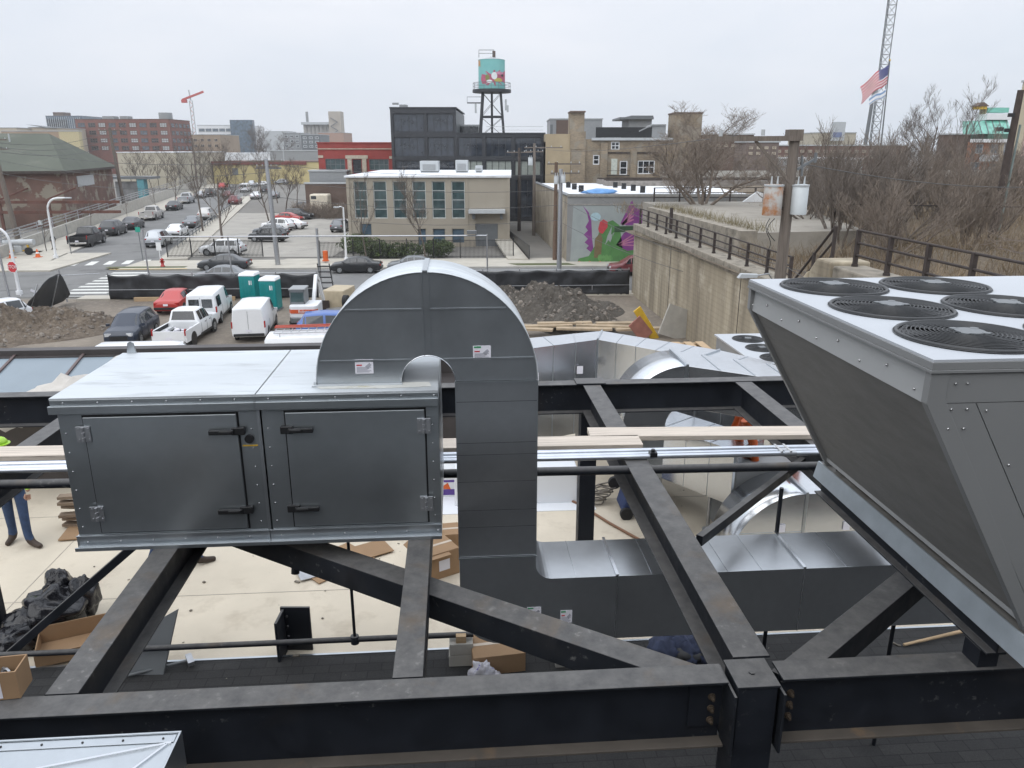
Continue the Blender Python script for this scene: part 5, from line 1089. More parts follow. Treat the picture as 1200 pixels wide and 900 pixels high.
obj('orange_barrel', MB().cyl((0, 0, .14), .25, 1.0, 14).cyl((0, 0, .14), .35, .08, 14), m_orange, None, 'orange traffic drum on the far sidewalk by the grey post', 'traffic drum', o=(0, 0, 0)).location = (*G(382, 309), .14)
# ---- retaining wall
def streaky(name, base, dark, light):
    m, t, b = nt(name)
    v = mapv(t, (.9, .9, .05)); v2 = mapv(t, (1, 1, 1))
    c = ramp(t, noi(t, v, 1.1, 7, .65), .3, .7, dark, base)
    c = mixc(t, ramp(t, noi(t, v2, .5, 8, .7), .52, .7, (0, 0, 0), (.8, .8, .8)), c, light)
    br = t.nodes.new('ShaderNodeTexWave'); br.inputs['Scale'].default_value = 1.1; br.bands_direction = 'Z'; t.links.new(v2, br.inputs[0])
    c = mixc(t, 1, c, ramp(t, br.outputs[0], 0, .25, (.9,)*3, (1,)*3), 'MULTIPLY')
    t.links.new(c, b.inputs['Base Color']); b.inputs['Roughness'].default_value = .95; bumpn(t, b, noi(t, v2, 6, 6), .4, .03)
    MATS[name] = m; return m
m_wallc = streaky('old_streaked_concrete', (.48, .415, .305), (.17, .14, .10), (.54, .48, .38))
m_capc = M('wall_cap_concrete', (.27, .24, .195), .95, 0, .25, 1.5, .3, 10, dirt=((.13, .115, .09), .5, .7, 2))
UW = 13.9
rw = thing('retaining_wall', 'tall old streaked concrete railway retaining wall with railing on top', 'wall', (UW+.5, 45, 0), SA)
obj('wall', MB().box(UW, UW+.6, 27, 59.6, -.1, 5.0), m_wallc, rw)
for a, b in ((27, 36.4), (36.5, 49.0), (49.2, 59.7)): obj('cap', MB().box(UW-.10, UW+.75, a, b, 5.003, 5.5), m_capc, rw, bevel=.04)
obj('joints', MB().box(UW-.012, UW-.001, 49.05, 49.12, 0, 5).box(UW-.012, UW-.001, 36.42, 36.48, 0, 5), m_blk, rw)
obj('ledge', MB().box(UW+.75, 15.6, 27, 62, 4.6, 5.25), m_capc, rw)
m_rail = M('dark_rusted_rail', (.045, .034, .03), .8, 0, .3, 4)
def railing(label, pts, h, nr, group='rusty railings on the railway wall', r=.05, mat=None, name='railing'):
    t = thing(name, label, 'railing', pts[0], SA, group)
    for p in pts: obj('post', MB().bar(p, (p[0], p[1], p[2]+h), r*2.6, r*2.2).cyl((p[0], p[1], p[2]), r*2.2, .08, 8), mat or m_rail, t)
    for k in range(nr):
        z = h*(1-k/nr)-.02; obj('rail', MB().tube([(p[0], p[1], p[2]+z) for p in pts], r*.8, 6), mat or m_rail, t)
    return t
railing('dark rusty railing along the cap of the streaked concrete wall', [(UW+.35, 59.3-2.5*k, 5.5) for k in range(12)], 1.15, 3)
uw = thing('upper_wall', 'low concrete upper wall with weedy platform behind the railing', 'wall', (15.8, 50, 4.6), SA)
obj('wall', MB().poly([(15.5, 62.5, 0), (16.2, 43.2, 0), (17.2, 43.2, 0), (17, 62.5, 0)], (0, 0, 6.55)), m_capc, uw)
obj('platform', MB().poly([(17.0, 62.5, 0), (17.2, 43.2, 0), (24, 44, 0), (30, 70, 0), (17, 70, 0)], (0, 0, 6.45)), M('platform_concrete', (.30, .275, .235), .95, 0, .15, .5, .2, 10, dirt=((.20, .18, .15), .5, .7, .5)), uw)
obj('dark_post', MB().bar((15.45, 55, 5.2), (15.45, 55, 7.0), .2, .2), m_rail, uw)
w2 = thing('stepped_wall', 'higher concrete wall section with broken stone end just above the fan unit', 'wall', (13.2, 20, 0), SA)
obj('wall', MB().box(12.7, 13.5, 12, 26.2, 0, 6.85), m_wallc, w2)
obj('cap', MB().box(12.55, 13.7, 12, 24.8, 6.853, 7.28), m_capc, w2, bevel=.06)
obj('end_stone', MB().poly([(12.5, 24.85, 6.5), (12.5, 26.4, 6.5), (12.5, 26.4, 6.9), (12.5, 25.9, 7.4), (12.5, 24.85, 7.4)], (1.4, 0, 0)).poly([(12.45, 26.42, 5.3), (12.45, 28.3, 5.3), (12.45, 26.42, 6.9)], (.5, 0, 0)), m_wallc, w2, bevel=.08)
railing('brown railing on the higher wall section, just above the fan unit', [(13.2, 24.6-1.95*k, 7.28) for k in range(7)], 1.2, 3)
sr = thing('stair_railing', 'dark sloping stair handrails left of the higher wall section', 'railing', (13.4, 27, 5.3), SA)
obj('rail', MB().tube([(13.4, 30, 5.6), (13.4, 26.6, 8.4)], .05, 6).tube([(13.4, 30, 5.2), (13.4, 26.6, 7.9)], .045, 6).tube([(13.4, 30, 4.8), (13.4, 26.6, 7.4)], .045, 6), m_rail, sr)
obj('post', MB().bar((13.4, 28, 5.25), (13.4, 28, 7.3), .1, .1).bar((13.4, 26.6, 6.9), (13.4, 26.6, 8.4), .1, .1), m_rail, sr)
railing('distant dark railing across the overgrown platform beyond the wall', [(18.5+2.4*k, 72, 6.3) for k in range(6)]+[(31.5, 66+4*0, 6.3)], 1.3, 3)
wb_ = obj('white_slab', MB().poly([(0, 0, 0), (1.7, 0, 0), (1.7, 0, .75), (1.2, 0, .9)], (0, .3, 0)), m_white, None, 'white sloping slab lying behind the distant dark railing', 'slab'); wb_.location = (21.5, 70.5, 6.5)
# embankment terrain
em = MB(); nu, nv = 60, 70
for j in range(nv+1):
    for i in range(nu+1):
        s, q = (i/nu)**1.6, j/nv; v = 6+150*q; u = (13.6 if v < 62.5 else 31.5)+110*s
        em.v.append((u, v, 5.0+min(1.3, .05*(u-14))+.5*noise.noise(Vector((u*.12, v*.12, 1)))+.0-(.0 if v < 100 else 0)))
em.f = [(j*(nu+1)+i, j*(nu+1)+i+1, (j+1)*(nu+1)+i+1, (j+1)*(nu+1)+i) for j in range(nv) for i in range(nu)]; em.m = [0]*len(em.f); em.sm = [True]*len(em.f)
obj('embankment', em, m_grassy, kind='structure', ang=SA, o=(0, 0, 0))
for k in range(2):
    tk = thing('railway_track', ['nearer railway track beyond the brown thicket', 'farther railway track beyond the brown thicket'][k], 'railway track', (60, 104+5*k, 6.0), SA)
    obj('ballast', MB().box(20, 125, 102.5+5*k, 105.5+5*k, 6, 7.0+.01*k), M('ballast', (.23, .21, .19), .95, 0, .3, 2), tk); obj('rails', MB().box(20, 125, 103.3+5*k, 103.4+5*k, 7.02, 7.2).box(20, 125, 104.7+5*k, 104.8+5*k, 7.02, 7.2), m_iron, tk)
obj('low_wall', MB().box(30, 125, 113.5, 113.9, 6, 8.0), m_conc, None, 'pale low wall running behind the railway tracks', 'wall', ang=SA)
# ================================================================== POLES, SIGNS, WIRES
def pole(name, label, base, h, r, mat, arms=(), lean=(0, 0), group='utility poles'):
    t = thing(name, label, 'pole', (0, 0, 0), 0, group); t.location = (base[0], base[1], base[2] if len(base) > 2 else 0)
    obj('shaft', MB().tube([(0, 0, -.1), (lean[0]*.5, lean[1]*.5, h*.5), (lean[0], lean[1], h)], [r*1.15, r, r*.82], 12), mat, t)
    for (z, L, a, off) in arms:
        c, s = math.cos(a), math.sin(a); k = z/h; ox, oy = lean[0]*k, lean[1]*k
        arm = obj('crossarm', MB().bar((ox-(L/2-off)*c, oy-(L/2-off)*s, z), (ox+(L/2+off)*c, oy+(L/2+off)*s, z), .12, .14), m_pole, t)
        ins = MB()
        for q in (-.45, -.2, .2, .45): ins.cyl((ox+(L*q+off)*c, oy+(L*q+off)*s, z+.07), .05, .16, 8)
        obj('insulators', ins, m_greyl, arm)
    return t
def can(t, x, y, z, mat, r=.24, h=.85):
    o = obj('transformer', MB().tube([(x, y, z), (x, y, z+h*.96), (x, y, z+h)], [r, r, r*.75], 18), mat, t)
    obj('bushings', MB().cyl((x-.09, y, z+h), .035, .24, 8, r2=.02).cyl((x+.1, y, z+h), .035, .24, 8, r2=.02), m_greyl, o)
    obj('lid', MB().tube([(x, y, z+h-.06), (x, y, z+h-.01)], r*1.06, 18), m_greyl, o)
    return o
x = 8.72; ly = 25.0
up = pole('utility_pole', 'near weathered wooden pole with rusty and grey transformer cans', (x, ly), 11.55, .19, m_pole, (), (.05, 0))
obj('crossarm', MB().bar((-2.6, -.16, 11.3), (.1, -.16, 11.32), .13, .15).bar((-1.2, -.12, 11.25), (0, -.12, 10.0), .06, .08), m_pole, up)
obj('insulators', MB().cyl((-1.0, -.16, 11.4), .06, .18, 8).cyl((-2.3, -.16, 11.38), .06, .18, 8), m_greyl, up)
obj('top_plates', MB().box(-.2, .24, -.2, .2, 11.25, 11.58), m_pole, up)
can(up, -.50, -.15, 9.0, m_rust, .29, .95); can(up, .32, -.2, 9.03, M('grey_tank', (.50, .53, .54), .5, .1, .08, 2), .25, .92)
obj('brackets', MB().box(-.5, .35, -.06, .02, 9.15, 9.25).box(-.5, .35, -.06, .02, 9.65, 9.75), m_iron, up)
obj('street_lamp_head', MB().poly([(-1.35, -.1, 6.98), (-.75, -.1, 7.0), (-.7, -.1, 7.1), (-1.25, -.1, 7.12)], (0, .22, 0)), m_greyl, up); obj('lamp_arm', MB().tube([(-.75, 0, 7.05), (-.35, 0, 7.12), (-.2, 0, 6.9), (-.1, 0, 6.4)], .025, 6), m_alu, up)
obj('loose_cables', MB().tube([(-.55-.1*math.sin(k*.7), -.2, 8.9-.12*k) for k in range(9)], .012, 4).tube([(-.4-.2*math.sin(k*.5), -.22, 8.9-.1*k) for k in range(8)], .012, 4), m_blk, up)
obj('side_gear', MB().bar((.2, -.1, 10.4), (.75, -.15, 10.75), .07, .07).bar((.35, -.1, 10.2), (.3, -.1, 10.8), .05, .08).cyl((.7, -.15, 10.6), .05, .3, 8), m_greyd, up)
b = Y(1165, 262, 45); p2 = pole('utility_pole', 'dark leaning wooden pole in front of the cream building at the right', (b[0], 45, 5.8), 8.3, .2, M('dark_pole', (.06, .045, .038), .9, 0, .2, 4), (), (.15, 0))
obj('conduit', MB().tube([(.27, -.1, 0), (.4, -.1, 6.5)], .06, 8), M('green_grey_conduit', (.16, .2, .19), .6), p2); obj('fittings', MB().box(-.4, -.1, -.25, -.1, 6.9, 7.1).box(-.45, -.2, -.25, -.1, 6.1, 6.3), m_blk, p2)
zt_ = lambda px, py, top: Y(px, top, G(px, py)[1])[2]
def gp(px, py): return (*G(px, py), 0)
pole('utility_pole', 'leaning wooden pole with crossarms at the far left by the green-roofed shed', gp(24, 292), zt_(24, 292, 160), .26, m_pole, ((12.0, 3.2, .1, 0), (11.0, 3.0, .1, 0)), (-1.0, 0))
pole('utility_pole', 'leaning wooden pole at the left sidewalk beyond the green-roofed shed', gp(147, 249), zt_(147, 249, 150), .28, m_pole, ((14.2, 4, .1, 0),), (-.7, 0))
pg = pole('utility_pole', 'grey steel pole with fittings at its top beside the lot driveway', gp(326, 312), zt_(326, 312, 186), .22, m_alu, ((9.9, 3.2, .1, 0), (9.4, 2.0, .1, 0)), (-.25, 0))
ps = pole('utility_pole', 'silver steel pole beside the mural wall with grey boxes near its top', gp(655, 324), zt_(655, 324, 198), .20, m_alu, ((9.0, 2.6, .1, .4),))
for dx_, zz in ((-.4, 8.1), (.2, 8.2)): can(ps, dx_, -.25, zz, m_greyl, .2, .7)
pw = pole('utility_pole', 'brown wooden pole close beside the silver pole at the mural wall', gp(650, 306), zt_(650, 306, 190), .2, M('brown_pole', (.13, .085, .06), .95, 0, .2, 4), ((9.6, 3.4, .1, .8),))
pf = pole('utility_pole', 'far grey pole with wide crossarm before the cream brick building', (2.9, 104, 0), Y(625, 168, 104)[2], .2, m_pole, ((11.2, 5, .05, 1.2), (10.7, 2.4, .05, 0)))
can(pf, -.5, -.2, 9.0, m_greyl, .3, 1.0)
pole('utility_pole', 'dark pole in the alley left of the cream brick building', (1.0, 110, 0), 11.2, .22, m_iron, ((10.6, 3.5, .05, 0),))
pole('utility_pole', 'slim pale pole in the far lot by the yellow wall', (*G(335, 214), 0), 11, .2, m_greyl, ())
pole('utility_pole', 'slim pale pole at the far end of the side road', (*G(232, 222), 0), 14, .25, m_pole, ((13.4, 4, .1, 0),))
def lamp(label, base, h, arm, r=.08, mat=m_white, head='curve', group='street lamps'):
    t = thing('street_lamp', label, 'street lamp', (0, 0, 0), 0, group); t.location = base
    L_ = abs(arm); s = 1 if arm > 0 else -1
    if head == 'curve':
        pts = [(0, 0, 0), (0, 0, h-1.2)]+[(s*(1.2-1.2*math.cos(a)), 0, h-1.2+1.2*math.sin(a)) for a in (.3, .6, .9, 1.2, PI/2)]+[(s*L_, 0, h+.02)]
    else: pts = [(0, 0, 0), (0, 0, h), (s*L_, 0, h+.1)]
    obj('mast', MB().tube(pts, [r*1.3]+[r]*(len(pts)-2)+[r*.7], 10), mat, t)
    obj('lamp_head', MB().box(min(s*L_, s*(L_+.6)), max(s*L_, s*(L_+.6)), -.13, .13, h-.05, h+.08), m_greyl, t, bevel=.03)
    obj('base', MB().cyl((0, 0, 0), r*2.4, .3, 10), mat, t)
    return t
lamp('white curved street lamp on the corner sidewalk by the yellow cart', (*G(66, 304), .14), 6.1, 2.0, .10)
lamp('white curved lamp post at the left frame edge above the stop sign', (*G(23, 345), 0), 5.3, -3, .10)
lamp('short white lamp post beside the lot driveway', (*G(406, 307), .14), 5.3, -.35, .09, head='flat')
st_ = thing('stop_sign', 'red octagonal stop sign on a white post at the left', 'stop sign', (0, 0, 0)); x, y = G(24, 347); st_.location = (x, y, 0); st_.rotation_euler = (0, 0, D(-12))
hz_ = Y(19, 313, y)[2]; rr = .46
obj('post', MB().tube([(0, .03, 0), (-.25, .03, hz_)], .04, 8), m_white, st_)
def octo(r, yy, th): return MB().poly([(-.25+r*math.cos(PI/8+k*PI/4), yy, hz_+r*math.sin(PI/8+k*PI/4)) for k in range(8)], (0, th, 0))
obj('border', octo(rr, -.02, .02), m_white, st_); pl_ = obj('plate', octo(rr*.93, -.026, .005), M('sign_red', (.50, .03, .04), .5), st_)
text('STOP', .36, m_white, pl_, (-.25, -.032, hz_), (PI/2, 0, 0))
yc = thing('yellow_compressor', 'yellow and white wheeled barricade cart on the corner sidewalk', 'cart', (0, 0, 0)); x, y = G(24, 300); yc.location = (x, y, .14)
obj('barrel', MB().tube([(-1.6, 0, 1.25), (1.7, 0, 1.35)], .32, 12), m_greyl, yc)
for s in (-1.1, 1.1): obj('wheel', MB().cyl((s, -.3, .4), .4, .25, 16, 0, 'y'), m_rub, yc)
obj('yellow_frame', MB().bar((-1.1, -.1, .4), (-1.0, -.1, 1.5), .16, .16).bar((1.1, -.1, .4), (1.0, -.1, 1.5), .16, .16).bar((-1.2, -.12, .45), (1.2, -.12, .45), .14, .14), m_yel, yc); obj('tank', MB().box(-.35, .45, -.35, .1, .3, 1.0), m_greyl, yc, bevel=.05)
for px, py, lb in ((14, 304, 'orange traffic cone left of the yellow cart'), (45, 303, 'orange traffic cone right of the yellow cart')):
    t = thing('traffic_cone', lb, 'traffic cone', (0, 0, 0), 0, 'traffic cones'); t.location = (*G(px, py), .14)
    obj('cone', MB().tube([(0, 0, .05), (0, 0, .85)], [.25, .05], 12), m_orange, t); obj('base', MB().box(-.33, .33, -.33, .33, 0, .05), m_orange, t); obj('stripe', MB().tube([(0, 0, .4), (0, 0, .55)], [.175, .137], 12), m_white, t)
x, y = G(64, 294); person('person in dark clothes walking on the far left sidewalk', x, y, .14, D(120), m_dark, m_dark, None, .35, .04)
x, y = G(191, 314); hy = thing('fire_hydrant', 'red fire hydrant on the grass strip by the crossing', 'hydrant', (0, 0, 0)); hy.location = (x, y, .14)
obj('barrel', MB().tube([(0, 0, 0), (0, 0, .1), (0, 0, .12), (0, 0, .6), (0, 0, .62), (0, 0, .68), (0, 0, .8)], [.2, .2, .14, .14, .18, .18, .06], 14), m_red, hy); obj('outlets', MB().cyl((-.22, 0, .45), .07, .44, 10, 0, 'x'), m_red, hy)
obj('sidewalk_sign', MB().bar((0, 0, 0), (0, 0, 2.2), .05, .05).box(-.25, .25, -.03, -.0251, 1.4, 2.2), m_white, None, 'white notice sign beside the red hydrant', 'sign', o=(0, 0, 0)).location = (*G(189, 312), .14)
for px, py, top, lb in ((168, 307, 266, 'thin black signpost in the road by the crosswalk'), (84, 299, 263, 'thin black signpost on the corner sidewalk'), (55, 296, 258, 'slim post with pale sign plate by the mulch bed')):
    x, y = G(px, py); z = Y(px, top, y)[2]; t = thing('signpost', lb, 'signpost', (0, 0, 0), 0, 'slim signposts'); t.location = (x, y, 0)
    obj('post', MB().tube([(0, 0, 0), (-.1, 0, z)], .05, 6), m_greyd, t)
    if px != 84: obj('plate', MB().box(-.35, .15, -.07, -.055, z-.5, z), M('sign_green', (.02, .30, .22), .5) if px == 168 else m_greyl, t)
def wire(label, pts, sag=.5, r=.014, name='overhead_wire'):
    mb = MB()
    for a, b in zip(pts[:-1], pts[1:]):
        a, b = Vector(a), Vector(b); q = []
        for k in range(13): s = k/12; p = a.lerp(b, s); p.z -= sag*4*s*(1-s); q.append(p)
        mb.tube(q, r, 4, 0, False)
    return obj(name, mb, M('wire_grey', (.10, .10, .10), .8), None, label, 'wire', 'overhead wires', recalc=False)
A1 = (*G(24, 292), 11.9); A2 = (*G(147, 249), 14.0)
for k in range(3): wire(['upper wire between the two leaning poles at the far left', 'middle wire between the two leaning poles at the far left', 'lower wire between the two leaning poles at the far left'][k], [(A1[0]-1-1+k, A1[1], A1[2]-.6*k), (A2[0]-1.2+k, A2[1], A2[2]-.8*k)], 1.2, .03)
for k in range(3): wire(['upper wire from the left pole toward the grey steel pole', 'second wire from the left pole toward the grey steel pole', 'low cable from the left pole toward the grey steel pole'][k], [(A1[0]-.5, A1[1], 11.2-1.4*k), (-23.2, 75.6, 10.0-1.1*k)], 1.0, .022)
PX1 = (-23.2, 75.6); PX2 = (4.4, 72.2)
for k in range(4): wire(['topmost wire crossing in front of the beige building', 'second wire crossing in front of the beige building', 'third wire crossing in front of the beige building', 'lowest cable crossing in front of the beige building'][k], [(PX1[0], PX1[1], 9.7-1.5*k), (PX2[0], PX2[1], 8.8-1.35*k)], .5+.1*k, .018)
for k in range(3): wire(['upper wire passing in front of the mural wall', 'middle wire passing in front of the mural wall', 'lower wire passing in front of the mural wall'][k], [(PX2[0], PX2[1], 8.6-2.0*k), (14.6, 30, 5.6-.5*k)], .8, .016)
for k in range(2): wire(['upper wire from the near transformer pole to the far right', 'cable from the near transformer pole down to the right'][k], [(8.9, 25, 7.6+3*(1-k)), (26, 36, 9.5-2.5*k)] if k == 0 else [(8.9, 25, 7.35), (12, 14, 6.4)], .4, .014)
wire('wire from the near transformer pole back to the distant poles', [(6.9, 24.85, 11.4), (2.9, 104, 11.3)], .5, .012)
# ================================================================== BUILDINGS
def wall_open(x0, x1, z0, z1, y, th, ops):
    mb = MB(); ops = sorted(ops); x = x0
    cols = {}
    for (a, b, c, d) in ops: cols.setdefault((a, b), []).append((c, d))
    for (a, b), zs in sorted(cols.items()):
        if a > x: mb.box(x, a, y, y+th, z0, z1)
        z = z0
        for c, d in sorted(zs):
            if c > z: mb.box(a, b, y, y+th, z, c)
            z = d
        if z < z1: mb.box(a, b, y, y+th, z, z1)
        x = b
    if x < x1: mb.box(x, x1, y, y+th, z0, z1)
    return mb
WC = {}
def window_mesh(w, h, nx, ny, fm, gm, fw):
    key = (round(w, 2), round(h, 2), nx, ny, fm.name, gm.name)
    if key not in WC:
        f = MB(); d = .12
        f.box(0, fw, -d/2, d/2, 0, h).box(w-fw, w, -d/2, d/2, 0, h).box(fw, w-fw, -d/2, d/2, 0, fw).box(fw, w-fw, -d/2, d/2, h-fw, h)
        for i in range(1, nx): x = w*i/nx; f.box(x-fw*.35, x+fw*.35, -d*.4, d*.4, fw, h-fw)
        for j in range(1, ny): z = h*j/ny; f.box(fw, w-fw, -d*.35, d*.35, z-fw*.35, z+fw*.35)
        WC[key] = (mesh('window_frame', f, fm), mesh('pane', MB().box(fw, w-fw, -.012, .012, fw, h-fw), gm))
    return WC[key]
def window(parent, x, z, y, w, h, nx=1, ny=2, fm=None, gm=None, fw=.08, rot=0):
    f, p = window_mesh(w, h, nx, ny, fm or m_greyd, gm or m_glass, fw)
    o = shared('window', f, parent, Vector((x, y, z))-ORG[parent.name], (0, 0, rot)); shared('pane', p, o, (0, .0, 0)); return o
def PXX(px, D): return (px-600)/900*D*(CT+ST*0) if False else Y(px, 200, D)[0]
def ZY(py, D): return Y(600, py, D)[2]
def block(name, label, cat, x0, x1, y0, y1, zt, wall, roof=None, ang=0.0, group=None, parapet=.0, z0=0):
    t = thing(name, label, cat, ((x0+x1)/2, y0, z0), ang, group)
    obj('wall', MB().box(x0, x1, y0, y1, z0-.2, zt), wall, t)
    if parapet: obj('parapet', MB().box(x0-.08, x1+.08, y0-.08, y0+.3, zt+.002, zt+parapet).box(x0-.08, x0+.3, y0+.3, y1, zt+.002, zt+parapet).box(x1-.3, x1+.08, y0+.3, y1, zt+.002, zt+parapet).box(x0+.3, x1-.3, y1-.3, y1, zt+.002, zt+parapet), roof or m_greyl, t)
    else: obj('roof', MB().box(x0-.15, x1+.15, y0-.15, y1+.15, zt+.002, zt+.25), roof or m_greyl, t)
    return t
def grid(t, x0, x1, z0, z1, y, nx, nz, fx=.7, fz=.6, gm=None, fm=None, mx=1, my=2, rot=0, fw=.12):
    """windows on a face: rot 0 front (-y), PI/2 right side (+x) where x runs along y"""
    dx, dz = (x1-x0)/nx, (z1-z0)/nz
    for i in range(nx):
        for j in range(nz):
            w, h = dx*fx, dz*fz; a = x0+dx*i+(dx-w)/2; z = z0+dz*j+(dz-h)/2
            g_ = gm[(i*7+j*3) % len(gm)] if isinstance(gm, (list, tuple)) else gm
            if rot == 0: window(t, a, z, y, w, h, mx, my, fm, g_, fw)
            else: window(t, y, z, a, w, h, mx, my, fm, g_, fw, PI/2)
m_beige = M('beige_stucco', (.325, .29, .235), .9, 0, .06, .4, .1, 8); m_beiged = M('beige_base', (.24, .225, .19), .9, 0, .08, .6)
m_roofw = M('white_roof', (.72, .735, .755), .7, 0, .08, .3, dirt=((.48, .48, .47), .58, .72, .35)); m_alufr = M('pale_frame', (.50, .53, .52), .5)
# ---- beige two-storey building
Dt = 91.5; tb = thing('beige_building', 'beige two-storey office with six tall green-glazed windows across the street', 'building', (-10, Dt, 0))
x0, x1 = PXX(405, Dt), PXX(597, Dt); zr = ZY(208, Dt)
ops = []; wz0, wz1 = ZY(256, Dt), ZY(212.5, Dt)
for k in range(6): a = PXX(413+23.1*k, Dt); ops.append((a, a+1.55, wz0, wz1))
low = [(PXX(418, Dt), PXX(432, Dt), ZY(276, Dt), ZY(262, Dt)), (PXX(487, Dt), PXX(497, Dt), .1, ZY(268, Dt)), (PXX(505, Dt), PXX(520, Dt), ZY(285, Dt), ZY(268, Dt)), (PXX(528, Dt), PXX(543, Dt), ZY(285, Dt), ZY(268, Dt))]
dr = (PXX(556, Dt), PXX(583, Dt), 0, ZY(262, Dt))
obj('wall', MB().box(x0, x1, Dt+.35, Dt+26, 0, zr-.02), m_beige, tb)
obj('facade_upper', wall_open(x0, x1, 3.0, zr, Dt, .34, ops), m_beige, tb)
obj('facade_lower', wall_open(x0, x1, -.1, 2.998, Dt, .34, sorted(low+[dr])), m_beige, tb)
obj('pier', MB().box(x0-.03, x0+.3, Dt-.12, Dt-.001, 0, zr).box(PXX(545, Dt), PXX(548, Dt), Dt-.06, Dt-.001, 0, zr).box(x1-.3, x1+.03, Dt-.12, Dt-.001, 0, zr).box(PXX(569, Dt), PXX(570, Dt), Dt-.02, Dt-.001, 4.6, zr), m_beige, tb)
obj('roof', MB().box(x0-.2, x1+.2, Dt-.25, Dt+26.2, zr+.002, zr+.2), m_roofw, tb)
for (a, b, c, d) in ops: window(tb, a, c, Dt+.2, b-a, d-c, 1, 4, m_alufr, m_glassg, .09)
for (a, b, c, d) in low: window(tb, a, c, Dt+.2, b-a, d-c, 1, 1, m_beiged, m_glassb, .08)
obj('garage_door', MB().box(dr[0], dr[1], Dt+.15, Dt+.22, 0, dr[3]), m_greyd, tb)
obj('canopy', MB().box(PXX(549, Dt), PXX(592, Dt), Dt-1.6, Dt-.01, ZY(249, Dt), ZY(245, Dt)), m_greyl, tb); obj('canopy_bracket', MB().box(PXX(553, Dt), PXX(556, Dt), Dt-1.0, Dt-.02, ZY(256, Dt), ZY(249.3, Dt)).box(PXX(586, Dt), PXX(589, Dt), Dt-1.0, Dt-.02, ZY(256, Dt), ZY(249.3, Dt)), m_greyd, tb)
for px, w, h, lb in ((503, 2.4, 1.3, 'boxy grey rooftop unit at left on the beige building'), (541, 1.6, 1.4, 'boxy grey rooftop unit in the middle of the beige building roof'), (561, .9, .7, 'small dark-sided rooftop unit on the beige building')):
    X_ = PXX(px, 104); t = thing('rooftop_unit', lb, 'rooftop unit', (X_, 104, zr+.2), 0, 'rooftop units on the beige building')
    obj('casing', MB().box(X_-w/2, X_+w/2, 104, 106, zr+.35, zr+.35+h), m_greyl, t, bevel=.04); obj('louvre', MB().box(X_-w*.35, X_+w*.35, 103.97, 103.99, zr+.5, zr+.2+h*.8), m_grey, t); obj('curb', MB().box(X_-w/2+.1, X_+w/2-.1, 104.1, 105.9, zr+.2, zr+.35), m_greyd, t)
# picket fences and shrubs
def picket(label, x0, x1, y, h, step=.135, ang=CA, z=.14):
    t = thing('picket_fence', label, 'fence', ((x0+x1)/2, y, z), ang, 'black picket fences')
    p = MB()
    k = x0
    while k < x1: p.box(k-.018, k+.018, y-.018, y+.018, z, z+h); k += step
    o = obj('pickets', p, m_blk, t); o['kind'] = 'stuff'
    obj('rail', MB().box(x0, x1, y-.02, y+.02, z+h-.12, z+h-.08).box(x0, x1, y-.02, y+.02, z+.15, z+.19), m_blk, t)
    k = x0
    while k <= x1+.01: obj('post', MB().box(k-.05, k+.05, y-.05, y+.05, z, z+h+.15), m_blk, t); k += (x1-x0)/max(1, round((x1-x0)/2.6))
    return t
a = rz(G(197, 303), -CA); b = rz(G(307, 303), -CA); picket('black picket fence in front of the white hatchback', a[0], b[0], a[1], 1.75)
a = rz(G(412, 307), -CA); b = rz(G(603, 307), -CA); picket('black picket fence in front of the beige building', a[0], b[0], 80.7, 1.9)
a = rz(G(375, 305), -CA); picket('short black fence by the driveway and bicycle', a[0], a[0]+2.6, 81, 1.7)
rf = thing('ramp_fence', 'black solid ramp fence beside the alley, right of the beige building', 'fence', (0, 0, 0)); rf.location = (*G(620, 306), 0)
obj('panel', MB().poly([(0, 0, .2), (-2.2, 16, .2), (-2.2, 16, 1.6), (0, 0, 1.6)], (.06, 0, 0)), m_blk, rf); obj('ramp', MB().poly([(-2.2, 0, 0), (-.1, 0, 0), (-2.3, 16, .8), (-4.2, 16, .8)], (0, 0, .25)), m_walk, rf)
def leafy(seed, n=1500):
    rr = random.Random(seed); mb = MB()
    for k in range(n):
        d = Vector((rr.gauss(0, 1), rr.gauss(0, 1), rr.gauss(0, 1))).normalized()*(.55+.45*rr.random()**.5)*(1+.25*noise.noise(Vector((k*.01, seed, 1))))
        d *= 1+.35*noise.noise(d*2.2+Vector((seed*3, 0, 0)))
        c = Vector((d.x, d.y, .75+d.z*.75)); s = rr.uniform(.05, .10)
        a = Vector((rr.gauss(0, 1), rr.gauss(0, 1), rr.gauss(0, 1))).normalized()*s; b = a.cross(Vector((rr.gauss(0, 1), rr.gauss(0, 1), rr.gauss(0, 1)))).normalized()*s*.6
        mb.add([c-a, c+b, c+a, c-b], [(0, 1, 2, 3)])
    return mesh('leaves', mb, M('boxwood', (.07, .10, .03), .7, 0, .35, 3), recalc=False)
lf = [leafy(1), leafy(2)]
me_stem = mesh('stems', MB().tube([(0, 0, 0), (.05, 0, .8)], .05, 6).tube([(0, 0, 0), (-.3, .1, .9)], .04, 6).tube([(0, 0, 0), (.3, -.1, .9)], .04, 6), m_bark)
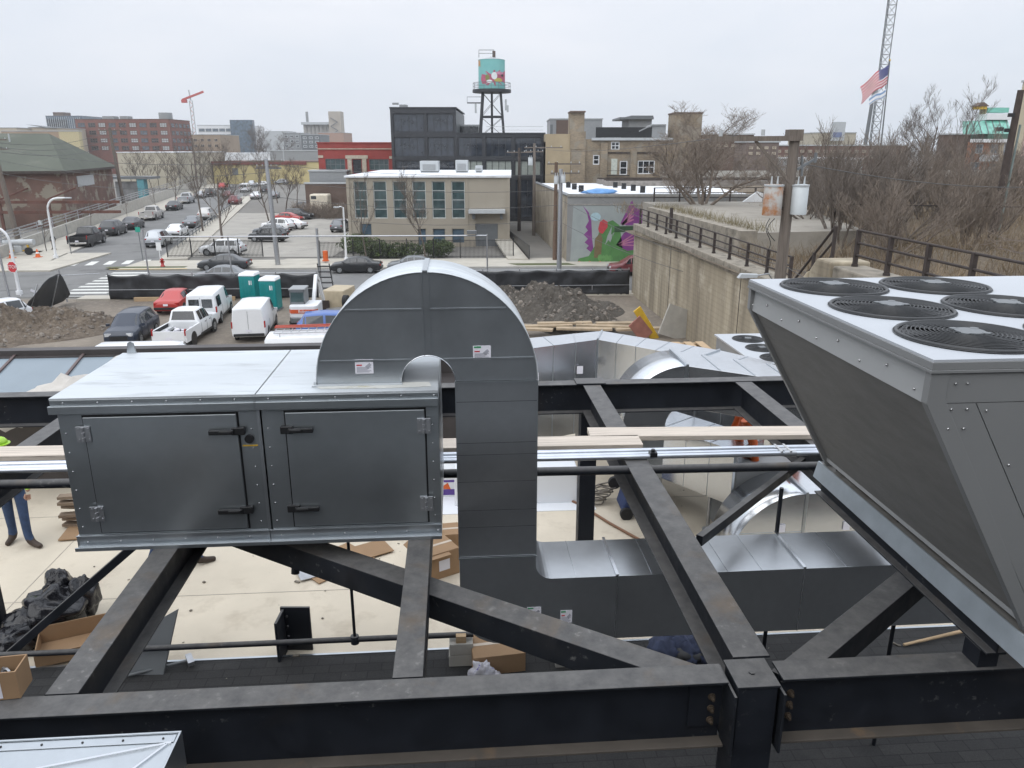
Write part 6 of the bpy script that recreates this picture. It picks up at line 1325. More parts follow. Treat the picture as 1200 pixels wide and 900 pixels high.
for k, (px, py, s, lb) in enumerate(((412, 297, 1.3, 'round green bush at the left end of the beige building hedge'), (424, 289, 1.2, 'green bush behind the first bush by the beige building'), (434, 303, 1.35, 'big green bush nearest the black sedan'), (447, 304, 1.1, 'green bush between the big bush and the end bush'), (459, 286, .9, 'small green bush against the beige wall under the third window'),
        (473, 287, .95, 'small green bush against the beige wall under the fourth window'), (462, 304, 1.1, 'green bush in the row behind the black fence pickets'), (481, 304, 1.1, 'green bush at the right end of the front row'), (513, 302, 1.2, 'green bush right of the entrance sign'), (522, 296, .8, 'thin shrub beside the beige building door'), (505, 297, .9, 'low green shrub left of the entrance of the beige building'))):
    x, y = G(px, py); t = thing('bush', lb, 'bush', (0, 0, 0), 0, 'green bushes by the beige building'); t.location = (x, y+.8, .0); t.rotation_euler = (0, 0, k); t.scale = (s*1.2, s*1.2, s)
    shared('leaves', lf[k % 2], t, (0, 0, 0)); shared('stems', me_stem, t, (0, 0, 0))
# ---- mural building with white roof
mb_ = thing('mural_building', 'grey low building with white flat roof and a green and purple mural', 'building', (6, 77.9, 0))
X0 = PXX(666, 77.9); zt_m = ZY(229, 77.9)
obj('front_wall', MB().box(X0, 26, 77.9, 78.3, 0, zt_m), M('painted_brick_grey', (.235, .235, .23), .9, 0, .12, .6, .2, 14), mb_)
obj('cornice', MB().box(X0-.06, 26, 77.8, 77.899, zt_m-.12, zt_m+.1).box(X0, 26, 77.86, 77.899, zt_m-.95, zt_m-.82), M('grey_stone', (.27, .26, .24), .9), mb_)
obj('side_wall', MB().poly([(X0, 78.31, 0), (3.0, 112, 0), (3.5, 112, 0), (X0+.4, 78.31, 0)], (0, 0, zt_m-.1)), M('pale_brick_side', (.33, .285, .22), .9, 0, .18, .5, .2, 10, dirt=((.22, .19, .15), .5, .7, .6)), mb_)
obj('roof', MB().poly([(X0+.41, 78.31, zt_m-.5), (25.9, 78.31, zt_m-.5), (25.9, 112, zt_m-.35), (3.5, 112, zt_m-.35)], (0, 0, .12)), m_roofw, mb_)
obj('coping', MB().bar((X0+.2, 78.3, zt_m-.05), (3.25, 112, zt_m-.05), .6, .1).box(X0, 26, 77.95, 78.35, zt_m+.101, zt_m+.13), m_greyd, mb_)
vt = MB()
for px, py in ((666, 220), (673, 222), (681, 224.5), (713, 217), (721, 220), (731, 221.5), (742, 223.5), (753, 225.5)):
    x, y = G(px, py, zt_m-.3); vt.cyl((x, min(y, 110), zt_m-.35), .3, .75, 10)
obj('roof_vents', vt, m_blk, mb_)
x, y = G(703, 226, zt_m-.3); obj('blue_tarp', MB().blob((x, y, zt_m-.3), (1.9, 1.2, .45), 16, 8, .25, 3, 2, flat=True), M('tarp_blue', (.12, .28, .55), .6), None, 'blue tarp lump on the white flat roof', 'tarp')
mu = MB(); MZ = 77.9
def mp(pts, mi, lay):
    mu.poly([(Y(px, py, MZ)[0], MZ-.006*lay-.004, Y(px, py, MZ)[2]) for px, py in pts], (0, .0035, 0), mi)
mp([(672, 241), (733, 241), (733, 308), (668, 308)], 0, 0)
mp([(683, 241), (690, 249), (693, 259), (694, 280), (696, 297), (692, 295), (687, 291), (690, 288), (685, 284), (689, 280), (684, 275), (689, 270), (686, 266), (690, 259), (688, 250)], 1, 1)
mp([(727, 262), (739, 237), (741, 235), (744, 243), (760, 250), (760, 262), (735, 264)], 1, 1)
mp([(722, 287), (731, 273), (745, 268), (760, 266), (760, 290), (735, 294)], 1, 2)
for i in range(4): mp([(728, 263-i*.5), (742, 243+i*4.5), (743, 244.3+i*4.5), (730, 264)], 2, 3)
for i in range(4): mp([(724, 286), (745, 272+i*5), (745, 273.3+i*5), (725, 287.4)], 2, 4)
mp([(676, 309), (678, 303), (690, 300), (697, 288), (702, 272), (707, 262), (718, 258), (726, 264), (729, 285), (731, 309)], 3, 2)
mp([(720, 309), (721, 293), (735, 291), (747, 288), (760, 287), (760, 309)], 3, 1)
mp([(696, 302), (697, 280), (704, 272), (706, 280), (704, 302)], 4, 5)
mp([(712, 276), (717, 265), (716, 275), (720, 272), (715, 284), (713, 281), (709, 287)], 0, 5)
mp([(720, 265), (744, 265), (744, 272), (720, 272)], 5, 3)
mp([(698+6*math.cos(a), 254+5*math.sin(a)) for a in [k*PI/8 for k in range(16)]], 6, 6)
mp([(703, 260), (707, 257), (712, 260), (712, 266), (706, 274), (702, 272), (701, 268)], 7, 6)
for i in range(4): mp([(703+4*i+2.6*math.cos(a), 302+4*math.sin(a)+(i % 2)) for a in [k*PI/6 for k in range(12)]], 8, 6+(i % 2))
for i in range(4): mp([(679+12*i+1.5*math.cos(a), 307+1.2*math.sin(a)) for a in [k*PI/4 for k in range(8)]], 9, 7)
obj('mural', mu, [M('mural_grey', (.30, .33, .325), .85, 0, .08, 1), M('mural_purple', (.20, .045, .21), .8, 0, .2, 1), M('mural_pink', (.42, .16, .26), .8), M('mural_green', (.075, .20, .06), .8, 0, .2, 1), M('mural_brown', (.16, .12, .06), .8), M('mural_dark_green', (.03, .07, .03), .8), M('mural_blue', (.36, .5, .55), .8), M('mural_red', (.45, .05, .06), .8), M('mural_light_green', (.12, .28, .09), .8), m_orange], mb_)
obj('door_recess', MB().box(PXX(720, 77.9), PXX(720.6, 77.9), MZ-.06, MZ-.055, .1, 4), m_green, mb_)
# ---- cream brick building
Db = 118; bb = thing('cream_brick_building', 'old cream brick three-storey building with chimneys and white-framed windows', 'building', (15, Db, 0))
def O(px0, px1, py0, py1, D_): return (PXX(px0, D_), PXX(px1, D_), ZY(py1, D_), ZY(py0, D_))
wins = [(715, 725, 166, 175.5, 2), (694.5, 702, 181.5, 193, 1), (726, 735, 188.5, 205, 1), (747, 767, 188, 204, 3), (716, 723, 186, 204.5, 0)]
ops = [O(a, b, c, d, Db) for a, b, c, d, n_ in wins]
xa, xb, xc = PXX(639, Db), PXX(668, Db), PXX(790, Db)
obj('wall', MB().box(xa, xc, Db+.31, Db+22, 0, ZY(166, Db)), m_brickcream, bb)
fw_ = MB()
colz = ZY(163, Db)
fw_ = wall_open(xb, xc, 0, colz, Db, .3, [ops[1], ops[3]] + [(ops[0][0], ops[0][1], ops[0][2], ops[0][3])])
obj('facade', wall_open(xb, PXX(705, Db), 0, colz, Db, .3, [ops[1]]), m_brickcream, bb)
obj('facade', wall_open(PXX(705, Db), PXX(725.5, Db), 0, colz, Db, .3, [(ops[0][0], ops[0][1], ops[0][2], ops[0][3])]), m_brickcream, bb)
obj('facade', wall_open(PXX(725.5, Db), xc, 0, colz, Db, .3, [ops[2], ops[3]]), m_brickcream, bb)
obj('painted_wing', MB().box(xa, xb-.01, Db-.4, Db+20, 0, ZY(157, Db)), M('painted_brick_tan', (.36, .29, .19), .9, 0, .1, .5), bb)
for (px0, px1, py0, py1, n_), op in zip(wins, ops):
    if n_: window(bb, op[0], op[2], Db+.12, op[1]-op[0], op[3]-op[2], n_, 2, m_white, m_glass, .14)
    else: obj('door', MB().box(op[0], op[1], Db-.03, Db-.005, op[2], op[3]), M('pale_door', (.50, .53, .47), .7), bb)
obj('pilaster', MB().box(PXX(703, Db), PXX(711, Db), Db-.35, Db-.002, 0, colz-.5).box(PXX(738, Db), PXX(745, Db), Db-.35, Db-.002, 0, ZY(177, Db)).box(PXX(770, Db), PXX(778, Db), Db-.35, Db-.002, 0, ZY(177, Db)).box(xb+.02, PXX(685, Db), Db-.5, Db-.003, 0, ZY(154, Db)), m_brickcream, bb)
obj('lintel_band', MB().box(PXX(712, Db), PXX(737, Db), Db-.12, Db-.003, ZY(180, Db), ZY(178, Db)).box(PXX(746, Db), PXX(769, Db), Db-.12, Db-.003, ZY(180, Db), ZY(178, Db)), m_iron, bb)
obj('roof_edge', MB().box(PXX(692, Db), xc, Db-.4, Db+.2, ZY(164.5, Db), ZY(161.5, Db)), m_greyl, bb)
obj('balcony', MB().box(PXX(711, Db), PXX(736, Db), Db-1.5, Db-.36, ZY(206, Db), ZY(204.7, Db)).box(PXX(711, Db), PXX(736, Db), Db-1.5, Db-1.45, ZY(200, Db), ZY(199.5, Db)), m_iron, bb)
for a, b, c, lb in ((667, 683, 132, 0), (786, 817, 133.5, 1)): obj('chimney', MB().box(PXX(a, Db), PXX(b, Db), Db-.6 if lb == 0 else Db-1, Db+4, (0 if lb else 11), ZY(c, Db)), m_brickcream, bb); obj('chimney_cap', MB().box(PXX(a, Db)-.1, PXX(b, Db)+.1, Db-1.1, Db+4.1, ZY(c, Db)+.002, ZY(c, Db)+.2), m_brickbrown, bb)
obj('terrace_screen', MB().box(PXX(697, Db), PXX(762, Db), Db+.25, Db+.4, ZY(161.3, Db), ZY(149, Db)), m_black, bb)
obj('stair_shed', MB().box(PXX(762, Db), PXX(778, Db), Db+.3, Db+5, ZY(161.3, Db), ZY(146, Db)).poly([(PXX(747, Db), Db+1, ZY(153, Db)), (PXX(762, Db), Db+1, ZY(145.5, Db)), (PXX(778, Db), Db+1, ZY(145.5, Db)), (PXX(778, Db), Db+1, ZY(147, Db)), (PXX(762, Db), Db+1, ZY(147.2, Db)), (PXX(747, Db), Db+1, ZY(154.5, Db))], (0, -.9, 0)), m_grey, bb)
pn = thing('rooftop_penthouse', 'dark grey rooftop penthouse with overhanging roof behind the cream brick building', 'building', (PXX(750, 150), 150, 0)); obj('wall', MB().box(PXX(735, 150), PXX(761, 150), 150, 160, 0, ZY(140, 150)), m_grey, pn); obj('roof', MB().box(PXX(723, 150), PXX(762, 150), 149, 160, ZY(140, 150)+.01, ZY(137.5, 150)).box(PXX(736, 150), PXX(762, 150), 149.5, 160, ZY(137.4, 150), ZY(135.5, 150)), m_greyd, pn)
gbx = block('grey_building', 'grey and maroon boxy building between the dark glass building and the chimney', 'building', PXX(644, 170), PXX(704, 170), 170, 185, ZY(140, 170), m_grey, m_greyl)
obj('brown_panel', MB().box(PXX(651, 170), PXX(668, 170), 169.9, 169.98, 5, ZY(141, 170)), m_brickbrown, gbx); obj('dark_corner', MB().box(PXX(644, 170), PXX(647, 170), 169.9, 169.98, 5, ZY(146, 170)), m_greyd, gbx)
# ---- dark glass building and water tower
Dk = 125; kb = thing('dark_glass_building', 'black steel and glass office building with gridded windows', 'building', (-7, Dk, 0))
m_dkfr = M('dark_frame', (.036, .038, .043), .5, .2, .08, 1); m_dkglass = glassm('office_glass', (.028, .034, .045), .05)
xA, xB, xC = PXX(460, Dk), PXX(543, Dk), PXX(638, Dk); zA, zB = ZY(127, Dk), ZY(157, Dk)
rowsL = [(ZY(155, Dk), ZY(133, Dk)), (ZY(184, Dk), ZY(160.5, Dk)), (ZY(206, Dk), ZY(188, Dk)), (.5, ZY(210, Dk))]
rowsR = [(ZY(184, Dk), ZY(160.5, Dk)), (ZY(206, Dk), ZY(188, Dk)), (.5, ZY(210, Dk))]
baysL = [(PXX(463, Dk), PXX(499, Dk), 4), (PXX(502, Dk), PXX(533, Dk), 4)]; baysR = [(PXX(537, Dk), PXX(566, Dk), 4), (PXX(569, Dk), PXX(600, Dk), 4), (PXX(603, Dk), PXX(634, Dk), 4)]
xM = PXX(535.5, Dk)
obj('wall', MB().box(xA, xM, Dk+.5, Dk+22, 0, zA-.2).box(xM+.01, xC, Dk+.5, Dk+22, 0, zB-.2), m_greyd, kb)
obj('facade', wall_open(xA, xM, 0, zA, Dk, .48, [(a, b, c, d) for a, b, n_ in baysL for c, d in rowsL]), m_dkfr, kb)
obj('facade', wall_open(xM+.01, xC, 0, zB, Dk, .48, [(a, b, c, d) for a, b, n_ in baysR for c, d in rowsR]), m_dkfr, kb)
for bs, rw_ in ((baysL, rowsL), (baysR, rowsR)):
    for a, b, n_ in bs:
        for j, (c, d) in enumerate(rw_): window(kb, a, c, Dk+.3, b-a, d-c, n_, 1, m_dkfr, (M('pale_panes', (.30, .33, .30), .4) if (bs is baysR and j == 1) or False else m_dkglass), .14)  # one row of right-hand panes gets a paler colour
obj('roof', MB().box(xA-.1, xM+.1, Dk-.1, Dk+22, zA+.002, zA+.2).box(xM+.11, xC+.1, Dk-.1, Dk+22, zB+.002, zB+.2), m_dkfr, kb)
obj('roof_rail', MB().box(PXX(570, 127), PXX(636, 127), 127, 127.05, zB+1.1, zB+1.16).box(PXX(570, 127), PXX(636, 127), 127, 127.05, zB+.6, zB+.64), m_greyl, kb)
obj('penthouse', MB().box(PXX(537, 134), PXX(563, 134), 134, 140, zB, ZY(146, 134)), m_greyl, kb); obj('penthouse_glass', MB().box(PXX(540, 134), PXX(561, 134), 133.9, 133.98, zB+.3, ZY(148, 134)), m_glass, kb)
obj('chimney_box', MB().box(PXX(471, 130), PXX(479, 130), 130, 132, zA+.2, ZY(122.5, 130)).box(PXX(463, 130), PXX(470, 130), 130, 130.5, zA+.8, zA+1.1), m_grey, kb)
wt = thing('water_tower', 'teal painted water tower on dark steel legs above the glass building', 'water tower', (PXX(577, 134), 134, 0))
WX = PXX(577, 134); zb_, zt2 = ZY(103, 134), ZY(70.5, 134); wr_ = (PXX(592, 134)-PXX(562, 134))/2
zp = ZY(106, 134)
for sx in (-1, 1):
    for sy in (-1, 1): obj('leg', MB().bar((WX+sx*2.0, 134+sy*2.0, 12.5), (WX+sx*1.45, 134+sy*1.45, zp-.3), .38, .38), m_iron if False else m_dkfr, wt)
obj('riser', MB().tube([(WX, 134, 12.5), (WX, 134, zp)], .18, 8), m_dkfr, wt)
brc = MB()
for yy in (132.3, 135.7):
    for z in (ZY(137, 134), ZY(108, 134)): brc.bar((WX-1.75, yy, z), (WX+1.75, yy, z), .25, .25)
    brc.bar((WX-1.9, yy, 13), (WX+1.7, yy, ZY(138, 134)), .06, .06).bar((WX+1.9, yy, 13), (WX-1.7, yy, ZY(138, 134)), .06, .06).bar((WX-1.7, yy, ZY(136, 134)), (WX+1.4, yy, zp-.5), .06, .06).bar((WX+1.7, yy, ZY(136, 134)), (WX-1.4, yy, zp-.5), .06, .06)
for xx in (WX-1.7, WX+1.7): brc.bar((xx, 132.3, ZY(137, 134)), (xx, 135.7, ZY(137, 134)), .25, .25)
obj('bracing', brc, m_dkfr, wt)
obj('platform', MB().cyl((WX, 134, zp-.35), 3.15, .45, 28), m_dkfr, wt)
rl = MB().tube([(WX+3.05*math.cos(a), 134+3.05*math.sin(a), zp+1.1) for a in [k*PI/16 for k in range(33)]], .04, 4, 0, False).tube([(WX+3.05*math.cos(a), 134+3.05*math.sin(a), zp+.6) for a in [k*PI/16 for k in range(33)]], .03, 4, 0, False)
for k in range(16): a = k*PI/8; rl.bar((WX+3.05*math.cos(a), 134+3.05*math.sin(a), zp), (WX+3.05*math.cos(a), 134+3.05*math.sin(a), zp+1.1), .05, .05)
obj('railing', rl, m_greyd, wt)
def towermat():
    m, t, b = nt('tower_paint'); v = mapv(t); c = ramp(t, noi(t, v, .5, 4), .3, .7, (.16, .42, .41), (.22, .50, .48))
    t.links.new(c, b.inputs['Base Color']); b.inputs['Roughness'].default_value = .6; return m
tk_ = obj('tank', MB().tube([(WX, 134, zb_-.3), (WX, 134, zt2)], wr_, 36), towermat(), wt); obj('tank_roof', MB().tube([(WX, 134, zt2+.002), (WX, 134, zt2+.5)], [wr_*1.02, .3], 36), m_greyl, wt)
def onw(az, z, rr): return (WX+(wr_+rr)*math.sin(az), 134-(wr_+rr)*math.cos(az), z)
def wpatch(pts, mi, lay, mbx):   # curved patch on the tank
    ca, cz = sum(p[0] for p in pts)/len(pts), sum(p[1] for p in pts)/len(pts)
    n_ = len(pts); K_ = 5
    q = [onw(ca, cz, .012*lay)]+[onw(ca+(a_-ca)*k/K_, cz+(z_-cz)*k/K_, .012*lay) for k in range(1, K_+1) for a_, z_ in pts]
    mbx.add(q, [(0, 1+i, 1+(i+1) % n_) for i in range(n_)]+[(1+k*n_+i, 1+k*n_+(i+1) % n_, 1+(k+1)*n_+(i+1) % n_, 1+(k+1)*n_+i) for k in range(K_-1) for i in range(n_)], mi)
pm = MB(); zz = lambda f: zb_+(zt2-zb_)*f
def ell(a0, z0, ra, rz_, n_=24): return [(a0+ra*math.cos(2*PI*k/n_), z0+rz_*math.sin(2*PI*k/n_)) for k in range(n_)]
wpatch([(-.75, zz(.12)), (-.3, zz(.05)), (.3, zz(.04)), (.9, zz(.07)), (1.45, zz(.14)), (1.45, zz(.62)), (.7, zz(.60)), (.2, zz(.60)), (-.4, zz(.56)), (-.8, zz(.46)), (-.9, zz(.28))], 0, 2, pm)
wpatch(ell(.22, zz(.40), .22, .55), 1, 4, pm); wpatch(ell(-.3, zz(.33), .16, .5), 2, 4, pm); wpatch(ell(.55, zz(.25), .35, .3), 3, 3, pm); wpatch(ell(.65, zz(.5), .4, .22), 4, 3, pm); wpatch(ell(-.15, zz(.2), .22, .25), 1, 5, pm); wpatch(ell(.9, zz(.42), .12, .18), 5, 6, pm)
wpatch([(-1.35, zz(.75)), (-.95, zz(.72)), (-1.0, zz(1)), (-1.4, zz(1))], 6, 1, pm)
obj('painted_shapes', pm, [M('tank_rose', (.42, .10, .16), .7, 0, .15, 1), m_white, M('tank_olive', (.20, .22, .07), .7), M('tank_yellow', (.45, .40, .10), .7), M('tank_pink', (.55, .24, .34), .7), m_black, M('tank_orange', (.5, .27, .12), .7)], tk_)
obj('top_rail', MB().tube([(WX-2.0, 133, zt2+.3), (WX-2.0, 133, zt2+1.4), (WX+.4, 133, zt2+1.4), (WX+.4, 133, zt2+.3)], .06, 5).tube([(WX-2.0, 133, zt2+.9), (WX+.4, 133, zt2+.9)], .04, 5), m_greyd, wt); obj('hatch', MB().cyl((WX+.4, 133.4, zt2+.2), .25, 1.1, 10), m_brickbrown, wt)
obj('side_balcony', MB().box(WX-4.0, WX-1.4, 132.5, 133.5, ZY(121.5, 134), ZY(120.5, 134)).box(WX-4.0, WX-3.95, 132.5, 132.55, ZY(120.4, 134), ZY(114, 134)).box(WX-4.0, WX-1.4, 132.5, 132.55, ZY(114.5, 134), ZY(114, 134)), m_dkfr, wt)
an = MB()
for dx_, py0, py1 in ((2.3, 130, 117), (2.6, 132, 124), (-2.6, 133, 122)): an.box(WX+dx_-.15, WX+dx_+.15, 132.3, 132.5, ZY(py0, 134), ZY(py1, 134))
obj('antennas', an, m_greyl, wt)
# ---- red building
Dr = 140; rb_ = thing('red_building', 'low red brick building with stone door surround and multi-pane windows', 'building', (-27, Dr, 0))
m_redp = M('red_painted_brick', (.28, .05, .042), .85, 0, .12, .8); m_stone = M('pale_stone', (.46, .40, .32), .9)
xr0, xr1 = PXX(374, Dr), PXX(461, Dr); ops = [O(382, 405, 186, 199, Dr), O(433, 456, 186.5, 199.5, Dr), O(414, 424, 187, 203, Dr)]
obj('wall', MB().box(xr0, xr1, Dr+.41, Dr+30, 0, ZY(170, Dr)), m_redp, rb_); obj('facade', wall_open(xr0, xr1, 0, ZY(168, Dr), Dr, .4, ops), m_redp, rb_)
for op in ops[:2]: window(rb_, op[0], op[2], Dr+.2, op[1]-op[0], op[3]-op[2], 4, 2, m_greyd, m_glassg, .12)
obj('door', MB().box(ops[2][0], ops[2][1], Dr+.2, Dr+.3, ops[2][2], ops[2][3]), m_glass, rb_)
obj('stone_trim', MB().box(xr0-.1, xr1+.1, Dr-.15, Dr-.002, ZY(175, Dr), ZY(174, Dr)).box(PXX(408, Dr), PXX(413, Dr), Dr-.2, Dr-.002, 5, ZY(186, Dr)).box(PXX(425, Dr), PXX(430, Dr), Dr-.2, Dr-.002, 5, ZY(186, Dr)).box(PXX(406, Dr), PXX(432, Dr), Dr-.25, Dr-.003, ZY(185.9, Dr), ZY(182, Dr)).box(xr0, PXX(380, Dr), Dr-.12, Dr-.002, ZY(185, Dr), ZY(182, Dr)).box(PXX(457, Dr), xr1, Dr-.12, Dr-.002, ZY(186, Dr), ZY(183, Dr)), m_stone, rb_)
obj('roof', MB().box(xr0-.1, xr1+.1, Dr-.1, Dr+30, ZY(168, Dr)+.002, ZY(168, Dr)+.2), m_redp, rb_)
gw = block('grey_metal_shed', 'grey metal-sided low shed below the red building', 'building', PXX(362, 137), PXX(406, 137), 137, 139.5, ZY(201, 137), m_grey, m_greyl)
bw = block('brown_boundary_wall', 'brown brick boundary wall at the back of the parking lot', 'wall', PXX(356, 135), PXX(408, 135), 135, 135.5, ZY(215.5, 135), m_brickbrown, m_greyl)
cv = thing('camper', 'small cream camper roof showing above the hedge at the back of the lot', 'camper', (PXX(372, 132), 132, 0)); obj('body', MB().box(PXX(361, 132), PXX(383, 132), 131.5, 134, 1.2, ZY(227.5, 132)), M('cream_camper', (.62, .56, .45), .6), cv, bevel=.25); obj('window', MB().box(PXX(363, 132), PXX(369, 132), 131.47, 131.49, ZY(233, 132), ZY(229.5, 132)), m_glass, cv)
# dry hedge
hg = MB()
for k in range(5000):
    x = R.uniform(PXX(338, 130), PXX(408, 130)); h = R.uniform(.4, 2.6); y = 130+R.uniform(-.8, .8); d = Vector((R.gauss(0, .35), R.gauss(0, .35), .6))
    a = Vector((x, y, h*R.random())); s = Vector((.03, 0, 0)); hg.add([a-s, a+s, a+d], [(0, 1, 2)])
obj('dry_hedge', hg, m_bark2, None, 'dry brown hedge along the back of the parking lot', 'hedge', recalc=False)
# ---- green-roofed shed at the left
gs_ = thing('green_roof_factory', 'long brick factory shed with green hipped roof and rusty steel frame at the left', 'building', (-60, 128, 0), RA)
gx0, gx1, gy0, gy1 = -75, -34.5, 128, 160; ze, zrg = 8.0, 13.4
obj('wall', MB().box(gx0, gx1, gy0, gy1, -1, ze), M('patchy_factory_brick', (.165, .098, .076), .9, 0, .2, .4, dirt=((.27, .24, .19), .52, .56, .35)), gs_)
obj('roof', MB().add([(gx0-12, gy0-.8, ze), (gx1+.8, gy0-.8, ze), (gx1+.8, gy1+.8, ze), (gx0-12, gy1+.8, ze), (gx1-5, (gy0+gy1)/2, zrg), (gx0-12, (gy0+gy1)/2, zrg)], [(0, 1, 4, 5), (1, 2, 4), (2, 3, 5, 4), (0, 5, 3), (0, 3, 2, 1)]), M('green_roofing', (.088, .098, .075), .9, 0, .1, .15, dirt=((.12, .125, .10), .55, .7, .3)), gs_)
obj('eave', MB().box(gx0-12, gx1+.9, gy0-.95, gy0-.81, ze-.35, ze+.02).box(gx1+.81, gx1+.95, gy0-.9, gy1, ze-.35, ze+.02), m_iron, gs_)
fr_ = MB()
for k in range(7): x = gx0+2+6.2*k; fr_.bar((x, gy0-3, -1), (x, gy0-3, 4.2), .35, .35); fr_.bar((x, gy0-3, 4.2), (x+3, gy0-.1, 5.6), .2, .2)
for z in (4.3, 2.9): fr_.bar((gx0, gy0-3, z), (gx1+8, gy0-3.2, z-.6), .35, .4)
obj('steel_frame', fr_, M('rust_frame', (.13, .06, .045), .9, 0, .3, 1), gs_)
pnl = MB()
for k, (a, b, z0_, z1_) in enumerate(((-73, -67, 5.2, 7.6), (-66, -62.5, 5.2, 7.7), (-53, -49, 5.4, 7.6), (-75, -69, 0, 3), (-63, -60, 0, 3.4), (-54, -48, 0, 2.8), (-45, -42, 0, 3))): pnl.box(a, b, gy0-.08, gy0-.01, z0_, z1_)
obj('boarded_openings', pnl, M('grey_boards', (.28, .25, .21), .9, 0, .15, .8), gs_)
obj('white_window', MB().box(gx1+.02, gx1+.1, gy0+8, gy0+18, 5.4, 7.0), m_greyl, gs_)
obj('roof_vents', MB().box(-71.5, -69.5, gy0+2, gy0+3.4, ze+.5, ze+1.0).box(-45, -43, gy0+3.6, gy0+5, ze+.9, ze+1.4).cyl((-44, gy0+12, ze+2.8), .12, 2.5, 8), m_greyl, gs_)
# ramp wall with railing along the left sidewalk
rwl = thing('ramp_wall', 'pale concrete parapet wall rising along the left sidewalk', 'wall', (-31.4, 150, 0), RA); obj('wall', MB().poly([(-31.3, 62, 0), (-31.3, 330, 0), (-31.3, 330, 2.6), (-31.3, 160, 1.9), (-31.3, 62, 1.1)], (-.35, 0, 0)), m_conc, rwl)
rr_ = thing('ramp_railing', 'grey metal railing on the parapet along the left sidewalk', 'railing', (-31.7, 150, 0), RA)
for z in (.45, .8, 1.15): obj('rail', MB().bar((-31.75, 62, 1.1+z), (-31.75, 160, 1.9+z), .08, .12).bar((-31.75, 160, 1.9+z), (-31.75, 330, 2.6+z), .08, .12), m_alu, rr_)
for k in range(28): v = 63+6*k; obj('post', MB().box(-31.8, -31.7, v, v+.1, 1.0, (1.1+.8*(v-62)/98 if v < 160 else 1.9+.7*(v-160)/170)+1.2), m_alu, rr_)
gr_ = thing('guard_rail', 'dark guard rail along the right side of the side road', 'railing', (-14.8, 120, 0), RA)
for z in (.5, .95): obj('rail', MB().bar((-15.0, 96, z), (-14.4, 160, z), .08, .12), m_greyd, gr_)
for k in range(22): obj('post', MB().box(-14.95+.028*k, -14.85+.028*k, 96+3*k, 96.1+3*k, 0, 1.0), m_greyd, gr_)
mt = thing('viaduct_bridge', 'dark low bridge with teal painted pillar beyond the parapet at the left', 'bridge', (PXX(145, 175), 175, 0)); obj('deck', MB().box(PXX(120, 175), PXX(175, 175), 175, 180, ZY(210, 175), ZY(207, 175)), m_greyd, mt); obj('pillar', MB().box(PXX(158, 175), PXX(166, 175), 175.2, 177, -1, ZY(210.2, 175)), M('teal_mural', (.10, .28, .32), .8), mt); obj('painted_panel', MB().box(PXX(130, 175), PXX(157, 175), 176, 177, -1, ZY(213, 175)), M('grey_mural', (.2, .2, .2), .9, 0, .4, .5), mt)
# ---- far skyline
def pxb(name, label, a, b, top, D_, dep, wall, roof=None, cat='building', group=None): return block(name, label, cat, PXX(a, D_), PXX(b, D_), D_, D_+dep, ZY(top, D_), wall, roof, 0, group)
fbk = pxb('brick_loft_building', 'large far red brick loft building with four rows of windows', 97, 205, 140, 372, 24, m_brickred, m_brickbrown)
grid(fbk, PXX(98, 372), PXX(204, 372), ZY(178, 372), ZY(142, 372), 371.9, 9, 4, .72, .6, [m_glassb, m_glass, m_greyl], m_brickbrown, 3, 2, 0, .25)
grid(fbk, 373, 395.5, ZY(178, 372), ZY(142, 372), PXX(205, 372)+.08, 5, 4, .7, .6, [m_glass, m_glassb], m_brickbrown, 2, 2, 1, .25)
obj('roof_tank', MB().box(PXX(129, 375), PXX(142, 375), 375, 380, ZY(140, 375), ZY(136, 375)).box(PXX(149, 375), PXX(158, 375), 375, 380, ZY(140, 375), ZY(136, 375)).cyl((PXX(200, 376), 378, ZY(140, 376)), 3, 3, 12), m_grey, fbk)
gt = pxb('glass_tower', 'far dark blue glass tower left of the brick loft building', 64, 106, 136, 600, 40, m_glassb, m_greyd); obj('dark_band', MB().box(PXX(66, 600), PXX(88, 600), 599, 599.9, ZY(156, 600), ZY(140, 600)), m_glass, gt); obj('mullions', (lambda b: [b.box(PXX(65+2.4*k, 600), PXX(65.4+2.4*k, 600), 598.7, 598.9, ZY(160, 600), ZY(137, 600)) for k in range(17)] and b)(MB()), m_greyl, gt); obj('rooftop_box', MB().box(PXX(73, 602), PXX(85, 602), 602, 612, ZY(136, 602), ZY(131.5, 602)), m_brickbrown, gt)
of = pxb('white_office_block', 'far white and blue glass office block behind the crane', 237, 292, 147, 520, 40, m_white, m_greyl); grid(of, PXX(238, 520), PXX(285, 520), ZY(176, 520), ZY(149, 520), 519.8, 6, 4, .86, .55, m_glassb, m_grey, 4, 1, 0, .3); obj('blue_wing', MB().box(PXX(275, 515), PXX(301, 515), 515, 519, 0, ZY(140.5, 515)), m_glassb, of)
cr_ = thing('tower_crane', 'far red and white tower crane above the skyline', 'crane', (PXX(233, 500), 500, 0)); CX = PXX(233, 500); zc1 = ZY(118, 500)
obj('mast', MB().bar((CX-.9, 500, 0), (CX-.9, 500, zc1), .45, .45).bar((CX+.9, 500, 0), (CX+.9, 500, zc1), .45, .45), m_greyl, cr_)
lat = MB()
for k in range(16): lat.bar((CX-.9+1.8*(k % 2), 500, zc1*k/16), (CX+.9-1.8*(k % 2), 500, zc1*(k+1)/16), .25, .25)
obj('lattice', lat, M('crane_pink', (.5, .25, .22), .6), cr_)
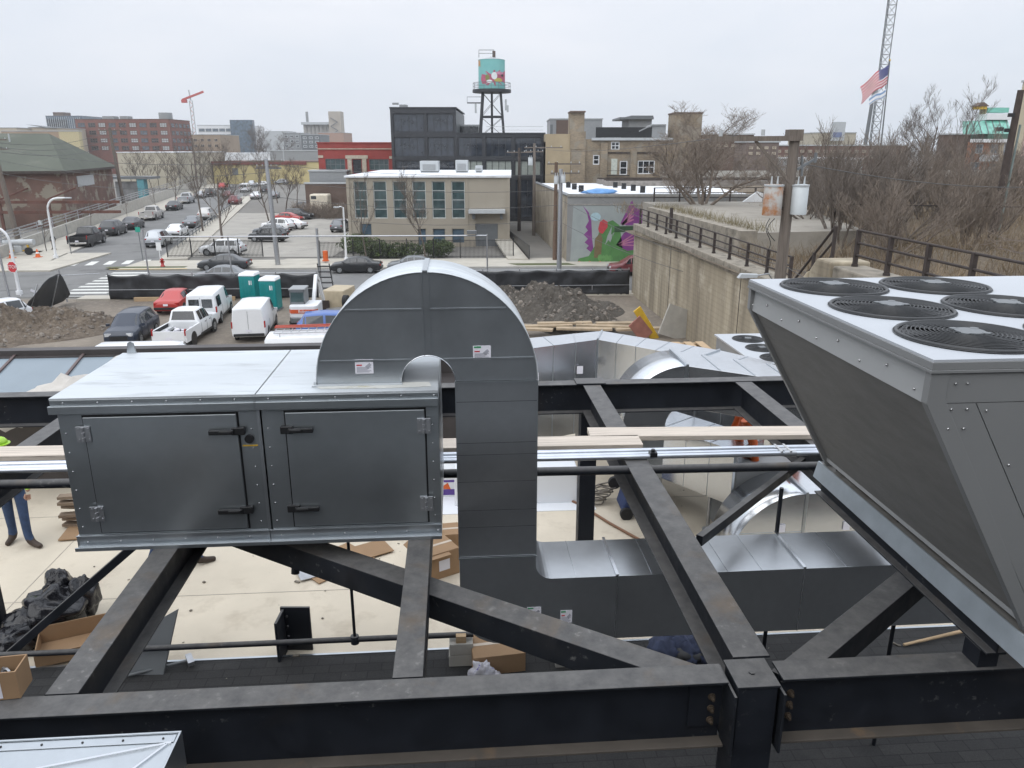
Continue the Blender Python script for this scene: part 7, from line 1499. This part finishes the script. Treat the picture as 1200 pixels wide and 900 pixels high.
obj('jib', MB().bar((CX-5, 500, zc1+.5), (CX+9, 498, zc1+5), 1.0, 1.1), M('crane_red', (.45, .07, .06), .6), cr_); obj('counterweight', MB().box(CX-5.5, CX-2.5, 499, 501, zc1-1.2, zc1+.6), M('crane_red', (.45, .07, .06), .6), cr_); obj('apex', MB().bar((CX, 500, zc1), (CX-.6, 500, zc1+6.2), .6, .6), m_greyl, cr_)
for nm, lb, a, b, top, D_, dep, mt_ in (('beige_low_building', 'far beige rooftops above the green factory roof, leftmost', 0, 28, 150, 330, 30, m_stone), ('beige_low_building', 'far pale houses with pitched dark roof near the glass tower', 42, 64, 149.5, 340, 30, m_stone), ('beige_low_building', 'far brownish row above the green factory roof', 10, 76, 154, 300, 2, M('tan_far', (.34, .25, .18), .9, 0, .2, .05)),
        ('yellow_low_building', 'small pale yellow building left of the brick loft', 76, 99, 154, 290, 2, M('pale_yellow', (.5, .43, .26), .9)), ('cream_warehouse', 'long cream warehouse with flat roof behind the bare street trees', 140, 208, 179, 235, 40, M('cream_wall', (.46, .42, .33), .9, 0, .06, .1)), ('brown_low_building', 'low tan building with dark windows beneath the crane', 228, 262, 158, 430, 30, M('tan_brown', (.30, .23, .165), .9, 0, .2, .05)),
        ('white_long_building', 'long low white building behind the yellow wall', 206, 330, 180, 330, 30, m_white), ('yellow_building', 'low yellow building with dark red roof edge behind the far lot', 250, 374, 190, 262, 25, M('faded_yellow', (.50, .42, .21), .9, 0, .12, .1)), ('grey_condo_building', 'far grey condominium with balconies left of the silos', 335, 355, 156, 420, 20, m_grey), ('grey_condo_building', 'far dark grey apartment block below the silos', 356, 378, 158, 400, 20, m_greyd),
        ('brown_block', 'far pinkish-brown block below the silo tower', 376, 405, 155.5, 560, 30, M('pink_brown', (.36, .235, .18), .9)), ('grey_low_building', 'low blue-grey industrial building left of the red building', 318, 374, 177, 300, 30, m_grey), ('grey_long_building', 'far long grey building between office block and condominium', 290, 340, 154, 700, 30, m_greyl),
        ('grey_brick_building', 'dark brown building behind the bare tree right of the chimney', 816, 880, 158, 150, 6, m_brickbrown), ('dark_brown_building', 'brown building left of the transformer pole', 872, 910, 167, 120, 6, M('brown_grey', (.17, .135, .12), .9, 0, .2, .2)), ('long_brown_building', 'long brown brick building behind the big bare shrubs', 905, 1060, 171, 165, 4, M('brown_red_brick', (.15, .085, .07), .9, 0, .2, .3)),
        ('white_roofed_shed', 'grey corrugated shed behind the big bare shrubs', 935, 1010, 187, 120, 10, m_greyl), ('tan_rooftop_building', 'tan building with white billboard box behind the flag pole', 949, 998, 156, 220, 20, M('tan_roof_wall', (.42, .38, .30), .9)), ('dark_distant_building', 'dark brown building behind the tall bare trees at right', 1100, 1132, 158, 150, 2, m_brickbrown)):
    t = pxb(nm, lb, a, b, top, D_, dep, mt_, m_roofw if 'white' in nm or 'cream' in nm else (m_brickbrown if nm == 'yellow_building' else m_greyl))
    if nm == 'grey_condo_building': grid(t, PXX(a+.5, D_), PXX(b-.5, D_), ZY(174, D_), ZY(top+1, D_), D_-.1, 3, 3, .6, .6, m_glass, m_greyl, 2, 1, 0, .3)
    if nm in ('long_brown_building', 'dark_brown_building', 'brown_low_building', 'grey_brick_building'): grid(t, PXX(a+1, D_), PXX(b-1, D_), ZY(top+16, D_), ZY(top+3, D_), D_-.1, max(4, int((b-a)/9)), 2, .5, .5, m_glass, m_stone, 2, 2, 0, .12)
    if nm == 'yellow_building': obj('windows', MB().box(PXX(272, D_), PXX(279, D_), D_-.1, D_-.02, ZY(205, D_), ZY(197, D_)).box(PXX(300, D_), PXX(330, D_), D_-.1, D_-.02, ZY(198, D_), ZY(196, D_)), m_greyd, t); obj('red_fascia', MB().box(PXX(249, D_), PXX(360, D_), D_-.4, D_-.2, ZY(193, D_), ZY(189, D_)), M('fascia_red', (.17, .045, .035), .8), t)
    if nm == 'beige_low_building' and a == 42: obj('pitched_roof', MB().poly([(PXX(41, D_), D_-1, ZY(146, D_)), (PXX(58, D_), D_-1, ZY(148, D_)), (PXX(65, D_), D_-1, ZY(150, D_))], (0, 8, 0)), m_greyd, t)
    if nm == 'tan_rooftop_building': obj('billboard_box', MB().box(PXX(970, 218), PXX(983, 218), 217, 219, ZY(165, 218), ZY(143, 218)), m_greyl, t); obj('poster', MB().box(PXX(971.5, 216.9), PXX(981.5, 216.9), 216.9, 216.98, ZY(161, 217), ZY(155, 217)), M('poster_blue', (.16, .19, .3), .7), t)
si = thing('grain_silos', 'far concrete grain silos with tall square headhouse on the skyline', 'silos', (PXX(380, 650), 650, 0))
for k in range(7): x = PXX(360+4.6*k, 650); obj('silo', MB().cyl((x, 655, 0), 1.75, ZY(146, 650), 12), M('silo_concrete', (.36, .345, .32), .9), si)
obj('gallery', MB().box(PXX(357, 650), PXX(390, 650), 650, 660, ZY(146, 650)+.01, ZY(143, 650)), m_greyl, si); obj('headhouse', MB().box(PXX(389, 648), PXX(403, 648), 648, 660, 0, ZY(130.5, 648)), M('silo_concrete2', (.40, .36, .31), .9), si); obj('stack', MB().cyl((PXX(364.5, 652), 652, ZY(143, 652)), 1.1, ZY(131, 652)-ZY(143, 652), 10), m_grey, si)
zg = MB()
for k in range(6): zg.bar((PXX(391+8*(k % 2), 647), 647, ZY(168-5*k, 647)), (PXX(399-8*(k % 2), 647), 647, ZY(163-5*k, 647)), .4, .5)
obj('fire_stairs', zg, m_greyd, si)
# ---- apartment building at the right
Da = 140; ap = thing('apartment_building', 'orange brick apartment building with sloped green glass top at the right', 'building', (PXX(1155, Da), Da, 0))
obj('wall', MB().box(PXX(1129, Da+5), PXX(1166, Da), Da, Da+5, 0, ZY(166, Da)), M('orange_brick', (.33, .16, .095), .9, 0, .15, .6), ap); obj('cream_bay', MB().box(PXX(1166, Da)+.01, PXX(1196, Da), Da-.3, Da+5, 0, ZY(166, Da)), M('cream_brick', (.48, .41, .30), .9), ap)
obj('balcony_band', MB().box(PXX(1130, Da), PXX(1178, Da), Da-.9, Da-.31, ZY(167, Da), ZY(163, Da)), m_white, ap)
obj('green_band', MB().box(PXX(1131, Da+5), PXX(1178, Da), Da-.2, Da+5, ZY(163, Da)+.01, ZY(157, Da)), M('dark_green_band', (.05, .11, .08), .5), ap)
obj('sloped_glass', MB().poly([(PXX(1132, Da), Da-.1, ZY(157, Da)+.01), (PXX(1178, Da), Da-.1, ZY(157, Da)+.01), (PXX(1178, Da), Da+2, ZY(140, Da)), (PXX(1137, Da), Da+2, ZY(141, Da))], (0, 3, 0)), glassm('mint_glass', (.14, .38, .30), .15), ap)
ml = MB()
for k in range(6): ml.bar((PXX(1135+8*k, Da), Da-.16, ZY(157, Da)), (PXX(1136+8*k, Da), Da+1.94, ZY(140.5, Da)), .12, .08)
obj('glass_bars', ml, m_greyd, ap); obj('open_vent', MB().box(PXX(1161, Da), PXX(1169, Da), Da+.3, Da+.9, ZY(155, Da), ZY(149, Da)), m_black, ap)
obj('white_parapet', MB().box(PXX(1133, Da+5), PXX(1182, Da), Da+1.5, Da+5, ZY(140, Da)+.01, ZY(133, Da)), m_white, ap); obj('top_floor', MB().box(PXX(1136, Da+5), PXX(1156, Da), Da+3, Da+5, ZY(133, Da)+.01, ZY(125, Da)), M('olive_wall', (.33, .32, .22), .9), ap); obj('copper_roof', MB().box(PXX(1157, Da), PXX(1182, Da), Da+3, Da+5, ZY(131, Da), ZY(125, Da)), M('mint_roof', (.16, .42, .34), .6), ap)
obj('cupola', MB().box(PXX(1144, Da), PXX(1155, Da), Da+2.8, Da+4.5, ZY(127, Da), ZY(123.5, Da)), m_yel, ap); obj('cupola_roof', MB().poly([(PXX(1142, Da), Da+2.6, ZY(123.5, Da)), (PXX(1157, Da), Da+2.6, ZY(123.5, Da)), (PXX(1150, Da), Da+2.6, ZY(118.5, Da))], (0, 2, 0)), m_brickbrown, ap)
for a, b, c, d in ((1139, 1147, 169, 180), (1156, 1165, 169, 180), (1136, 1146, 190, 204), (1158, 1166, 192, 205), (1170, 1176, 168, 182), (1170, 1176, 191, 203)): window(ap, PXX(a, Da), ZY(d, Da), Da-.05 if a < 1166 else Da-.36, PXX(b, Da)-PXX(a, Da), ZY(c, Da)-ZY(d, Da), 2, 2, m_greyl, m_glassb, .12)
obj('balcony', MB().box(PXX(1145, Da), PXX(1163, Da), Da-1.2, Da-.01, ZY(189, Da), ZY(181, Da)).box(PXX(1142, Da), PXX(1160, Da), Da-1.2, Da-.01, ZY(212, Da), ZY(206, Da)), m_greyl, ap)
cbd = block('cream_building', 'cream panelled building at the right frame edge', 'building', PXX(1180, 102), PXX(1180, 102)+16, 100, 102, ZY(95, 100), M('cream_panel', (.50, .44, .32), .85, 0, .05, .3), m_greyl)
hb_ = MB()
for k in range(12): z = ZY(100, 100)-1.05*k; hb_.box(PXX(1180, 102)-.02, PXX(1180, 102)+16, 99.96, 99.995, z, z+.04)
obj('panel_joints', hb_, m_stone, cbd)
for k in range(4): window(cbd, PXX(1194, 100), ZY(118+24*k+10, 100), 99.95, 1.6, 1.8, 2, 1, m_greyd, m_glassb)
obj('pink_bay', MB().box(PXX(1192, 100), PXX(1230, 100), 99.9, 99.955, 4, ZY(155, 100)), M('pink_panel', (.40, .30, .26), .9), cbd)
# ---- lattice mast and flags
tw = thing('lattice_mast', 'tall grey lattice radio mast rising out of the top of the picture', 'mast', (PXX(1035, 230), 230, 0)); TX = Y(1034, 80, 230)[0]; w_ = 1.25
lg3 = [(TX-w_, 229.2), (TX+w_, 229.2), (TX, 231.2)]
obj('legs', (lambda b: [b.tube([(a, c, 5), (a, c, 62)], .14, 6) for a, c in lg3] and b)(MB()), m_greyd, tw)
lat = MB()
for k in range(22):
    z = 6+2.5*k
    for i in range(3): a, b = lg3[i], lg3[(i+1) % 3]; lat.bar((*a, z), (*b, z), .1, .1).bar((*a, z), (*b, z+2.5), .07, .07).bar((*b, z), (*a, z+2.5), .07, .07)
obj('lattice', lat, m_greyd, tw)
pole('flag_mast', 'plain grey mast left of the flag', (PXX(1008, 200), 200, 0), Y(1022, 88, 200)[2], .45, m_greyd, ((Y(1022, 92, 200)[2], 1.2, 0, 0),), (1.0, 0), 'masts beyond the thicket')
FD = 120; hx, hy_, hz0 = Y(1042, 73, FD); bx_, _, bz = Y(1033, 165, FD)
flp = thing('flag_pole', 'dark flagpole beneath the striped national flag', 'flagpole', (hx-.3, FD, 0)); obj('shaft', MB().tube([(bx_, FD, 0), (bx_, FD, bz), (hx+.08, FD, hz0+.2)], [.14, .12, .07], 8), m_greyd, flp); obj('finial', MB().blob((hx+.08, FD, hz0+.3), .14, 8, 6, 0), m_yel, flp)
fl_ = thing('national_flag', 'waving red, white and blue striped national flag at the top of the flagpole', 'flag', (hx, FD, hz0))
def fpt(s, t):   # s from hoist (0) to fly (1); t from top 0 to bottom 1
    px = 1043-34*s-3*t*(1-s)+2*math.sin(t*3)*s; py = 75+26*s**1.25+23*t*(1-.12*s)+1.6*math.sin(s*9)
    p = Y(px, py, FD); return (p[0], FD+.35*math.sin(s*8+t)-.1, p[2])
ns, ntt = 30, 26; fm_ = MB()
fm_.v = [fpt(i/ns, j/ntt) for j in range(ntt+1) for i in range(ns+1)]
for j in range(ntt):
    for i in range(ns):
        fm_.f.append((j*(ns+1)+i, j*(ns+1)+i+1, (j+1)*(ns+1)+i+1, (j+1)*(ns+1)+i)); fm_.sm.append(True); fm_.m.append(2 if (i < 12 and j < 14) else (0 if (j//2) % 2 == 0 else 1))
fo = obj('cloth', fm_, [M('flag_red', (.52, .012, .025), .8), M('flag_white', (.80, .80, .82), .8), M('flag_blue', (.04, .05, .20), .8)], fl_); sd = fo.modifiers.new('Thickness', 'SOLIDIFY'); sd.thickness = .02
sm2 = MB()
for r_ in range(9):
    for c_ in range(6 if r_ % 2 == 0 else 5):
        s = (.035+.065*c_+(.0325 if r_ % 2 else 0)); t = .03+.056*r_; p = Vector(fpt(s, t)); p.y -= .05
        sm2.poly([p+Vector((.05*math.cos(a)*(1 if k % 2 == 0 else .45), 0, .05*math.sin(a)*(1 if k % 2 == 0 else .45))) for k, a in enumerate([PI/2+k*PI/5 for k in range(10)])], (0, -.01, 0))
obj('stars', sm2, M('flag_white', (.80, .80, .82), .8), fo)
f2 = thing('city_flag', 'small pale flag with light blue stripes below the national flag', 'flag', (hx-1.5, FD, hz0-4)); f2m = MB()
def f2p(s, t):
    px = 1038-19*s; py = 104+10*s+9*t+1.2*math.sin(s*7); p = Y(px, py, FD); return (p[0], FD+.25*math.sin(s*7), p[2])
f2m.v = [f2p(i/14, j/8) for j in range(9) for i in range(15)]
for j in range(8):
    for i in range(14): f2m.f.append((j*15+i, j*15+i+1, (j+1)*15+i+1, (j+1)*15+i)); f2m.sm.append(True); f2m.m.append(1 if j in (1, 2, 6) else 0)
fo2 = obj('cloth', f2m, [M('flag_white', (.80, .80, .82), .8), M('flag_pale_blue', (.22, .36, .58), .8)], f2); sd = fo2.modifiers.new('Thickness', 'SOLIDIFY'); sd.thickness = .02
# ================================================================== BARE TREES AND THICKET
def bare(seed, h, spread=.55, stems=1, lev=4, kids=5, r0=.16, up=.35, wob=.12, first=.3):
    rr = random.Random(seed); tr, crn = MB(), MB()
    def br(p, d, L, r, l):
        n = 4 if l == 0 else 3; pts = [p]; rs = [r]; q = p; dd = d
        for k in range(n):
            dd = (dd+Vector((rr.gauss(0, wob), rr.gauss(0, wob), rr.gauss(0, wob)+up*.12))).normalized(); q = q+dd*(L/n); pts.append(q); rs.append(max(.007, r*(1-.62*(k+1)/n)))
        (tr if l == 0 else crn).tube(pts, rs, 6 if l == 0 else 3, 0, False)
        if l >= lev: return
        m = kids+(2 if l == 0 else 0)
        for k in range(m):
            f = first+(1-first)*(k+rr.random()*.8)/m if l == 0 else .25+.75*(k+rr.random())/m
            i = min(n-1, int(f*n)); a = pts[i].lerp(pts[i+1], f*n-i if f*n-i < 1 else 1); az = rr.uniform(0, 2*PI)
            side = Vector((math.cos(az), math.sin(az), 0)); tl = (pts[i+1]-pts[i]).normalized()
            nd = (tl*(1-spread)+side*spread+Vector((0, 0, up*.5))).normalized()
            br(a, nd, L*(rr.uniform(.42, .66) if l else rr.uniform(.34, .55))*(1.15-.35*f), max(.009, rs[i]*.55), l+1)
    for s in range(stems):
        if stems == 1: br(Vector((0, 0, -.1)), Vector((rr.gauss(0, .05), rr.gauss(0, .05), 1)).normalized(), h*.8, r0, 0)
        else:
            az = 2*PI*s/stems+rr.uniform(-.3, .3); t_ = rr.uniform(.15, 1.0)
            br(Vector((math.cos(az)*.25, math.sin(az)*.25, -.1)), Vector((math.cos(az)*t_, math.sin(az)*t_, 1)).normalized(), h*rr.uniform(.6, .85), r0, 0)
    return tr, crn
TM = {}
def tmesh(key, mat, **kw):
    if key not in TM:
        a, b = bare(**kw); TM[key] = (mesh('trunk', a, mat, recalc=False), mesh('crown', b, mat, recalc=False))
    return TM[key]
def tree(key, mat, x, y, z, s, label, group, kw, rot=0, name='bare_tree', cat='tree'):
    a, b = tmesh(key, mat, **kw); t = thing(name, label, cat, (0, 0, 0), 0, group); t.location = (x, y, z); t.rotation_euler = (0, 0, rot); t.scale = (s, s, s) if isinstance(s, (int, float)) else s
    shared('trunk', a, t, (0, 0, 0)); shared('crown', b, t, (0, 0, 0)); return t
K1 = dict(seed=3, h=10, spread=.55, lev=4, kids=6, r0=.15, up=.5, first=.25)
K2 = dict(seed=9, h=10, spread=.5, lev=4, kids=5, r0=.13, up=.7, first=.25)
K3 = dict(seed=5, h=6, stems=9, spread=.42, lev=3, kids=6, r0=.075, up=.6, first=.15)
K4 = dict(seed=14, h=6, stems=8, spread=.5, lev=3, kids=6, r0=.07, up=.45, first=.12)
K5 = dict(seed=21, h=5, spread=.4, lev=2, kids=5, r0=.05, up=.6, first=.35)
K6 = dict(seed=33, h=9, stems=6, spread=.6, lev=4, kids=6, r0=.14, up=.35, first=.2)
GT = 'bare street trees'
def tg(px, py): return (*G(px, py), 0)
x, y, _ = tg(262, 290); tree('a', m_bark, x, y, 0, 1.05, 'large bare tree in front of the picket fence lot, left of the grey pole', GT, K1)
x, y, _ = tg(238, 272); tree('b', m_bark, x, y, 0, 1.15, 'bare tree at the lot edge just left of the largest one', GT, K2, 1)
x, y, _ = tg(316, 262); tree('b', m_bark, x, y, 0, .95, 'bare tree among the parked lot cars behind the grey pole', GT, K2, 2.4)
x, y, _ = tg(335, 246); tree('a', m_bark2, x, y, 0, .85, 'brown bare tree at the back of the parking lot', GT, K1, 4)
x, y, _ = tg(205, 243); tree('b', m_bark, x, y, 0, .8, 'thin bare tree by the far end of the left sidewalk', GT, K2, 5)
x, y, _ = tg(430, 306); tree('b', m_bark, x, y, .1, (.62, .62, .78), 'thin bare tree before the beige building, left one', GT, K2, 3)
x, y, _ = tg(499, 306); tree('a', m_bark, x, y, .1, (.62, .62, .85), 'bare tree before the beige building, right one near the door', GT, K1, 2)
for k, (px, py, s) in enumerate(((55, 296, 1.0), (108, 272, 1.0), (150, 262, .9), (184, 252, 1.1))):
    x, y, _ = tg(px, py); tree('sap', m_bark, x, y, .1, s, ['staked sapling in the mulch bed by the white lamp', 'sapling on the left sidewalk beside the black SUV', 'sapling on the left sidewalk beside the silver pickup', 'sapling on the left sidewalk near the second leaning pole'][k], 'saplings on the left sidewalk', K5, k)
for k in range(8):
    x = PXX(150+8.5*k, 225); tree('b', m_bark2, x, 225, 0, .85+.1*(k % 3), 'bare tree in the row before the cream warehouse, %s' % ['first from left', 'second from left', 'third from left', 'fourth from left', 'fourth from right', 'third from right', 'second from right', 'rightmost'][k], 'row of bare trees by the cream warehouse', K2, k)
for k, (px, d, s) in enumerate(((305, 380, 2.0), (318, 390, 2.1), (327, 370, 1.7))): tree('a', m_bark2, PXX(px, d), d, 0, s, ['far bare tree by the white office block, left of three', 'far bare tree by the white office block, middle of three', 'far bare tree by the grey condominium, right of three'][k], 'far bare trees on the skyline', K1, k*2)
for k, (px, d, s) in enumerate(((232, 240, 1.2), (250, 235, 1.1), (268, 230, 1.2), (285, 225, 1.0), (300, 220, 1.1), (345, 165, .8), (322, 168, .9))):
    tree('b', m_bark2, PXX(px, d), d, 0, s, ['hazy bare tree before the yellow building, leftmost', 'hazy bare tree before the yellow building, second', 'hazy bare tree before the yellow building, third', 'hazy bare tree before the yellow building, fourth', 'hazy bare tree before the yellow building, right end', 'bare tree on the fence line near the red building', 'bare tree on the fence line left of the boundary wall'][k], 'bare trees around the far lot', K2, k*1.3)
GB = 'bare trees and shrubs on the railway bank'
def tb_(px, py, z=5.8): return G(px, py, z)
x, y = tb_(822, 243, 6.2); tree('f', m_bark2, x, y, 6.0, (1.05, 1.05, .92), 'wide fan-shaped brown bare tree beyond the concrete platform', GB, K6, .5)
x, y = tb_(800, 232, 6.0); tree('c', m_bark2, x, y, 5.0, .9, 'brown shrub against the cream brick building', GB, K3, 1)
for k, (px, py, s, key, kw, mt_) in enumerate(((985, 283, 1.05, 'c', K3, m_bark3), (1045, 285, 1.0, 'd', K4, m_bark3), (1020, 262, 1.05, 'c', K3, m_bark3), (960, 268, 1.05, 'd', K4, m_bark3), (1085, 262, 1.1, 'd', K4, m_bark3), (1000, 245, 1.2, 'd', K4, m_bark2), (1060, 243, 1.2, 'c', K3, m_bark2), (1110, 268, .95, 'c', K3, m_bark2), (935, 262, 1.0, 'c', K3, m_bark2), (1150, 268, 1.0, 'd', K4, m_bark2), (1190, 262, 1.05, 'c', K3, m_bark2), (1135, 292, .8, 'c', K3, m_bark2), (1040, 300, .8, 'd', K4, m_bark2), (1175, 250, 1.1, 'd', K4, m_bark))):
    x, y = tb_(px, py); tree(key+mt_.name, mt_, x, y, 5.5, s, ['dark tangled shrub right behind the transformer pole', 'dark tangled shrub just above the fan unit railing', 'tall dark shrub in the middle of the thicket', 'dark shrub touching the left side of the thicket', 'big dark shrub at the right of the thicket', 'brown shrub at the back of the thicket, left', 'brown shrub at the back of the thicket, right', 'small brown shrub at the right foot of the thicket', 'small brown shrub left of the transformer pole', 'brown shrub left of the dark leaning pole at right', 'brown shrub at the right frame edge behind the dark leaning pole', 'low brown shrub behind the railing, right of the thicket', 'low shrub just behind the railing under the big thicket', 'grey shrub below the cream panelled building'][k], GB, kw, k*1.7, 'bare_shrub', 'shrub')
x, y = tb_(1098, 245); tree('a', m_bark2, x, y, 5.6, .84, 'tall bare tree rising above the thicket, left of the green glass roof', GB, K1, 1)
x, y = tb_(1128, 248); tree('b', m_bark, x, y, 5.6, .95, 'tall slim bare tree in front of the green glass roof', GB, K2, 2)
x, y = tb_(1072, 240); tree('b', m_bark2, x, y, 5.6, .95, 'bare tree behind the thicket under the flag', GB, K2, 4)
K7 = dict(seed=41, h=5.5, spread=.75, lev=3, kids=4, r0=.11, up=.15, wob=.22, first=.2)
x, y = G(1212, 310, 6.2); tree('g', m_bark2, x, y, 6.0, .9, 'crooked pale bare tree at the right frame edge above the fan unit', GB, K7, 2.6)
# dry grass and brush on the bank: nobody could count it
gm = MB()
def stem(u, v, z, h, w, lean):
    d = Vector((R.gauss(0, lean), R.gauss(0, lean), 1)).normalized(); a = R.uniform(0, PI); s = Vector((math.cos(a)*w, math.sin(a)*w, 0)); b = Vector((u, v, z))
    m_ = b+d*h*.55; t = b+d*h+Vector((R.gauss(0, .12), R.gauss(0, .12), -.05))*h
    gm.add([b-s, b+s, m_+s*.7, m_-s*.7, t], [(0, 1, 2, 3), (3, 2, 4)])
    return m_, d
def bankz(u, v): return 5.1+min(1.3, .05*(u-14))+.5*noise.noise(Vector((u*.12, v*.12, 1)))
for k in range(21000):
    q = R.random(); v = 14+70*q**1.3; u = R.uniform(13.9, 18+v*.55)
    if u < 25 and 42.5 < v < 70: continue
    if u < 15.7 and v > 27: continue
    h = R.uniform(.5, 1.7)*(.8+.5*noise.noise(Vector((u*.25, v*.25, 4))))
    m_, d = stem(u, v, bankz(u, v)-.05, h, R.uniform(.012, .02), .35)
    for _ in range(2): 
        gg = m_; stem(gg.x, gg.y, gg.z, h*.5, .008, .8)
obj('dry_brush', gm, M('dry_stalks', (.205, .155, .10), .95, 0, .35, .5), kind='stuff', ang=SA, o=(0, 0, 0), recalc=False)
gm = MB()
for k in range(1500):
    t = R.random(); v = 43.5+19*t; u = 16.9-.05*(v-43)+abs(R.gauss(0, .9)); stem(u, v, 6.45, R.uniform(.15, .75), .012, .3)
obj('platform_weeds', gm, M('weed_stalks', (.20, .17, .10), .95, 0, .3, .5), kind='stuff', ang=SA, o=(0, 0, 0), recalc=False)
bf = thing('wire_fence', 'rusty barbed fence running through the brown thicket at the right', 'fence', (24, 40, 6), SA)
for k in range(6): obj('post', MB().bar((22+3.4*k, 44-1.0*k, 5.6), (22+3.4*k, 44-1.0*k, 8.0), .07, .07).bar((22+3.4*k, 44-1.0*k, 8.0), (21.6+3.4*k, 44-1.0*k, 8.35), .06, .06), m_rail, bf)
obj('rail', MB().tube([(22+3.4*k, 44-1.0*k, 7.95) for k in range(6)], .04, 5), m_rail, bf)
# ================================================================== LIGHT, SKY, CAMERA
w = bpy.data.worlds.new('World'); bpy.context.scene.world = w; w.use_nodes = True
t = w.node_tree; bg = t.nodes['Background']
sky = t.nodes.new('ShaderNodeTexSky'); sky.sky_type = 'NISHITA'; sky.sun_disc = False
SUN_EL, SUN_AZ = D(48), D(215)           # azimuth measured clockwise from +Y
sky.sun_elevation = SUN_EL; sky.sun_rotation = SUN_AZ
tc = t.nodes.new('ShaderNodeTexCoord')
mp_ = t.nodes.new('ShaderNodeMapping'); mp_.inputs['Scale'].default_value = (1, 1, 3.0); t.links.new(tc.outputs['Generated'], mp_.inputs[0])
cl_ = noi(t, mp_.outputs[0], 1.6, 5, .55, .3)
cloud = ramp(t, cl_, .3, .72, (.625, .69, .78), (.80, .82, .875))
v10 = t.nodes.new('ShaderNodeVectorMath'); v10.operation = 'SCALE'; v10.inputs['Scale'].default_value = 10.0; t.links.new(cloud, v10.inputs[0])
szz = t.nodes.new('ShaderNodeSeparateXYZ'); t.links.new(tc.outputs['Generated'], szz.inputs[0])
grd = t.nodes.new('ShaderNodeValToRGB'); t.links.new(szz.outputs[2], grd.inputs[0])     # an overcast sky is brighter overhead
for p_, v_ in ((.0, 1.04), (.17, 1.10), (.55, 1.75), (1.0, 2.3)):
    e_ = grd.color_ramp.elements[0] if p_ == 0 else (grd.color_ramp.elements[len(grd.color_ramp.elements)-1] if p_ == 1.0 else grd.color_ramp.elements.new(p_)); e_.color = (v_/3,)*3+(1,)
g3 = t.nodes.new('ShaderNodeVectorMath'); g3.operation = 'SCALE'; g3.inputs['Scale'].default_value = 3.0; t.links.new(grd.outputs[0], g3.inputs[0])
cg = t.nodes.new('ShaderNodeVectorMath'); cg.operation = 'MULTIPLY'; t.links.new(v10.outputs[0], cg.inputs[0]); t.links.new(g3.outputs[0], cg.inputs[1])
mxn = mixc(t, .96, sky.outputs[0], cg.outputs[0])
t.links.new(mxn, bg.inputs['Color']); bg.inputs['Strength'].default_value = .1
hz = MB().box(-1500, 1500, -60, 1100, -6, 75)
ho = obj('haze', hz, (lambda m: m)(bpy.data.materials.new('haze')), kind='stuff', o=(0, 0, 0))
hm_ = ho.data.materials[0]; hm_.use_nodes = True; ht = hm_.node_tree; ht.nodes.clear()
hv_ = ht.nodes.new('ShaderNodeVolumePrincipled'); hv_.inputs['Color'].default_value = (.93, .95, .98, 1); hv_.inputs['Density'].default_value = .0003; hv_.inputs['Anisotropy'].default_value = .2
hout = ht.nodes.new('ShaderNodeOutputMaterial'); ht.links.new(hv_.outputs[0], hout.inputs['Volume'])
sl = bpy.data.lights.new('sun', 'SUN'); sl.energy = 1.15; sl.angle = D(70); sl.color = (1, .965, .91)
so = bpy.data.objects.new('sun', sl); C.objects.link(so)
dirv = Vector((math.sin(SUN_AZ)*math.cos(SUN_EL), math.cos(SUN_AZ)*math.cos(SUN_EL), math.sin(SUN_EL)))
so.rotation_euler = dirv.to_track_quat('Z', 'Y').to_euler(); so.location = (0, 0, 60)
cam = bpy.data.cameras.new('camera'); co = bpy.data.objects.new('camera', cam); C.objects.link(co)
co.location = (0, 0, EYE); co.rotation_euler = (PI/2-TH, 0, 0); cam.sensor_width = 36; cam.lens = 27; cam.clip_start = .05; cam.clip_end = 6000
sc_ = bpy.context.scene; sc_.camera = co
sc_.view_settings.view_transform = 'Standard'; sc_.view_settings.look = 'None'; sc_.view_settings.exposure = .1; sc_.view_settings.gamma = 1
try:
    sc_.cycles.max_bounces = 6; sc_.cycles.diffuse_bounces = 3; sc_.cycles.glossy_bounces = 4; sc_.cycles.caustics_reflective = False; sc_.cycles.caustics_refractive = False; sc_.cycles.use_denoising = True
except Exception: pass
